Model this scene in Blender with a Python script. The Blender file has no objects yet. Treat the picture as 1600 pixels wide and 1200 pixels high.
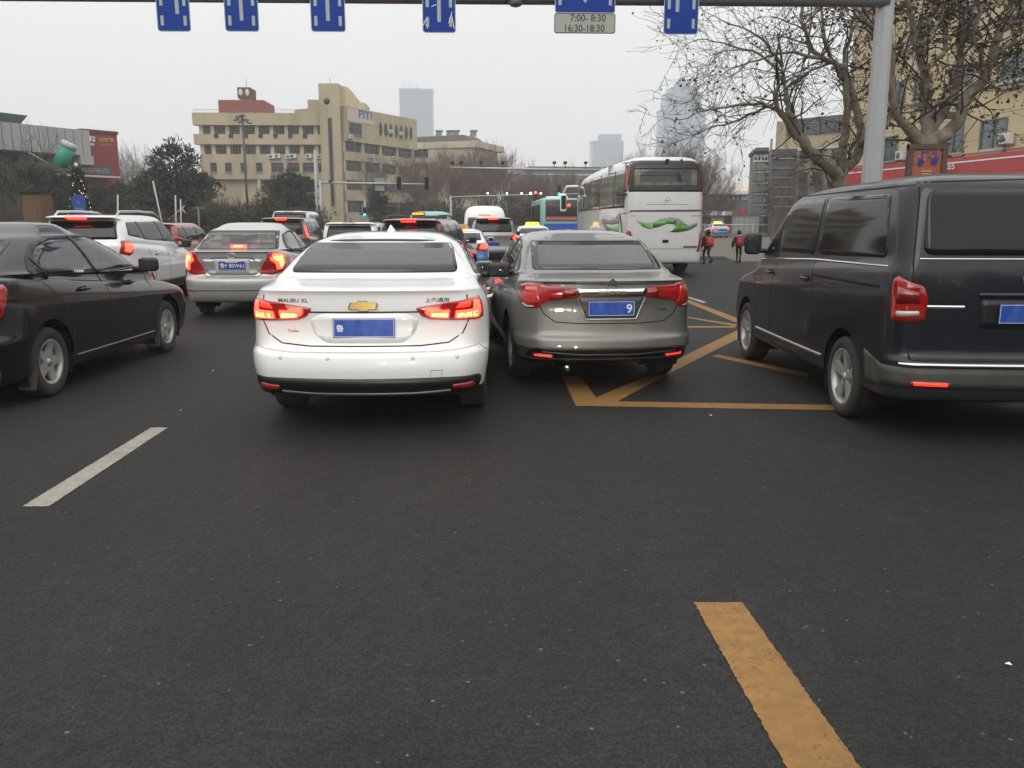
import bpy, bmesh, math, random
from mathutils import Vector, Matrix
from mathutils.bvhtree import BVHTree
R = math.radians
sc = bpy.context.scene
COL = sc.collection
# ---------------------------------------------------------------- camera
CH, CF = 1.60, 1320.0
PIT = math.atan(255 / CF); YAW = math.atan(50 / math.hypot(CF, 255))
cam_d = bpy.data.cameras.new("camera"); cam = bpy.data.objects.new("camera", cam_d); COL.objects.link(cam)
cam_d.sensor_width = 36; cam_d.lens = CF / 1600 * 36; cam_d.clip_end = 5000; cam_d.clip_start = 0.05
cam.location = (0, 0, CH); cam.rotation_euler = (math.pi / 2 - PIT, 0, -YAW)
sc.camera = cam
# ---------------------------------------------------------------- sky, sun, exposure
w = bpy.data.worlds.new("World"); sc.world = w; w.use_nodes = True
nt = w.node_tree; nt.nodes.clear()
out = nt.nodes.new("ShaderNodeOutputWorld"); bg = nt.nodes.new("ShaderNodeBackground")
sky = nt.nodes.new("ShaderNodeTexSky"); sky.sky_type = 'NISHITA'; sky.sun_disc = False
SUN_EL, SUN_AZ = R(38), R(195)     # soft, from behind the viewer
sky.sun_elevation = SUN_EL; sky.sun_rotation = SUN_AZ; sky.dust_density = 6; sky.air_density = 1.5
tc = nt.nodes.new("ShaderNodeTexCoord"); sep = nt.nodes.new("ShaderNodeSeparateXYZ")
nt.links.new(tc.outputs['Generated'], sep.inputs[0])
mr = nt.nodes.new("ShaderNodeMapRange"); mr.inputs['From Min'].default_value = 0.0; mr.inputs['From Max'].default_value = 1.0
mr.interpolation_type = 'SMOOTHSTEP'
mr.inputs['To Min'].default_value = 8.1; mr.inputs['To Max'].default_value = 15.0
nt.links.new(sep.outputs['Z'], mr.inputs['Value'])
nz = nt.nodes.new("ShaderNodeTexNoise"); nz.inputs['Scale'].default_value = 2.2; nz.inputs['Detail'].default_value = 3
nt.links.new(tc.outputs['Generated'], nz.inputs['Vector'])
m1 = nt.nodes.new("ShaderNodeMapRange"); m1.inputs['To Min'].default_value = 0.93; m1.inputs['To Max'].default_value = 1.07
nt.links.new(nz.outputs['Fac'], m1.inputs['Value'])
mul = nt.nodes.new("ShaderNodeMath"); mul.operation = 'MULTIPLY'
nt.links.new(mr.outputs[0], mul.inputs[0]); nt.links.new(m1.outputs[0], mul.inputs[1])
cl = nt.nodes.new("ShaderNodeVectorMath"); cl.operation = 'SCALE'; cl.inputs[0].default_value = (1.0, 1.0, 0.985)
nt.links.new(mul.outputs[0], cl.inputs['Scale'])
mix = nt.nodes.new("ShaderNodeMix"); mix.data_type = 'RGBA'; mix.inputs['Factor'].default_value = 0.94
nt.links.new(sky.outputs[0], mix.inputs['A']); nt.links.new(cl.outputs[0], mix.inputs['B'])
nt.links.new(mix.outputs['Result'], bg.inputs['Color']); bg.inputs['Strength'].default_value = 0.115
nt.links.new(bg.outputs[0], out.inputs[0])
sl = bpy.data.lights.new("sun", 'SUN'); sl.energy = 0.9; sl.angle = R(40); sl.color = (1, 0.97, 0.92)
so = bpy.data.objects.new("sun", sl); COL.objects.link(so)
so.rotation_euler = (math.pi / 2 - SUN_EL, 0, math.pi - SUN_AZ)
# low beams of the car the picture is taken from (their spots mirror in the white bumper)
for hx in (-.62, .62):
    hl = bpy.data.lights.new("headlight", 'SPOT'); hl.energy = 150; hl.color = (1.0, .96, .87); hl.spot_size = R(62); hl.spot_blend = .7; hl.shadow_soft_size = .055
    ho_ = bpy.data.objects.new("headlight", hl); COL.objects.link(ho_); ho_.location = (hx - .15, .75, .72); ho_.rotation_euler = (R(88), 0, R(3))
sc.view_settings.view_transform = 'Standard'; sc.view_settings.look = 'None'
sc.view_settings.gamma = 1; sc.view_settings.exposure = 0.0; sc.view_settings.use_curve_mapping = False
sc.cycles.max_bounces = 8; sc.cycles.transparent_max_bounces = 16; sc.cycles.sample_clamp_indirect = 6
sc.cycles.caustics_reflective = False; sc.cycles.caustics_refractive = False
sc.cycles.volume_bounces = 2; sc.cycles.use_denoising = True
# ---------------------------------------------------------------- surveying: a sight line from the viewpoint
def sight(px, py):
    x = (px - 800) / CF; y = -(py - 600) / CF
    fy, fz, uy, uz = math.cos(PIT), -math.sin(PIT), math.sin(PIT), math.cos(PIT)
    d = (x, fy + y * uy, fz + y * uz); c, s = math.cos(YAW), math.sin(YAW)
    return Vector((d[0] * c + d[1] * s, -d[0] * s + d[1] * c, d[2]))
def at(px, py, Y):
    d = sight(px, py); return Vector((0, 0, CH)) + d * (Y / d.y)
def gnd(px, py, z=0.0):
    d = sight(px, py); return Vector((0, 0, CH)) + d * ((z - CH) / d.z)
# ---------------------------------------------------------------- materials
MATS = {}
def mat(name, col, rough=0.6, metal=0.0, coat=0.0, var=0.0, scale=4.0, bump=0.0, bscale=None, emit=None, estr=0.0, spec=0.5,
        dirt=0.0, dirtcol=(0.16, 0.14, 0.11), dz=(0.1, 0.9), detail=4.0, stretch=None, col2=None):
    if name in MATS: return MATS[name]
    m = bpy.data.materials.new(name); m.use_nodes = True; MATS[name] = m
    n = m.node_tree.nodes; L = m.node_tree.links; p = n['Principled BSDF']
    p.inputs['Base Color'].default_value = (*col, 1); p.inputs['Roughness'].default_value = rough
    p.inputs['Metallic'].default_value = metal; p.inputs['Coat Weight'].default_value = coat
    p.inputs['Coat Roughness'].default_value = 0.04; p.inputs['Specular IOR Level'].default_value = spec
    if emit:
        p.inputs['Emission Color'].default_value = (*emit, 1); p.inputs['Emission Strength'].default_value = estr
    if var or bump or dirt:
        t = n.new("ShaderNodeTexCoord"); src = t.outputs['Object']
        if stretch:
            mp = n.new("ShaderNodeMapping"); mp.inputs['Scale'].default_value = stretch
            L.new(src, mp.inputs[0]); vs = mp.outputs[0]
        else: vs = src
        z = n.new("ShaderNodeTexNoise"); z.inputs['Scale'].default_value = scale; z.inputs['Detail'].default_value = detail
        z.inputs['Roughness'].default_value = 0.65
        L.new(vs, z.inputs['Vector'])
        c2 = col2 or tuple(max(0, c * (1 - var)) for c in col); c1 = col if col2 else tuple(min(1, c * (1 + var)) for c in col)
        rp = n.new("ShaderNodeMapRange"); rp.inputs['From Min'].default_value = 0.3; rp.inputs['From Max'].default_value = 0.7
        L.new(z.outputs['Fac'], rp.inputs['Value'])
        mx = n.new("ShaderNodeMix"); mx.data_type = 'RGBA'
        L.new(rp.outputs[0], mx.inputs['Factor']); mx.inputs['A'].default_value = (*c2, 1); mx.inputs['B'].default_value = (*c1, 1)
        cur = mx.outputs['Result']
        if dirt:
            sp = n.new("ShaderNodeSeparateXYZ"); L.new(src, sp.inputs[0])
            g = n.new("ShaderNodeMapRange"); g.inputs['From Min'].default_value = dz[1]; g.inputs['From Max'].default_value = dz[0]
            L.new(sp.outputs['Z'], g.inputs['Value'])
            z2 = n.new("ShaderNodeTexNoise"); z2.inputs['Scale'].default_value = 3.5; z2.inputs['Detail'].default_value = 6
            L.new(src, z2.inputs['Vector'])
            q = n.new("ShaderNodeMath"); q.operation = 'MULTIPLY'; L.new(g.outputs[0], q.inputs[0]); L.new(z2.outputs['Fac'], q.inputs[1])
            q2 = n.new("ShaderNodeMath"); q2.operation = 'MULTIPLY'; L.new(q.outputs[0], q2.inputs[0]); q2.inputs[1].default_value = dirt * 1.8
            q2.use_clamp = True
            q3 = n.new("ShaderNodeMath"); q3.operation = 'ADD'; L.new(q2.outputs[0], q3.inputs[0]); q3.inputs[1].default_value = dirt * 0.12
            m2 = n.new("ShaderNodeMix"); m2.data_type = 'RGBA'; L.new(q3.outputs[0], m2.inputs['Factor']); L.new(cur, m2.inputs['A'])
            m2.inputs['B'].default_value = (*dirtcol, 1); cur = m2.outputs['Result']
            for nm, v0 in (('Roughness', rough), ('Coat Weight', coat), ('Metallic', metal)):
                r1 = n.new("ShaderNodeMapRange"); L.new(q3.outputs[0], r1.inputs['Value'])
                r1.inputs['To Min'].default_value = v0; r1.inputs['To Max'].default_value = 0.85 if nm == 'Roughness' else v0 * 0.15
                L.new(r1.outputs[0], p.inputs[nm])
        L.new(cur, p.inputs['Base Color'])
        if bump:
            zb = n.new("ShaderNodeTexNoise"); zb.inputs['Scale'].default_value = bscale or scale; zb.inputs['Detail'].default_value = 3
            L.new(vs, zb.inputs['Vector'])
            b = n.new("ShaderNodeBump"); b.inputs['Strength'].default_value = bump; b.inputs['Distance'].default_value = 0.01
            L.new(zb.outputs['Fac'], b.inputs['Height']); L.new(b.outputs[0], p.inputs['Normal'])
    return m
def glass_mat(name, tint=(0.35, 0.4, 0.38), refl=1.0, painted_sheen=0.0):
    """thin pane: tinted transparency plus a Fresnel reflection"""
    if name in MATS: return MATS[name]
    m = bpy.data.materials.new(name); m.use_nodes = True; MATS[name] = m
    n = m.node_tree.nodes; L = m.node_tree.links; n.remove(n['Principled BSDF'])
    o = n['Material Output']; tr = n.new("ShaderNodeBsdfTransparent"); tr.inputs[0].default_value = (*tint, 1)
    gl = n.new("ShaderNodeBsdfGlossy"); gl.inputs['Roughness'].default_value = 0.03; gl.inputs[0].default_value = (0.9, 0.92, 0.92, 1)
    fr = n.new("ShaderNodeFresnel"); fr.inputs['IOR'].default_value = 1.65
    ml = n.new("ShaderNodeMath"); ml.operation = 'MULTIPLY'; ml.inputs[1].default_value = refl; ml.use_clamp = True
    L.new(fr.outputs[0], ml.inputs[0])
    mx = n.new("ShaderNodeMixShader"); L.new(ml.outputs[0], mx.inputs[0]); L.new(tr.outputs[0], mx.inputs[1]); L.new(gl.outputs[0], mx.inputs[2])
    if painted_sheen:  # even grey diffuse layer paints in the pane's reflected and see-through brightness
        df = n.new("ShaderNodeBsdfDiffuse"); df.inputs[0].default_value = (.34, .34, .33, 1); m3 = n.new("ShaderNodeMixShader"); m3.inputs[0].default_value = painted_sheen
        L.new(mx.outputs[0], m3.inputs[1]); L.new(df.outputs[0], m3.inputs[2]); L.new(m3.outputs[0], o.inputs[0]); return m
    L.new(mx.outputs[0], o.inputs[0]); return m
# ---------------------------------------------------------------- objects and tags
def tag(o, label=None, cat=None, group=None, kind=None):
    if label: o['label'] = label
    if cat: o['category'] = cat
    if group: o['group'] = group
    if kind: o['kind'] = kind
    return o
def empty(name, loc=(0, 0, 0), rz=0.0, label=None, cat=None, group=None):
    o = bpy.data.objects.new(name, None); COL.objects.link(o); o.location = loc; o.rotation_euler = (0, 0, rz)
    o.empty_display_size = 0.2
    return tag(o, label, cat, group)
def copy_tree(o, parent=None):
    c = o.copy(); COL.objects.link(c); c.parent = parent
    for ch in list(o.children): copy_tree(ch, c)
    return c
def bez(vals, idx, t):   # monotone cubic through vals at integer idx
    n = len(vals); i = min(int(idx), n - 2); f = t
    d = [vals[k + 1] - vals[k] for k in range(n - 1)]
    def m(k):
        if k == 0: return d[0]
        if k == n - 1: return d[-1]
        if d[k - 1] * d[k] <= 0: return 0.0
        return 2 * d[k - 1] * d[k] / (d[k - 1] + d[k])
    a, b = vals[i], vals[i + 1]; m0, m1_ = m(i), m(i + 1)
    return ((2 * f**3 - 3 * f**2 + 1) * a + (f**3 - 2 * f**2 + f) * m0 + (-2 * f**3 + 3 * f**2) * b + (f**3 - f**2) * m1_)
TXT = {}
def text_geo(s, size=1.0, ext=0.0, bold=0.0, spacing=1.0):
    k = (s, size, ext, bold, spacing)
    if k in TXT: return TXT[k]
    c = bpy.data.curves.new("t", 'FONT'); c.body = s; c.size = size; c.extrude = ext; c.offset = bold
    c.align_x = 'CENTER'; c.align_y = 'CENTER'; c.resolution_u = 3; c.space_character = spacing
    o = bpy.data.objects.new("t", c); COL.objects.link(o)
    dg = bpy.context.evaluated_depsgraph_get(); me = bpy.data.meshes.new_from_object(o.evaluated_get(dg))
    r = ([v.co.copy() for v in me.vertices], [tuple(p.vertices) for p in me.polygons])
    bpy.data.objects.remove(o); bpy.data.curves.remove(c); bpy.data.meshes.remove(me)
    TXT[k] = r; return r
class MB:
    """collects shapes (with materials) and links them as ONE mesh object"""
    def __init__(s, M=None): s.v = []; s.f = []; s.mi = []; s.sm = []; s.mats = []; s.M = M or Matrix()
    def mid(s, m):
        if m not in s.mats: s.mats.append(m)
        return s.mats.index(m)
    def add(s, vs, fs, m, smooth=False, X=None):
        T = s.M @ X if X is not None else s.M; b = len(s.v); k = s.mid(m)
        s.v += [T @ Vector(v) for v in vs]
        for f in fs: s.f.append(tuple(i + b for i in f)); s.mi.append(k); s.sm.append(smooth)
        return s
    def box(s, c, d, m, rot=None, bev=0.0, seg=2, smooth=False):
        x, y, z = d[0] / 2, d[1] / 2, d[2] / 2
        X = Matrix.Translation(c) @ (rot if rot is not None else Matrix())
        if bev:
            bm = bmesh.new(); bmesh.ops.create_cube(bm, size=1)
            for v in bm.verts: v.co = Vector((v.co.x * d[0], v.co.y * d[1], v.co.z * d[2]))
            bmesh.ops.bevel(bm, geom=bm.edges[:], offset=min(bev, 0.49 * min(d)), segments=seg, profile=0.5, affect='EDGES')
            bm.verts.index_update(); vs = [v.co.copy() for v in bm.verts]; fs = [tuple(v.index for v in f.verts) for f in bm.faces]; bm.free()
            return s.add(vs, fs, m, smooth or seg > 1, X)
        vs = [(-x, -y, -z), (x, -y, -z), (x, y, -z), (-x, y, -z), (-x, -y, z), (x, -y, z), (x, y, z), (-x, y, z)]
        fs = [(0, 3, 2, 1), (4, 5, 6, 7), (0, 1, 5, 4), (1, 2, 6, 5), (2, 3, 7, 6), (3, 0, 4, 7)]
        return s.add(vs, fs, m, smooth, X)
    def rng(s, x0, x1, y0, y1, z0, z1, m, bev=0.0):
        return s.box(((x0 + x1) / 2, (y0 + y1) / 2, (z0 + z1) / 2), (abs(x1 - x0), abs(y1 - y0), abs(z1 - z0)), m, bev=bev, seg=1)
    def tube(s, pts, rad, m, n=8, cap=True, smooth=True):
        pts = [Vector(p) for p in pts]; rad = rad if isinstance(rad, (list, tuple)) else [rad] * len(pts)
        vs = []; fs = []; up = Vector((0, 0, 1))
        d0 = (pts[1] - pts[0]).normalized()
        a = d0.orthogonal().normalized() if abs(d0.z) > 0.95 else d0.cross(up).normalized()
        for i, p in enumerate(pts):
            d = (pts[min(i + 1, len(pts) - 1)] - pts[max(i - 1, 0)])
            if d.length < 1e-9: d = d0
            d.normalize(); a = (a - d * a.dot(d))
            a = a.normalized() if a.length > 1e-6 else d.orthogonal().normalized()
            b = d.cross(a)
            for k in range(n):
                t = 2 * math.pi * (k + 0.5) / n; vs.append(p + (a * math.cos(t) + b * math.sin(t)) * rad[i])
        for i in range(len(pts) - 1):
            for k in range(n): fs.append((i * n + k, i * n + (k + 1) % n, (i + 1) * n + (k + 1) % n, (i + 1) * n + k))
        if cap: fs.append(tuple(range(n))[::-1]); fs.append(tuple((len(pts) - 1) * n + k for k in range(n)))
        return s.add(vs, fs, m, smooth)
    def lathe(s, prof, m, n=24, X=None, smooth=True):
        """prof: (r, h) about local z"""
        vs = []; fs = []
        for r, h in prof:
            for k in range(n): t = 2 * math.pi * k / n; vs.append((r * math.cos(t), r * math.sin(t), h))
        for i in range(len(prof) - 1):
            for k in range(n): fs.append((i * n + k, i * n + (k + 1) % n, (i + 1) * n + (k + 1) % n, (i + 1) * n + k))
        return s.add(vs, fs, m, smooth, X)
    def prism(s, poly, h0, h1, m, X=None):
        """poly in local xy, extruded along z"""
        n = len(poly); vs = [(x, y, h0) for x, y in poly] + [(x, y, h1) for x, y in poly]
        fs = [tuple(range(n))[::-1], tuple(range(n, 2 * n))] + [(i, (i + 1) % n, n + (i + 1) % n, n + i) for i in range(n)]
        return s.add(vs, fs, m, False, X)
    def ball(s, c, r, m, n=10, sc3=(1, 1, 1)):
        prof = [(max(1e-4, r * math.sin(math.pi * i / n)), -r * math.cos(math.pi * i / n)) for i in range(n + 1)]
        return s.lathe(prof, m, n=max(8, n + 2), X=Matrix.Translation(c) @ Matrix.Diagonal((*sc3, 1)))
    def text(s, st, c, size, m, X=None, ext=0.004, bold=0.0, width=None, height=None, spacing=1.0):
        """lettering upright in the local xz plane, read from -y; X turns it"""
        vs, fs = text_geo(st, 1.0, 0.0, bold, spacing)
        if not vs: return s
        xs = [v.x for v in vs]; ys = [v.y for v in vs]; w_, h_ = max(xs) - min(xs), max(ys) - min(ys)
        cx, cy = (max(xs) + min(xs)) / 2, (max(ys) + min(ys)) / 2
        kx = ky = size
        if width: kx = width / w_; ky = kx if not height else height / h_
        elif height: ky = height / h_; kx = ky
        T = Matrix.Translation(c) @ (X if X is not None else Matrix())
        vv = [((v.x - cx) * kx, -ext, (v.y - cy) * ky) for v in vs]
        return s.add(vv, fs, m, False, T)
    def build(s, name, parent=None, loc=None, label=None, cat=None, group=None, kind=None, rz=None):
        me = bpy.data.meshes.new(name); me.from_pydata([tuple(v) for v in s.v], [], s.f)
        for m in s.mats: me.materials.append(m)
        me.polygons.foreach_set('material_index', s.mi); me.polygons.foreach_set('use_smooth', s.sm)
        me.update()
        o = bpy.data.objects.new(name, me); COL.objects.link(o); o.parent = parent
        if loc is not None: o.location = loc
        if rz is not None: o.rotation_euler = (0, 0, rz)
        return tag(o, label, cat, group, kind)
RX = lambda a: Matrix.Rotation(a, 4, 'X')
RY = lambda a: Matrix.Rotation(a, 4, 'Y')
RZ = lambda a: Matrix.Rotation(a, 4, 'Z')
TR = lambda *a: Matrix.Translation(a)
def link_bm(bm, name, mats, parent=None, smooth=True):
    me = bpy.data.meshes.new(name); bm.to_mesh(me); bm.free()
    for m in mats: me.materials.append(m)
    if smooth: me.polygons.foreach_set('use_smooth', [True] * len(me.polygons))
    o = bpy.data.objects.new(name, me); COL.objects.link(o); o.parent = parent
    return o
# ================================================================ shared materials
RUB = mat('tyre_rubber', (0.018, 0.018, 0.018), 0.85, var=0.3, scale=9, dirt=0.35, dz=(-0.45, 0.4), dirtcol=(0.10, 0.085, 0.065))
ALU = mat('wheel_alloy', (0.52, 0.52, 0.51), 0.34, 0.6, var=0.15, scale=12, dirt=0.3, dz=(-0.5, 0.5), dirtcol=(0.12, 0.1, 0.08))
DISC = mat('brake_dark', (0.03, 0.03, 0.03), 0.7, 0.3)
WELL = mat('arch_liner', (0.012, 0.012, 0.012), 0.95)
BLK = mat('black_trim', (0.008, 0.008, 0.009), 0.38, var=0.3, scale=20)
GAP = mat('panel_gap', (0.008, 0.008, 0.008), 0.9)
CHR = mat('chrome', (0.75, 0.75, 0.74), 0.12, 1.0)
FRIT = mat('glass_border', (0.01, 0.01, 0.011), 0.12)
TINT = mat('tinted_glass', (0.010, 0.011, 0.012), 0.06, coat=0.0, spec=.38, var=0.2, scale=1.3)
TINTG = mat('dusty_rear_glass', (0.040, 0.041, 0.042), 0.12, coat=0.0, var=0.10, scale=1.6)
GLS = glass_mat('clear_glass', (0.62, 0.66, 0.62), 1.0, .12)
GLSD = glass_mat('smoked_glass', (0.55, 0.59, 0.57), 1.2, .08)
REDL = mat('red_lens', (0.32, 0.008, 0.006), 0.12, coat=1.0, var=0.25, scale=30)
REDD = mat('dark_red_lens', (0.20, 0.004, 0.004), 0.12, coat=1.0)
CLRL = mat('clear_lens', (0.5, 0.45, 0.42), 0.15, coat=1.0)
LIT = mat('lit_brake_lamp', (0.8, 0.1, 0.02), 0.3, emit=(1.0, 0.018, 0.012), estr=12)
LITH = mat('lit_brake_lamp_core', (1.0, 0.5, 0.2), 0.3, emit=(1.0, 0.27, 0.06), estr=7.0)
LITR = mat('tail_lamp_and_reflector_glow', (0.7, 0.03, 0.01), 0.3, emit=(1.0, 0.03, 0.015), estr=2.2)
LITO = mat('lit_roof_sign', (0.9, 0.5, 0.05), 0.4, emit=(1.0, 0.55, 0.06), estr=2.2)
PLT = mat('plate_blue', (0.006, 0.035, 0.28), 0.35, var=0.08, scale=20)
PLTS = mat('plate_smeared_blue', (0.006, 0.04, 0.33), 0.4, var=0.3, scale=14, stretch=(1, 1, 0.35), col2=(0.05, 0.12, 0.42))
WHT = mat('white_lettering', (0.75, 0.77, 0.78), 0.4)
SEATB = mat('beige_seat', (0.36, 0.32, 0.25), 0.8)
SEATG = mat('grey_seat', (0.10, 0.10, 0.10), 0.85)
CABIN = mat('cabin_dark', (0.035, 0.035, 0.036), 0.85)
AMB = mat('amber_lens', (0.6, 0.16, 0.02), 0.2, coat=1.0)
GOLD = mat('gold_badge', (0.62, 0.42, 0.14), 0.3, 0.7)

def inpoly(x, y, P):
    c = False; j = len(P) - 1
    for i in range(len(P)):
        xi, yi = P[i]; xj, yj = P[j]
        if (yi > y) != (yj > y) and x < (xj - xi) * (y - yi) / (yj - yi) + xi: c = not c
        j = i
    return c
def flip(P): return [(-a, b) for a, b in P][::-1]
def rpoly(P, r=0.03, n=4):
    """round the corners of an outline"""
    out = []; N = len(P)
    for i in range(N):
        p = Vector(P[i]).to_2d(); a = Vector(P[i - 1]).to_2d(); b = Vector(P[(i + 1) % N]).to_2d()
        da, db = (a - p), (b - p); k = min(r, da.length * 0.45, db.length * 0.45)
        pa, pb = p + da.normalized() * k, p + db.normalized() * k
        for j in range(n + 1):
            t = j / n; q = pa * (1 - t)**2 + p * 2 * t * (1 - t) + pb * t * t; out.append((q.x, q.y))
    return out

class Vehicle:
    """body lofted through horizontal rings; every ring: (yr, zr, yf, zf, w, bulge_r, rx_r, ry_r, bulge_f, rx_f, ry_f, bow)"""
    def __init__(s, name, label, cat, rings, paint, loc, yaw=0.0, wheels=(), arch=0.37, holes=(), group=None,
                 sub=5, ns=44, nc=7, ne=9, floor=True, D=0.9, side_arch=True, zblack=0.0):
        s.D = D
        s.root = empty(name, (loc[0], loc[1], loc[2] if len(loc) > 2 else 0), yaw, label, cat, group)
        s.paint = paint
        bm = bmesh.new(); rows = []
        full = []
        for r in rings:
            r = list(r); d = [0.06, 0.16, 0.22, 0.10, 0.2, 0.35, 0.04]
            full.append(r[:5] + [(r[5 + k] if len(r) > 5 + k and r[5 + k] is not None else d[k]) for k in range(7)])
        cols = list(zip(*full)); T = []
        for i in range(len(full) - 1):
            for j in range(sub): T.append((i, j / sub))
        T.append((len(full) - 2, 1.0))
        for i, t in T:
            yr, zr, yf, zf, wd, br, rxr, ryr, bf, rxf, ryf, bow = [bez(list(c), i, t) for c in cols]
            rxr = min(rxr, wd * 0.9); rxf = min(rxf, wd * 0.9); half = []
            L = yf - yr; rr = min(ryr, L * 0.4); rf = min(ryf, L * 0.4)
            def edge(x, b, rx, ry):
                y = b * (x / wd)**2
                if x > wd - rx: q = min(1, (x - (wd - rx)) / rx); y += ry * (1 - math.sqrt(max(0, 1 - q * q)))
                return y
            for k in range(ne): x = (wd - rxr) * k / ne; half.append((x, yr + edge(x, br, rxr, rr)))
            for k in range(nc + 1):
                a = math.pi / 2 * k / nc; x = wd - rxr + rxr * math.sin(a); half.append((x, yr + br * (x / wd)**2 + rr * (1 - math.cos(a))))
            y0 = half[-1][1]; y1 = yf - bf - rf
            for k in range(1, ns): half.append((wd, y0 + (y1 - y0) * k / ns))
            for k in range(nc + 1):
                a = math.pi / 2 * (1 - k / nc); x = wd - rxf + rxf * math.sin(a); half.append((x, yf - bf * (x / wd)**2 - rf * (1 - math.cos(a))))
            for k in range(ne - 1, -1, -1): x = (wd - rxf) * k / ne; half.append((x, yf - edge(x, bf, rxf, rf)))
            ring = []
            ym = (yr + yf) / 2
            def P(x, y):
                q = (y - yr) / max(L, 1e-6); q = q * q * (3 - 2 * q) * 0.5 + q * 0.5
                xb = x * (1 - bow * abs(2 * (y - ym) / 4.6)**2)
                return (xb, y, zr + (zf - zr) * q)
            for x, y in half: ring.append(P(x, y))
            for x, y in half[-2:0:-1]: ring.append(P(-x, y))
            rows.append([bm.verts.new(p) for p in ring])
        n = len(rows[0])
        for a, b in zip(rows, rows[1:]):
            for k in range(n): bm.faces.new((a[k], a[(k + 1) % n], b[(k + 1) % n], b[k]))
        bm.faces.new(rows[-1]); 
        if floor: bm.faces.new(rows[0][::-1])
        bmesh.ops.recalc_face_normals(bm, faces=bm.faces)
        s.tree = BVHTree.FromBMesh(bm)
        # wheel arches and see-through openings
        s.wheels = wheels
        for (wx, wy, wr) in wheels:
            if not side_arch: break
            ar = wr + arch
            poly = [(wy + ar * math.cos(2 * math.pi * k / 28), wr + 0.01 + ar * math.sin(2 * math.pi * k / 28)) for k in range(28)]
            for side in ('right', 'left'): s.cut(bm, poly, side, minx=wx - 0.22)
        for mode, poly in holes: s.cut(bm, poly, mode)
        if zblack:
            for f in bm.faces:
                if f.calc_center_median().z < zblack: f.material_index = 2
        s.body = link_bm(bm, 'body', [paint, WELL, BLK], s.root)
    def axes(s, mode):
        return {'rear': (0, 2, 1), 'front': (0, 2, -1), 'right': (1, 2, -1), 'left': (1, 2, 1), 'top': (0, 1, -1)}[mode]
    def cut(s, bm, poly, mode, minx=0.0):
        a, b, _ = s.axes(mode); xs = [p[0] for p in poly]; ys = [p[1] for p in poly]; m = 0.15
        def ok(c, n):
            if mode == 'right' and c.x < max(minx, 0.02): return False
            if mode == 'left' and c.x > -max(minx, 0.02): return False
            if mode == 'rear' and (n.y > 0.05 ): return False
            if mode == 'front' and (n.y < -0.05): return False
            if mode == 'top' and n.z < 0.1: return False
            return True
        for i in range(len(poly)):
            p, q = poly[i], poly[(i + 1) % len(poly)]
            if abs(p[0] - q[0]) + abs(p[1] - q[1]) < 1e-5: continue
            lo = (min(p[0], q[0]) - m, min(p[1], q[1]) - m); hi = (max(p[0], q[0]) + m, max(p[1], q[1]) + m)
            fs = []
            for f in bm.faces:
                c = f.calc_center_median()
                if lo[0] < c[a] < hi[0] and lo[1] < c[b] < hi[1] and ok(c, f.normal): fs.append(f)
            if not fs: continue
            es = set(e for f in fs for e in f.edges); vs = set(v for f in fs for v in f.verts)
            co = Vector((0, 0, 0)); co[a] = p[0]; co[b] = p[1]
            d = Vector((0, 0, 0)); d[a] = q[0] - p[0]; d[b] = q[1] - p[1]; ax = Vector((0, 0, 0)); ax[3 - a - b] = 1
            bmesh.ops.bisect_plane(bm, geom=list(fs) + list(es) + list(vs), plane_co=co, plane_no=d.cross(ax).normalized(), dist=1e-5)
        bm.normal_update(); dl = []
        for f in bm.faces:
            c = f.calc_center_median()
            if xs and min(xs) < c[a] < max(xs) and min(ys) < c[b] < max(ys) and ok(c, f.normal) and inpoly(c[a], c[b], poly): dl.append(f)
        bmesh.ops.delete(bm, geom=dl, context='FACES')
    def cast(s, u, v, mode):
        if mode == 'wrap':
            th = math.atan2(u, s.D); d = Vector((math.sin(th), -math.cos(th), 0)); o = Vector((0, s.D, v)) + d * 6
            h = s.tree.ray_cast(o, -d); dr = -d
        elif mode == 'rear': o = Vector((u, -3, v)); dr = Vector((0, 1, 0)); h = s.tree.ray_cast(o, dr)
        elif mode == 'front': o = Vector((u, 20, v)); dr = Vector((0, -1, 0)); h = s.tree.ray_cast(o, dr)
        elif mode == 'right': o = Vector((3, u, v)); dr = Vector((-1, 0, 0)); h = s.tree.ray_cast(o, dr)
        elif mode == 'left': o = Vector((-3, u, v)); dr = Vector((1, 0, 0)); h = s.tree.ray_cast(o, dr)
        else: o = Vector((u, v, 6)); dr = Vector((0, 0, -1)); h = s.tree.ray_cast(o, dr)
        if h[0] is None:
            q = o + dr * (5.1 if mode in ('wrap',) else 3.2)
            h = s.tree.find_nearest(q)
        nrm = h[1].normalized()
        if nrm.dot(dr) > 0: nrm = -nrm
        return h[0], nrm
    def panel(s, name, poly, mode, m, off=0.004, skirt=0.008, parent=None, grid=0.05, curve=True, hole=None, dome=0.0):
        """a skin laid on the body along an outline; hole = inner outline left open"""
        bm = bmesh.new()
        if hole:
            N = len(poly); M_ = len(hole)
            vs = [bm.verts.new((a, b, 0)) for a, b in poly]; hs = [bm.verts.new((a, b, 0)) for a, b in hole]
            for i in range(N): bm.faces.new((vs[i], vs[(i + 1) % N], hs[(i + 1) % M_], hs[i]))
        else:
            f = bm.faces.new([bm.verts.new((a, b, 0)) for a, b in poly])
        xs = [p[0] for p in poly]; ys = [p[1] for p in poly]
        def cuts(lo, hi, ax):
            k = max(1, int((hi - lo) / grid)); 
            for i in range(1, k):
                co = [0, 0, 0]; co[ax] = lo + (hi - lo) * i / k; no = [0, 0, 0]; no[ax] = 1
                bmesh.ops.bisect_plane(bm, geom=bm.verts[:] + bm.edges[:] + bm.faces[:], plane_co=co, plane_no=no, dist=1e-6)
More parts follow.
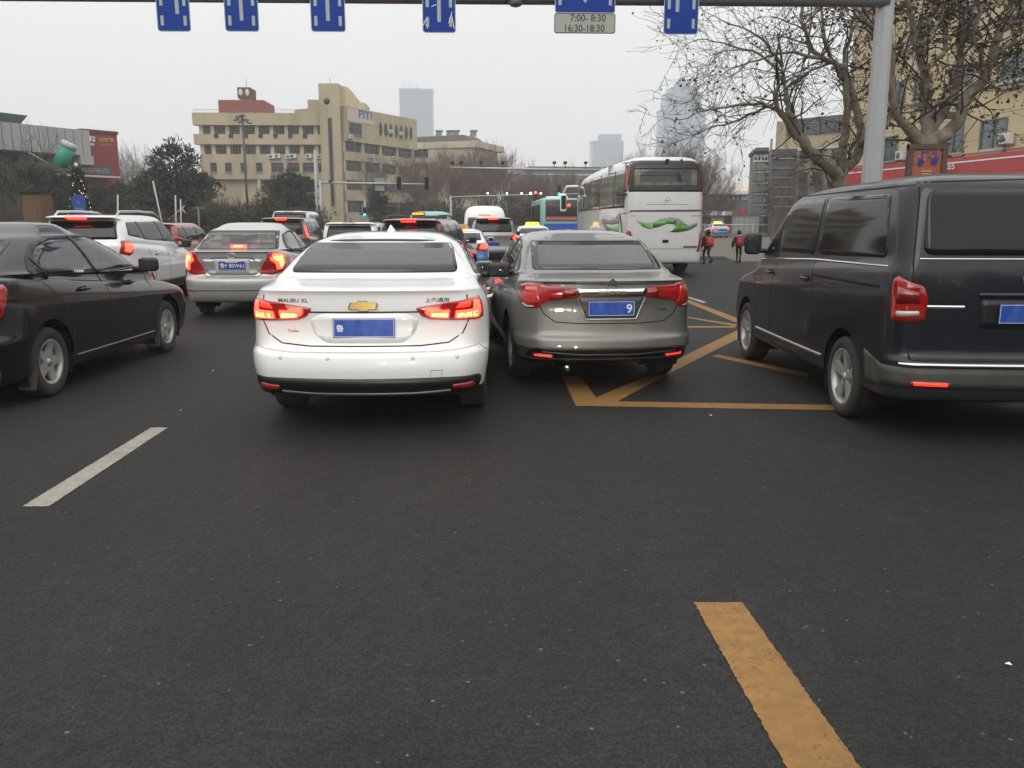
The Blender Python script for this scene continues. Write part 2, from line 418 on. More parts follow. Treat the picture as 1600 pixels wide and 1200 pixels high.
        cuts(min(xs), max(xs), 0); cuts(min(ys), max(ys), 1)
        cen = ((min(xs) + max(xs)) / 2, (min(ys) + max(ys)) / 2); hw = ((max(xs) - min(xs)) / 2 + 1e-6, (max(ys) - min(ys)) / 2 + 1e-6)
        bnd = [e for e in bm.edges if e.is_boundary]
        r = bmesh.ops.extrude_edge_only(bm, edges=bnd); low = set(v for v in r['geom'] if isinstance(v, bmesh.types.BMVert))
        bm.normal_update()
        for v in bm.verts:
            p, n = s.cast(v.co.x, v.co.y, mode)
            q = dome * max(0, 1 - ((v.co.x - cen[0]) / hw[0])**2) * max(0, 1 - ((v.co.y - cen[1]) / hw[1])**2)
            v.co = p + n * (off + q - (skirt if v in low else 0))
        bmesh.ops.recalc_face_normals(bm, faces=bm.faces)
        # make it face outwards
        f0 = max(bm.faces, key=lambda f: f.calc_area()); c0 = f0.calc_center_median()
        _, nn = s.tree.find_nearest(c0)[0], s.tree.find_nearest(c0)[1]
        if f0.normal.dot(nn) < 0: bmesh.ops.reverse_faces(bm, faces=bm.faces[:])
        o = link_bm(bm, name, [m], parent or s.root)
        for p_ in o.data.polygons: pass
        return o
    def ribbon(s, name, line, mode, width, m=None, off=0.0015, parent=None, closed=False, thick=0.0):
        """several lines become one piece; line = [(u,v)...] or list of such lines"""
        lines = line if isinstance(line[0][0], (tuple, list)) else [line]
        if name == 'window_pillar' and len(lines) > 1:
            return [s.ribbon(name, [l], mode, width, m, off, parent, closed, thick) for l in lines]
        mb = MB(); m = m or GAP
        for ln in lines:
            P = [Vector(p).to_2d() for p in ln]
            if closed: P.append(P[0])
            Q = []
            for a, b in zip(P, P[1:]):
                k = max(1, int((b - a).length / 0.04))
                for i in range(k): Q.append(a + (b - a) * (i / k))
            Q.append(P[-1]); vs = []; fs = []
            for i, q in enumerate(Q):
                d = (Q[min(i + 1, len(Q) - 1)] - Q[max(i - 1, 0)]); d = d.normalized() if d.length else Vector((1, 0)); nrm = Vector((-d.y, d.x)) * (width / 2)
                for sgn in (1, -1):
                    p, n = s.cast(q.x + sgn * nrm.x, q.y + sgn * nrm.y, mode); vs.append(p + n * (off + thick))
                    vs.append(p - n * 0.003)
            for i in range(len(Q) - 1):
                a = 4 * i; b = a + 4
                fs += [(a, a + 2, b + 2, b), (a + 1, a, b, b + 1), (a + 2, a + 3, b + 3, b + 2)]
            mb.add(vs, fs, m, True)
        return mb.build(name, parent or s.root)
    def add_wheels(s, width=0.205, rimr=0.21, style='five', rimmat=None, dirty=False):
        for (wx, wy, wr) in s.wheels:
            for sx in (1, -1):
                wh = wheel(wr, width, rimr * wr / 0.32, style, sx, rimmat or ALU)
                wh.parent = s.root; wh.location = (sx * (wx - width / 2), wy, wr)
            # liner: dark housing behind each opening
            for sx in (1, -1):
                mb = MB(); ar = wr + 0.085; n = 16; vs = []; fs = []
                for k in range(n + 1):
                    a = R(-25) + R(230) * k / n
                    y, z = wy + ar * math.cos(a), wr + 0.01 + ar * math.sin(a)
                    vs += [(sx * (wx - 0.015), y, z), (sx * (wx - 0.42), y, z)]
                for k in range(n): a = 2 * k; fs.append((a, a + 1, a + 3, a + 2))
                b = len(vs); vs.append((sx * (wx - 0.42), wy, wr)); fs += [(2 * k + 1, b, 2 * k + 3) for k in range(n)]
                mb.add(vs, fs, WELL); mb.build('wheel_arch', s.root)
    def mirror(s, x, y, z, m=None, wd=0.2, ht=0.14, glass=True, dp=0.11):
        for sx in (1, -1):
            mb = MB(); mb.box((sx * (x + wd / 2), y, z), (wd, dp, ht), m or s.paint, bev=0.05, seg=3)
            mb.tube([(sx * (x - 0.12), y + 0.03, z - ht * 0.35), (sx * (x + 0.05), y, z - ht * 0.3)], [0.035, 0.025], BLK, 6)
            o = mb.build('side_mirror', s.root)
            g = MB(); g.box((sx * (x + wd / 2), y - dp / 2 - 0.002, z), (wd - 0.04, 0.006, ht - 0.035), MIRG, bev=0.02, seg=2); g.build('mirror_glass', o)
    def handle(s, y, z, side, m=None, w_=0.2):
        p, n = s.cast(y, z, side); sg = 1 if p.x > 0 else -1
        mb = MB(); mb.box((p.x + sg * 0.026, y, z), (0.018, w_, 0.028), m or s.paint, bev=0.009, seg=2)
        mb.box((p.x + sg * 0.01, y - w_ * 0.42, z), (0.03, 0.025, 0.024), m or s.paint); mb.box((p.x + sg * 0.01, y + w_ * 0.42, z), (0.03, 0.025, 0.024), m or s.paint)
        mb.box((p.x + sg * 0.0025, y, z - 0.004), (0.004, w_ * 0.62, 0.055), GAP, bev=0.0)
        return mb.build('door_handle', s.root)
    def plate(s, x, z, text='', m=None, y=None, parent=None, tilt=0.0, extra=None):
        p, n = s.cast(x, z, 'rear'); y = p.y - 0.012 if y is None else y
        mb = MB(TR(x, y, z) @ RX(-tilt)); mb.box((0, 0, 0), (0.44, 0.008, 0.14), m or PLT, bev=0.003, seg=1)
        for a, b, c, d in ((-.212, .212, .061, .064), (-.212, .212, -.064, -.061), (-.214, -.211, -.064, .064), (.211, .214, -.064, .064)):
            mb.rng(a, b, -0.0058, -0.0035, c, d, WHT)
        if text:
            mb.text(text, (0, -0.0055, 0), 0.09, WHT, width=0.385, height=0.085, bold=0.003, ext=0.001)
        if extra: mb.text(extra[0], (extra[1], -0.0055, 0), 0.1, WHT, height=0.085 if len(extra) < 3 else extra[2], bold=0.012, ext=0.001)
        return mb.build('number_plate', parent or s.root)
    def letters(s, st, x, z, width, m, mode='rear', height=None, name='lettering', bold=0.01, off=0.004):
        vs, fs = text_geo(st, 1.0, 0.0, bold)
        xs = [v.x for v in vs]; ys = [v.y for v in vs]; w_ = max(xs) - min(xs); h_ = max(ys) - min(ys); k = width / w_; ky = height / h_ if height else k
        cx, cy = (max(xs) + min(xs)) / 2, (max(ys) + min(ys)) / 2; sg = -1 if mode == 'left' else 1; out_ = []
        for v in vs:
            p, n = s.cast(x + sg * (v.x - cx) * k, z + (v.y - cy) * ky, mode); out_.append(p + n * off)
        mb = MB(); mb.add(out_, fs, m); return mb.build(name, s.root)
    def cabin(s, y0, y1, w_, zb, seatm, rows, dash=None, zs=0.0):
        """floor tub, seats and dashboard seen through the panes"""
        mb = MB(); mb.rng(-w_, w_, y0, y1, zb - 0.03, zb, CABIN); mb.rng(-w_, w_, y0 - .02, y0, zb, zb + 0.42, CABIN)
        mb.build('cabin_floor', s.root)
        for (yy, xs, wd, rec) in rows:
            for x in xs:
                q = MB(TR(x, yy, zb + 0.28 + zs))
                q.box((0, 0.28, 0.02), (wd, 0.5, 0.16), seatm, bev=0.05, seg=2)
                q.box((0, 0, 0.28), (wd, 0.13, 0.60), seatm, rot=RX(rec), bev=0.06, seg=3)
                q.box((0, -0.07, 0.66), (min(wd * 0.55, 0.27), 0.09, 0.17), seatm, rot=RX(rec), bev=0.04, seg=3)
                q.tube([(-.06, -.05, .56), (-.06, -.05, .62)], .008, CHR, 5); q.tube([(.06, -.05, .56), (.06, -.05, .62)], .008, CHR, 5)
                q.build('seat', s.root)
        if dash: 
            q = MB(); q.box((0, dash[0], dash[1]), (w_ * 2, 0.42, 0.22), CABIN, bev=0.08, seg=2)
            q.tube([(-.36 + .18 * math.cos(t / 8 * math.pi), dash[0] - .32 - .05 * math.sin(t / 8 * math.pi), dash[1] + .02 + .18 * math.sin(t / 8 * math.pi)) for t in range(17)], 0.014, CABIN, 6)
            q.build('dashboard', s.root)
MIRG = mat('mirror_glass', (0.03, 0.032, 0.035), 0.08)
def wheel(wr, width, rr, style, side, rm):
    mb = MB(); hw = width / 2; X = RY(math.pi / 2)
    prof = [(rr, -hw * 0.9), (rr + 0.012, -hw), (wr * 0.86, -hw * 1.03), (wr * 0.95, -hw * 0.93), (wr - 0.006, -hw * 0.76)]
    for gz in (-.5, -.17, .17, .5):
        prof += [(wr, hw * (gz - .12)), (wr - 0.008, hw * (gz - .02)), (wr - 0.008, hw * (gz + .02)), (wr, hw * (gz + .12))]
    prof += [(wr - 0.006, hw * 0.76), (wr * 0.95, hw * 0.93), (wr * 0.86, hw * 1.03), (rr + 0.012, hw), (rr, hw * 0.9), (rr, -hw * 0.9)]
    mb.lathe(prof, RUB, 40, X); root = mb.build('tyre')
    wh = bpy.data.objects.new('wheel', None); COL.objects.link(wh); wh.empty_display_size = 0.1; root.parent = wh
    q = MB(); S = 1 if side > 0 else -1; XX = RY(S * math.pi / 2)
    q.lathe([(rr + 0.002, hw * 0.95), (rr - 0.008, hw * 0.97), (rr - 0.02, hw * 0.9), (rr - 0.028, hw * 0.55), (rr - 0.03, -hw * 0.8)], rm, 40, XX)
    q.lathe([(0.001, hw * 0.82), (0.03, hw * 0.8), (0.034, hw * 0.66), (0.065, hw * 0.6), (0.07, hw * 0.3)], rm, 20, XX)
    def spoke(a, w0, w1, r0=0.04, r1=rr - 0.012, lift=0.72, twist=0.0):
        vs = []
        for r_, wd, h in ((r0, w0, lift), ((r0 + r1) / 2, (w0 + w1) / 2 * 0.92, lift * 0.98 + 0.03), (r1, w1, 0.86)):
            for dx in (-wd, wd):
                ang = a + twist * r_; c, s_ = math.cos(ang), math.sin(ang)
                vs.append((r_ * c - dx * s_, r_ * s_ + dx * c, hw * h)); vs.append((r_ * c - dx * 1.15 * s_, r_ * s_ + dx * 1.15 * c, hw * h - 0.028))
        fs = []
        for i in (0, 4): fs += [(i, i + 2, i + 6, i + 4), (i + 1, i, i + 4, i + 5), (i + 2, i + 3, i + 7, i + 6)]
        q.add(vs, fs, rm, False, XX)
    if style == 'five':
        for k in range(5): spoke(2 * math.pi * k / 5 + .3, 0.05, 0.028)
    elif style == 'cap':
        for k in range(6): spoke(2 * math.pi * k / 6 + .2, 0.045, 0.05)
    elif style == 'double':
        for k in range(5):
            spoke(2 * math.pi * k / 5 - .13, 0.016, 0.022); spoke(2 * math.pi * k / 5 + .13, 0.016, 0.022)
    else:
        for k in range(10): spoke(2 * math.pi * k / 10, 0.014, 0.02)
    if style != 'bus':
        pass
    q.build('rim', wh)
    d = MB(); d.lathe([(0.001, -hw * 0.15), (rr - 0.035, -hw * 0.15), (rr - 0.035, -hw * 0.3)], DISC, 24, XX)
    d.lathe([(0.05, hw * 0.02), (rr * 0.72, hw * 0.02), (rr * 0.72, -hw * 0.1)], mat('brake_disc', (0.12, 0.12, 0.12), 0.4, 0.9), 24, XX); d.build('brake_disc', wh)
    return wh
# ================================================================ vehicles
def sedan_rings(L=4.9, W=0.92, zb=0.2, zlip=1.09, ybp=0.0, ylip=0.06, ygb=0.55, zgb=1.14, yrt=1.3, zrt=1.41, zroof=1.465, ypk=2.2,
                ywt=2.7, zwt=1.39, ycw=3.6, zcw=1.0, wgb=0.79, wrt=0.60, zbump=0.62, bulge=0.13, zshould=0.93, step=0.07, Rw=0.20, fend=0.35):
    """bottom up: sill, bumper, waist, boot lip, deck, glass base, roof"""
    b = bulge
    return [
        (0.30, zb, L - 0.25, zb, W - 0.10, b, .14, .2),
        (0.10, zb + 0.03, L - 0.08, zb + 0.02, W - 0.05, b, .16, .24),
        (ybp + 0.02, zb + 0.16, L - 0.01, zb + 0.14, W - 0.02, b, Rw, .30),
        (ybp, zbump - 0.10, L, 0.46, W - 0.005, b, Rw, .32),
        (ybp + 0.01, zbump - 0.02, L, 0.54, W, b, Rw, .33),
        (ybp + step, zbump + 0.04, L - 0.02, 0.60, W, b, Rw, fend),
        (ybp + step + 0.03, zshould - 0.12, L - 0.06, 0.68, W, b, Rw, fend),
        (ybp + step + 0.01, zshould, L - 0.16, 0.74, W - 0.01, b, Rw, fend + .02),
        (ylip + 0.02, zlip - 0.045, L - 0.35, 0.80, W - 0.045, b, Rw, fend + .04),
        (ylip, zlip - 0.012, L - 0.55, 0.84, W - 0.065, b, Rw, fend + .05),
        (ylip + 0.035, zlip, L - 0.75, 0.87, W - 0.08, b * .95, Rw, fend + .05),
        (ylip + (ygb - ylip) * 0.55, (zlip + zgb) / 2 - 0.008, ycw + 0.35, zcw - 0.045, W - 0.105, b * .8, .2, .4),
        (ygb - 0.03, zgb - 0.012, ycw + 0.06, zcw - 0.012, wgb + 0.03, b * .8, .16, .46),
        (ygb + 0.03, zgb + 0.012, ycw - 0.04, zcw + 0.02, wgb, b * .8, .13, .46),
        (ygb + (yrt - ygb) * 0.5, zgb + (zrt - zgb) * 0.52, (ycw + ywt) / 2, (zcw + zwt) / 2 + 0.02, wgb - (wgb - wrt) * 0.42, b * .6, .12, .42, .1, .12, .4),
        (yrt - 0.06, zrt - 0.022, ywt + 0.06, zwt - 0.02, wrt + 0.015, b * .4, .12, .35, .1, .12, .35),
        (yrt + 0.05, zrt + 0.004, ywt - 0.08, zwt + 0.008, wrt - 0.035, b * .3, .14, .3, .08, .14, .3),
        (yrt + 0.30, zroof - 0.018, ywt - 0.25, zroof - 0.02, wrt - 0.17, .04, .2, .25, .04, .2, .25),
        (yrt + 0.55, zroof - 0.003, ywt - 0.45, zroof - 0.004, wrt * .4, .02, .1, .1, .02, .1, .1),
        (ypk - 0.06, zroof, ypk + 0.06, zroof, 0.05, .0, .02, .02, .0, .02, .02)]
def suv_rings(L=4.5, W=0.91, zb=0.24, zroof=1.70, ybelt=0.06, zbelt=1.12, yrt=0.30, ywt=1.9 + 0.8, ycw=3.4, zcw=1.08, wrt=0.62, wgb=0.80, spoil=0.12, bulge=0.10, hood=0.92, nose=0.8):
    return [
        (0.22, zb, L - 0.22, zb, W - 0.10, bulge, .12, .18),
        (0.05, zb + 0.04, L - 0.06, zb + 0.04, W - 0.03, bulge, .16, .22),
        (0.0, 0.46, L, 0.44, W, bulge, .18, .26),
        (0.0, 0.62, L, 0.60, W, bulge, .18, .26),
        (0.07, 0.70, L - 0.02, nose - 0.08, W, bulge, .18, .28),
        (0.08, 0.92, L - 0.12, nose, W - 0.01, bulge, .18, .28),
        (ybelt, zbelt - 0.08, L - 0.35, hood - 0.04, W - 0.03, bulge, .16, .26),
        (ybelt + 0.02, zbelt - 0.01, ycw + 0.35, zcw - 0.06, W - 0.07, bulge, .15, .26),
        (ybelt + 0.05, zbelt + 0.04, ycw, zcw, wgb + 0.01, bulge, .13, .26),
        (ybelt + (yrt - ybelt) * 0.5, (zbelt + zroof) / 2, (ycw + ywt) / 2, (zcw + zroof) / 2 + 0.02, (wgb + wrt) / 2 + 0.03, bulge * .8, .13, .24, .1, .13, .3),
        (yrt - 0.02, zroof - 0.11, ywt + 0.10, zroof - 0.10, wrt + 0.05, bulge * .6, .14, .2, .1, .14, .3),
        (yrt - spoil, zroof - 0.055, ywt + 0.0, zroof - 0.05, wrt + 0.01, bulge * .6, .16, .16, .1, .16, .3),
        (yrt - spoil + 0.03, zroof - 0.03, ywt - 0.12, zroof - 0.025, wrt - 0.05, bulge * .5, .2, .2, .08, .2, .3),
        (yrt + 0.25, zroof - 0.006, ywt - 0.4, zroof - 0.005, wrt - 0.22, .03, .2, .25, .03, .2, .25),
        (ywt * 0.5, zroof, ywt * 0.5 + 0.2, zroof, 0.08, .0, .04, .04, .0, .04, .04)]

def both(fn):
    for s_ in ('left', 'right'): fn(s_)
def lamp_pair(v, poly, lens, cores=(), name='tail_lamp', dome=0.008, off=0.006, mode='wrap'):
    for sg in (1, -1):
        q = poly if sg > 0 else flip(poly)
        o = v.panel(name, rpoly(q, 0.02, 3), mode, lens, off=off, skirt=0.02, grid=0.04, dome=dome)
        for (cp, cm) in cores:
            c = cp if sg > 0 else flip(cp)
            v.panel('lamp_reflector_element', rpoly(c, 0.012, 2), mode, cm, off=off + dome + 0.003, skirt=0.01, parent=o, grid=0.04)

# ---------------------------------------------------------------- 1 white sedan ahead
WP = mat('white_paint', (0.80, 0.81, 0.80), 0.32, coat=1.0, var=0.015, scale=3, dirt=0.10, dz=(0.15, 0.6), dirtcol=(0.25, 0.33, 0.3))
wm = Vehicle('white_sedan', 'white sedan straight ahead with lit brake lamps and a gold cross badge', 'car',
             sedan_rings(L=4.92, W=0.915, zlip=1.085, zgb=1.15, ygb=0.62, yrt=1.30, zrt=1.405, zroof=1.475, ypk=2.3, ywt=2.85, ycw=3.75, wgb=0.80, wrt=0.60, bulge=0.16, fend=.38, ylip=0.05, zb=.26),
             WP, (-0.87, 6.2), R(-0.6), wheels=[(0.86, 1.12, 0.335), (0.86, 3.95, 0.335)], arch=0.05, zblack=.345)
v = wm; wm.root.scale = (1.045, 1.02, 1.02)
v.add_wheels(0.22, 0.22, 'double')
v.panel('rear_window', rpoly([(-.655, 1.165), (.655, 1.165), (.585, 1.385), (-.585, 1.385)], .05), 'rear', FRIT, off=0.003)
v.panel('rear_window_glass', rpoly([(-.635, 1.175), (.635, 1.175), (.565, 1.378), (-.565, 1.378)], .05), 'rear', TINTG, off=0.006)
v.panel('spoiler_lip', rpoly([(-.44, 1.345), (-.30, 1.30), (.30, 1.30), (.44, 1.345), (.30, 1.36), (-.30, 1.36)], .01), 'top', BLK, off=0.006, skirt=0.01)
mb = MB(); mb.add([(-.035, 1.95, 1.462), (.035, 1.95, 1.462), (.03, 2.16, 1.47), (-.03, 2.16, 1.47), (-.006, 1.985, 1.53), (.006, 1.985, 1.53)], [(0, 1, 5, 4), (1, 2, 5), (2, 3, 4, 5), (3, 0, 4)], WP); mb.build('aerial_fin', v.root)
lampP = [(0.415, .945), (.47, .885), (.56, .86), (.80, .85), (1.25, .845), (1.52, .86), (1.50, .97), (1.36, 1.015), (1.05, 1.005), (.76, .985)]
lamp_pair(v, lampP, REDL, [([(.50, .905), (.56, .875), (.735, .866), (.735, .93), (.66, .925), (.62, .945), (.50, .945)], LIT),
                           ([(.56, .882), (.725, .874), (.725, .905), (.56, .905)], LITH),
                           ([(.80, .866), (1.20, .858), (1.30, .90), (1.28, .985), (1.10, .985), (1.06, .925), (.80, .92)], LIT),
                           ([(.82, .872), (1.18, .868), (1.20, .905), (.82, .902)], LITH), ([(.80, .94), (1.0, .945), (1.02, .985), (.84, .975)], LITR)])
v.ribbon('boot_seam', [[(-.725, 1.075), (-.735, .98), (-.745, .85), (-.70, .75), (-.60, .685), (-.4, .667), (.4, .667), (.60, .685), (.70, .75), (.745, .85), (.735, .98), (.725, 1.075)]], 'rear', 0.009)
v.panel('plate_recess', rpoly([(-.29, .905), (.29, .905), (.39, .86), (.36, .76), (.27, .69), (-.27, .69), (-.36, .76), (-.39, .86)], .04), 'rear', WP, off=0.006, skirt=0.012)
v.plate(0.0, .80, m=PLTS, extra=('鲁', -.17, .055))
v.ribbon('plate_garnish', [[(-.40, .915), (.40, .915)]], 'rear', 0.012, BLK)
mb = MB()
bt = [(-.095, -.012), (-.085, -.022), (-.030, -.022), (-.026, -.033), (.036, -.033), (.032, -.022), (.085, -.022), (.095, .012), (.090, .022), (.030, .022), (.026, .033), (-.036, .033), (-.032, .022), (-.080, .022)]
p_, n_ = v.cast(0, .962, 'rear')
mb.prism([(a * 1.12, b * 1.16) for a, b in bt], 0, .006, CHR, X=TR(0, p_.y - .002, .962) @ RX(math.pi / 2)); mb.prism(bt, .0, .010, GOLD, X=TR(0, p_.y - .002, .962) @ RX(math.pi / 2)); mb.build('badge', v.root)
v.letters('MALIBU XL', -.50, 1.0, .22, mat('badge_lettering', (.06, .05, .04), .3), height=.028)
v.letters('上汽通用', .52, 1.0, .17, mat('badge_lettering', (0, 0, 0)), height=.034)
v.letters('Turbo', -.515, .775, .085, mat('red_brown_lettering', (.35, .04, .04), .3), height=.02)
v.panel('rear_diffuser', rpoly([(-1.12, .435), (1.12, .435), (1.28, .40), (1.2, .32), (.5, .315), (-.5, .315), (-1.2, .33), (-1.28, .40)], .04), 'wrap', BLK, off=0.006, skirt=0.012)
v.ribbon('diffuser_trim', [[(-.72, .325), (-.4, .312), (.4, .312), (.72, .325)]], 'wrap', 0.02, mat('satin_grey', (.12, .12, .12), .35, .5), off=.012)
lamp_pair(v, [(.72, .375), (1.0, .385), (1.08, .355), (.95, .335), (.74, .345)], REDL, name='reflector', off=0.012, dome=0.002)
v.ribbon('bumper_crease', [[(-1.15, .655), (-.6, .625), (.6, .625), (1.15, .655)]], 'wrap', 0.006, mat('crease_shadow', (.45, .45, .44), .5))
for x in (-.66, -.26, .36, .74):
    p_, n_ = v.cast(x, .585, 'wrap'); mb = MB(); mb.lathe([(.0005, .004), (.010, .004), (.011, .002), (.012, 0)], mat('sensor_white', (.68, .68, .67), .4), 14, TR(*p_) @ n_.to_track_quat('Z', 'Y').to_matrix().to_4x4())
    mb.lathe([(.0115, .0022), (.0128, .0022)], GAP, 14, TR(*p_) @ n_.to_track_quat('Z', 'Y').to_matrix().to_4x4()); mb.build('parking_sensor', v.root)
v.ribbon('tow_hook_cover', [[(.50, .42), (.50, .49), (.60, .49), (.60, .42)]], 'wrap', 0.003)
v.ribbon('exhaust_seam', [[(-1.2, .66), (-1.35, .62), (-1.6, .60)], [(1.2, .66), (1.35, .62), (1.6, .60)]], 'wrap', 0.004)
for side in ('left', 'right'):
    v.panel('side_window', rpoly([(.95, 1.13), (1.25, 1.27), (1.7, 1.38), (2.6, 1.395), (3.0, 1.31), (3.55, 1.06), (2.2, 1.07), (1.1, 1.1)], .05), side, TINT, off=.004)
    v.ribbon('window_pillar', [[(2.25, 1.07), (2.2, 1.40)]], side, .05, BLK, off=.007)
    v.ribbon('window_trim', [[(.93, 1.115), (2.2, 1.055), (3.6, 1.035)]], side, .016, CHR, off=.005)
    v.ribbon('door_seam', [[(1.5, 1.07), (1.62, .7), (1.62, .35)], [(2.3, 1.05), (2.3, .35)], [(3.5, .98), (3.5, .4)], [(1.6, .33), (3.5, .33)]], side, .008)
    v.handle(1.75, .90, side, CHR); v.handle(2.85, .88, side, CHR)
v.mirror(.88, 2.95, 1.06, BLK, .24, .155)
v.panel('windscreen', rpoly([(-.66, 1.05), (.66, 1.05), (.54, 1.37), (-.54, 1.37)], .05), 'front', TINT, off=.004)

# ---------------------------------------------------------------- 2 grey-brown sedan
GP = mat('bronze_grey_paint', (0.17, 0.165, 0.15), 0.30, 0.55, coat=0.8, var=0.03, scale=3, dirt=0.25, dz=(0.15, 1.2), dirtcol=(0.22, 0.2, 0.17))
rw = [(-.66, 1.125), (.66, 1.125), (.60, 1.40), (-.60, 1.40)]
sw = [(.92, 1.10), (1.15, 1.22), (1.55, 1.36), (1.9, 1.405), (2.55, 1.41), (2.95, 1.32), (3.5, 1.05), (2.0, 1.06)]
ins = lambda P, k, cx, cz: [(cx + (a - cx) * k, cz + (b - cz) * k) for a, b in P]
sg = Vehicle('bronze_grey_sedan', 'dusty bronze grey sedan with unlit red lamps and chrome bar, right of the white sedan', 'car',
             sedan_rings(L=4.78, W=0.895, zlip=1.065, zgb=1.115, ygb=0.60, yrt=1.28, zrt=1.42, zroof=1.50, ypk=2.3, ywt=2.75, zwt=1.42, ycw=3.6, wgb=.79, wrt=.615, bulge=.17, zbump=.53, step=.05, fend=.40, ylip=.05, zb=.27),
             GP, (1.22, 7.72), R(4.0), wheels=[(0.845, 1.06, 0.325), (0.845, 3.77, 0.325)], arch=0.05, zblack=.33,
             holes=[('rear', ins(rw, .93, 0, 1.262))] + [(q, ins(sw, .94, 2.1, 1.24)) for q in ('left', 'right')])
v = sg; v.add_wheels(.205, .215, 'double')
v.cabin(.75, 3.7, .76, .35, SEATG, [(1.15, (-.36, .36), .58, -.2), (2.15, (-.38, .38), .5, -.18)], (3.35, .95), zs=-.07)
mb = MB(); mb.box((0, .86, 1.075), (1.25, .5, .02), mat('parcel_shelf', (.10, .10, .095), .9)); mb.build('parcel_shelf', v.root)
for x in (-.38, .36):
    mb = MB(); mb.box((x, .78, 1.105), (.36, .16, .045), mat('pale_cushion', (.5, .5, .46), .9), bev=.02); mb.build('headrest', v.root)
v.panel('rear_window_border', rpoly(rw, .04), 'rear', FRIT, off=.003, hole=rpoly(ins(rw, .90, 0, 1.262), .04), skirt=.006)
v.panel('rear_window', rpoly(ins(rw, .93, 0, 1.262), .04), 'rear', GLSD, off=.001, skirt=.002)
for side in ('left', 'right'):
    v.panel('side_window_border', rpoly(sw, .04), side, BLK, off=.004, hole=rpoly(ins(sw, .92, 2.1, 1.24), .04), skirt=.008)
    v.panel('side_window', rpoly(ins(sw, .94, 2.1, 1.24), .04), side, GLSD, off=.001, skirt=.002)
    v.ribbon('window_pillar', [[(2.22, 1.06), (2.08, 1.41)], [(1.28, 1.08), (1.45, 1.33)]], side, .035, BLK, off=.007)
    v.ribbon('window_trim', [[(.90, 1.085), (2.0, 1.045), (3.55, 1.03)]], side, .014, CHR, off=.005)
    v.ribbon('door_seam', [[(1.42, 1.05), (1.55, .7), (1.55, .33)], [(2.25, 1.04), (2.28, .33)], [(3.4, .98), (3.42, .33)], [(1.55, .31), (3.42, .31)]], side, .008)
    v.handle(1.72, .87, side); v.handle(2.85, .85, side)
    v.ribbon('side_crease', [[(.7, .90), (1.8, .84), (3.8, .80)]], side, .012, GP, off=.004)
v.mirror(.86, 2.9, 1.04, None, .22, .15)
lp = [(.33, .982), (.34, .905), (.52, .885), (.74, .865), (.86, .80), (1.1, .79), (1.35, .84), (1.62, .95), (1.60, 1.0), (1.1, 1.035), (.80, 1.03), (.70, 1.015)]
lamp_pair(v, lp, REDL, [([(.37, .96), (.37, .92), (.52, .90), (.52, .985)], REDD), ([(.80, .85), (1.05, .82), (1.2, .84), (1.2, .99), (.86, 1.0)], mat('bright_red_lens', (.5, .02, .015), .15, coat=1.0)), ([(.90, .815), (1.1, .80), (1.28, .83), (1.28, .845), (1.0, .825)], CLRL)], dome=.0, off=.004)
v.panel('chrome_bar', rpoly([(-.34, .985), (.34, .985), (.31, .92), (-.31, .92)], .01), 'rear', CHR, off=.014, skirt=.02)
v.letters('东风雪铁龙', 0, .952, .26, mat('grey_lettering', (.25, .25, .25), .4), height=.03, off=.017)
mb = MB(); p_, n_ = v.cast(0, 1.035, 'rear')
for dz in (0, .026):
    mb.prism([(-.045, -.022 + dz), (0, .016 + dz), (.045, -.022 + dz), (.045, -.038 + dz), (0, -.004 + dz), (-.045, -.038 + dz)], 0, .012, CHR, X=TR(0, p_.y - .003, 1.04) @ RX(math.pi / 2))
mb.build('badge', v.root)
v.panel('plate_recess', rpoly([(-.33, .905), (.33, .905), (.24, .70), (-.24, .70)], .02), 'rear', mat('recess_grey', (.09, .085, .075), .4, .3), off=.003, skirt=.004)
v.ribbon('recess_trim', [[(-.325, .90), (-.24, .70), (.24, .70), (.325, .90)]], 'rear', .018, mat('satin_silver', (.45, .44, .41), .3, .7), off=.006)
v.plate(0.0, .80, m=PLTS, extra=('9', .165))
v.ribbon('boot_seam', [[(-.60, 1.05), (-.66, .98), (-.68, .86), (-.62, .75), (-.52, .675), (-.3, .662), (.3, .662), (.52, .675), (.62, .75), (.68, .86), (.66, .98), (.60, 1.05)]], 'rear', .009)
v.letters('C-QUATRE', -.47, .785, .20, CHR, height=.024); v.letters('1.6L', .50, .785, .10, CHR, height=.024)
v.panel('lower_bumper', rpoly([(-.95, .42), (-.75, .445), (.75, .445), (.95, .42), (1.15, .36), (1.05, .29), (-1.05, .29), (-1.15, .36)], .03), 'wrap', BLK, off=.006, skirt=.012)
v.ribbon('bumper_slot', [[(-.75, .395), (-.3, .37), (.3, .37), (.75, .395)]], 'wrap', .02, mat('dark_slot', (.05, .05, .048), .4, .5), off=.012)
lamp_pair(v, [(.62, .37), (.90, .385), (.92, .35), (.62, .34)], REDL, [([(.64, .362), (.88, .375), (.88, .36), (.64, .35)], LITR)], name='reflector', off=.012, dome=.001)  # reflector cores get a painted red glow, no lamp behind them
v.panel('windscreen', rpoly([(-.66, 1.06), (.66, 1.06), (.54, 1.38), (-.54, 1.38)], .05), 'front', TINT, off=.004)
mb = MB(); mb.tube([(-.4, .25, .25), (-.4, .12, .235)], .03, CHR, 10); mb.build('exhaust_pipe', v.root)

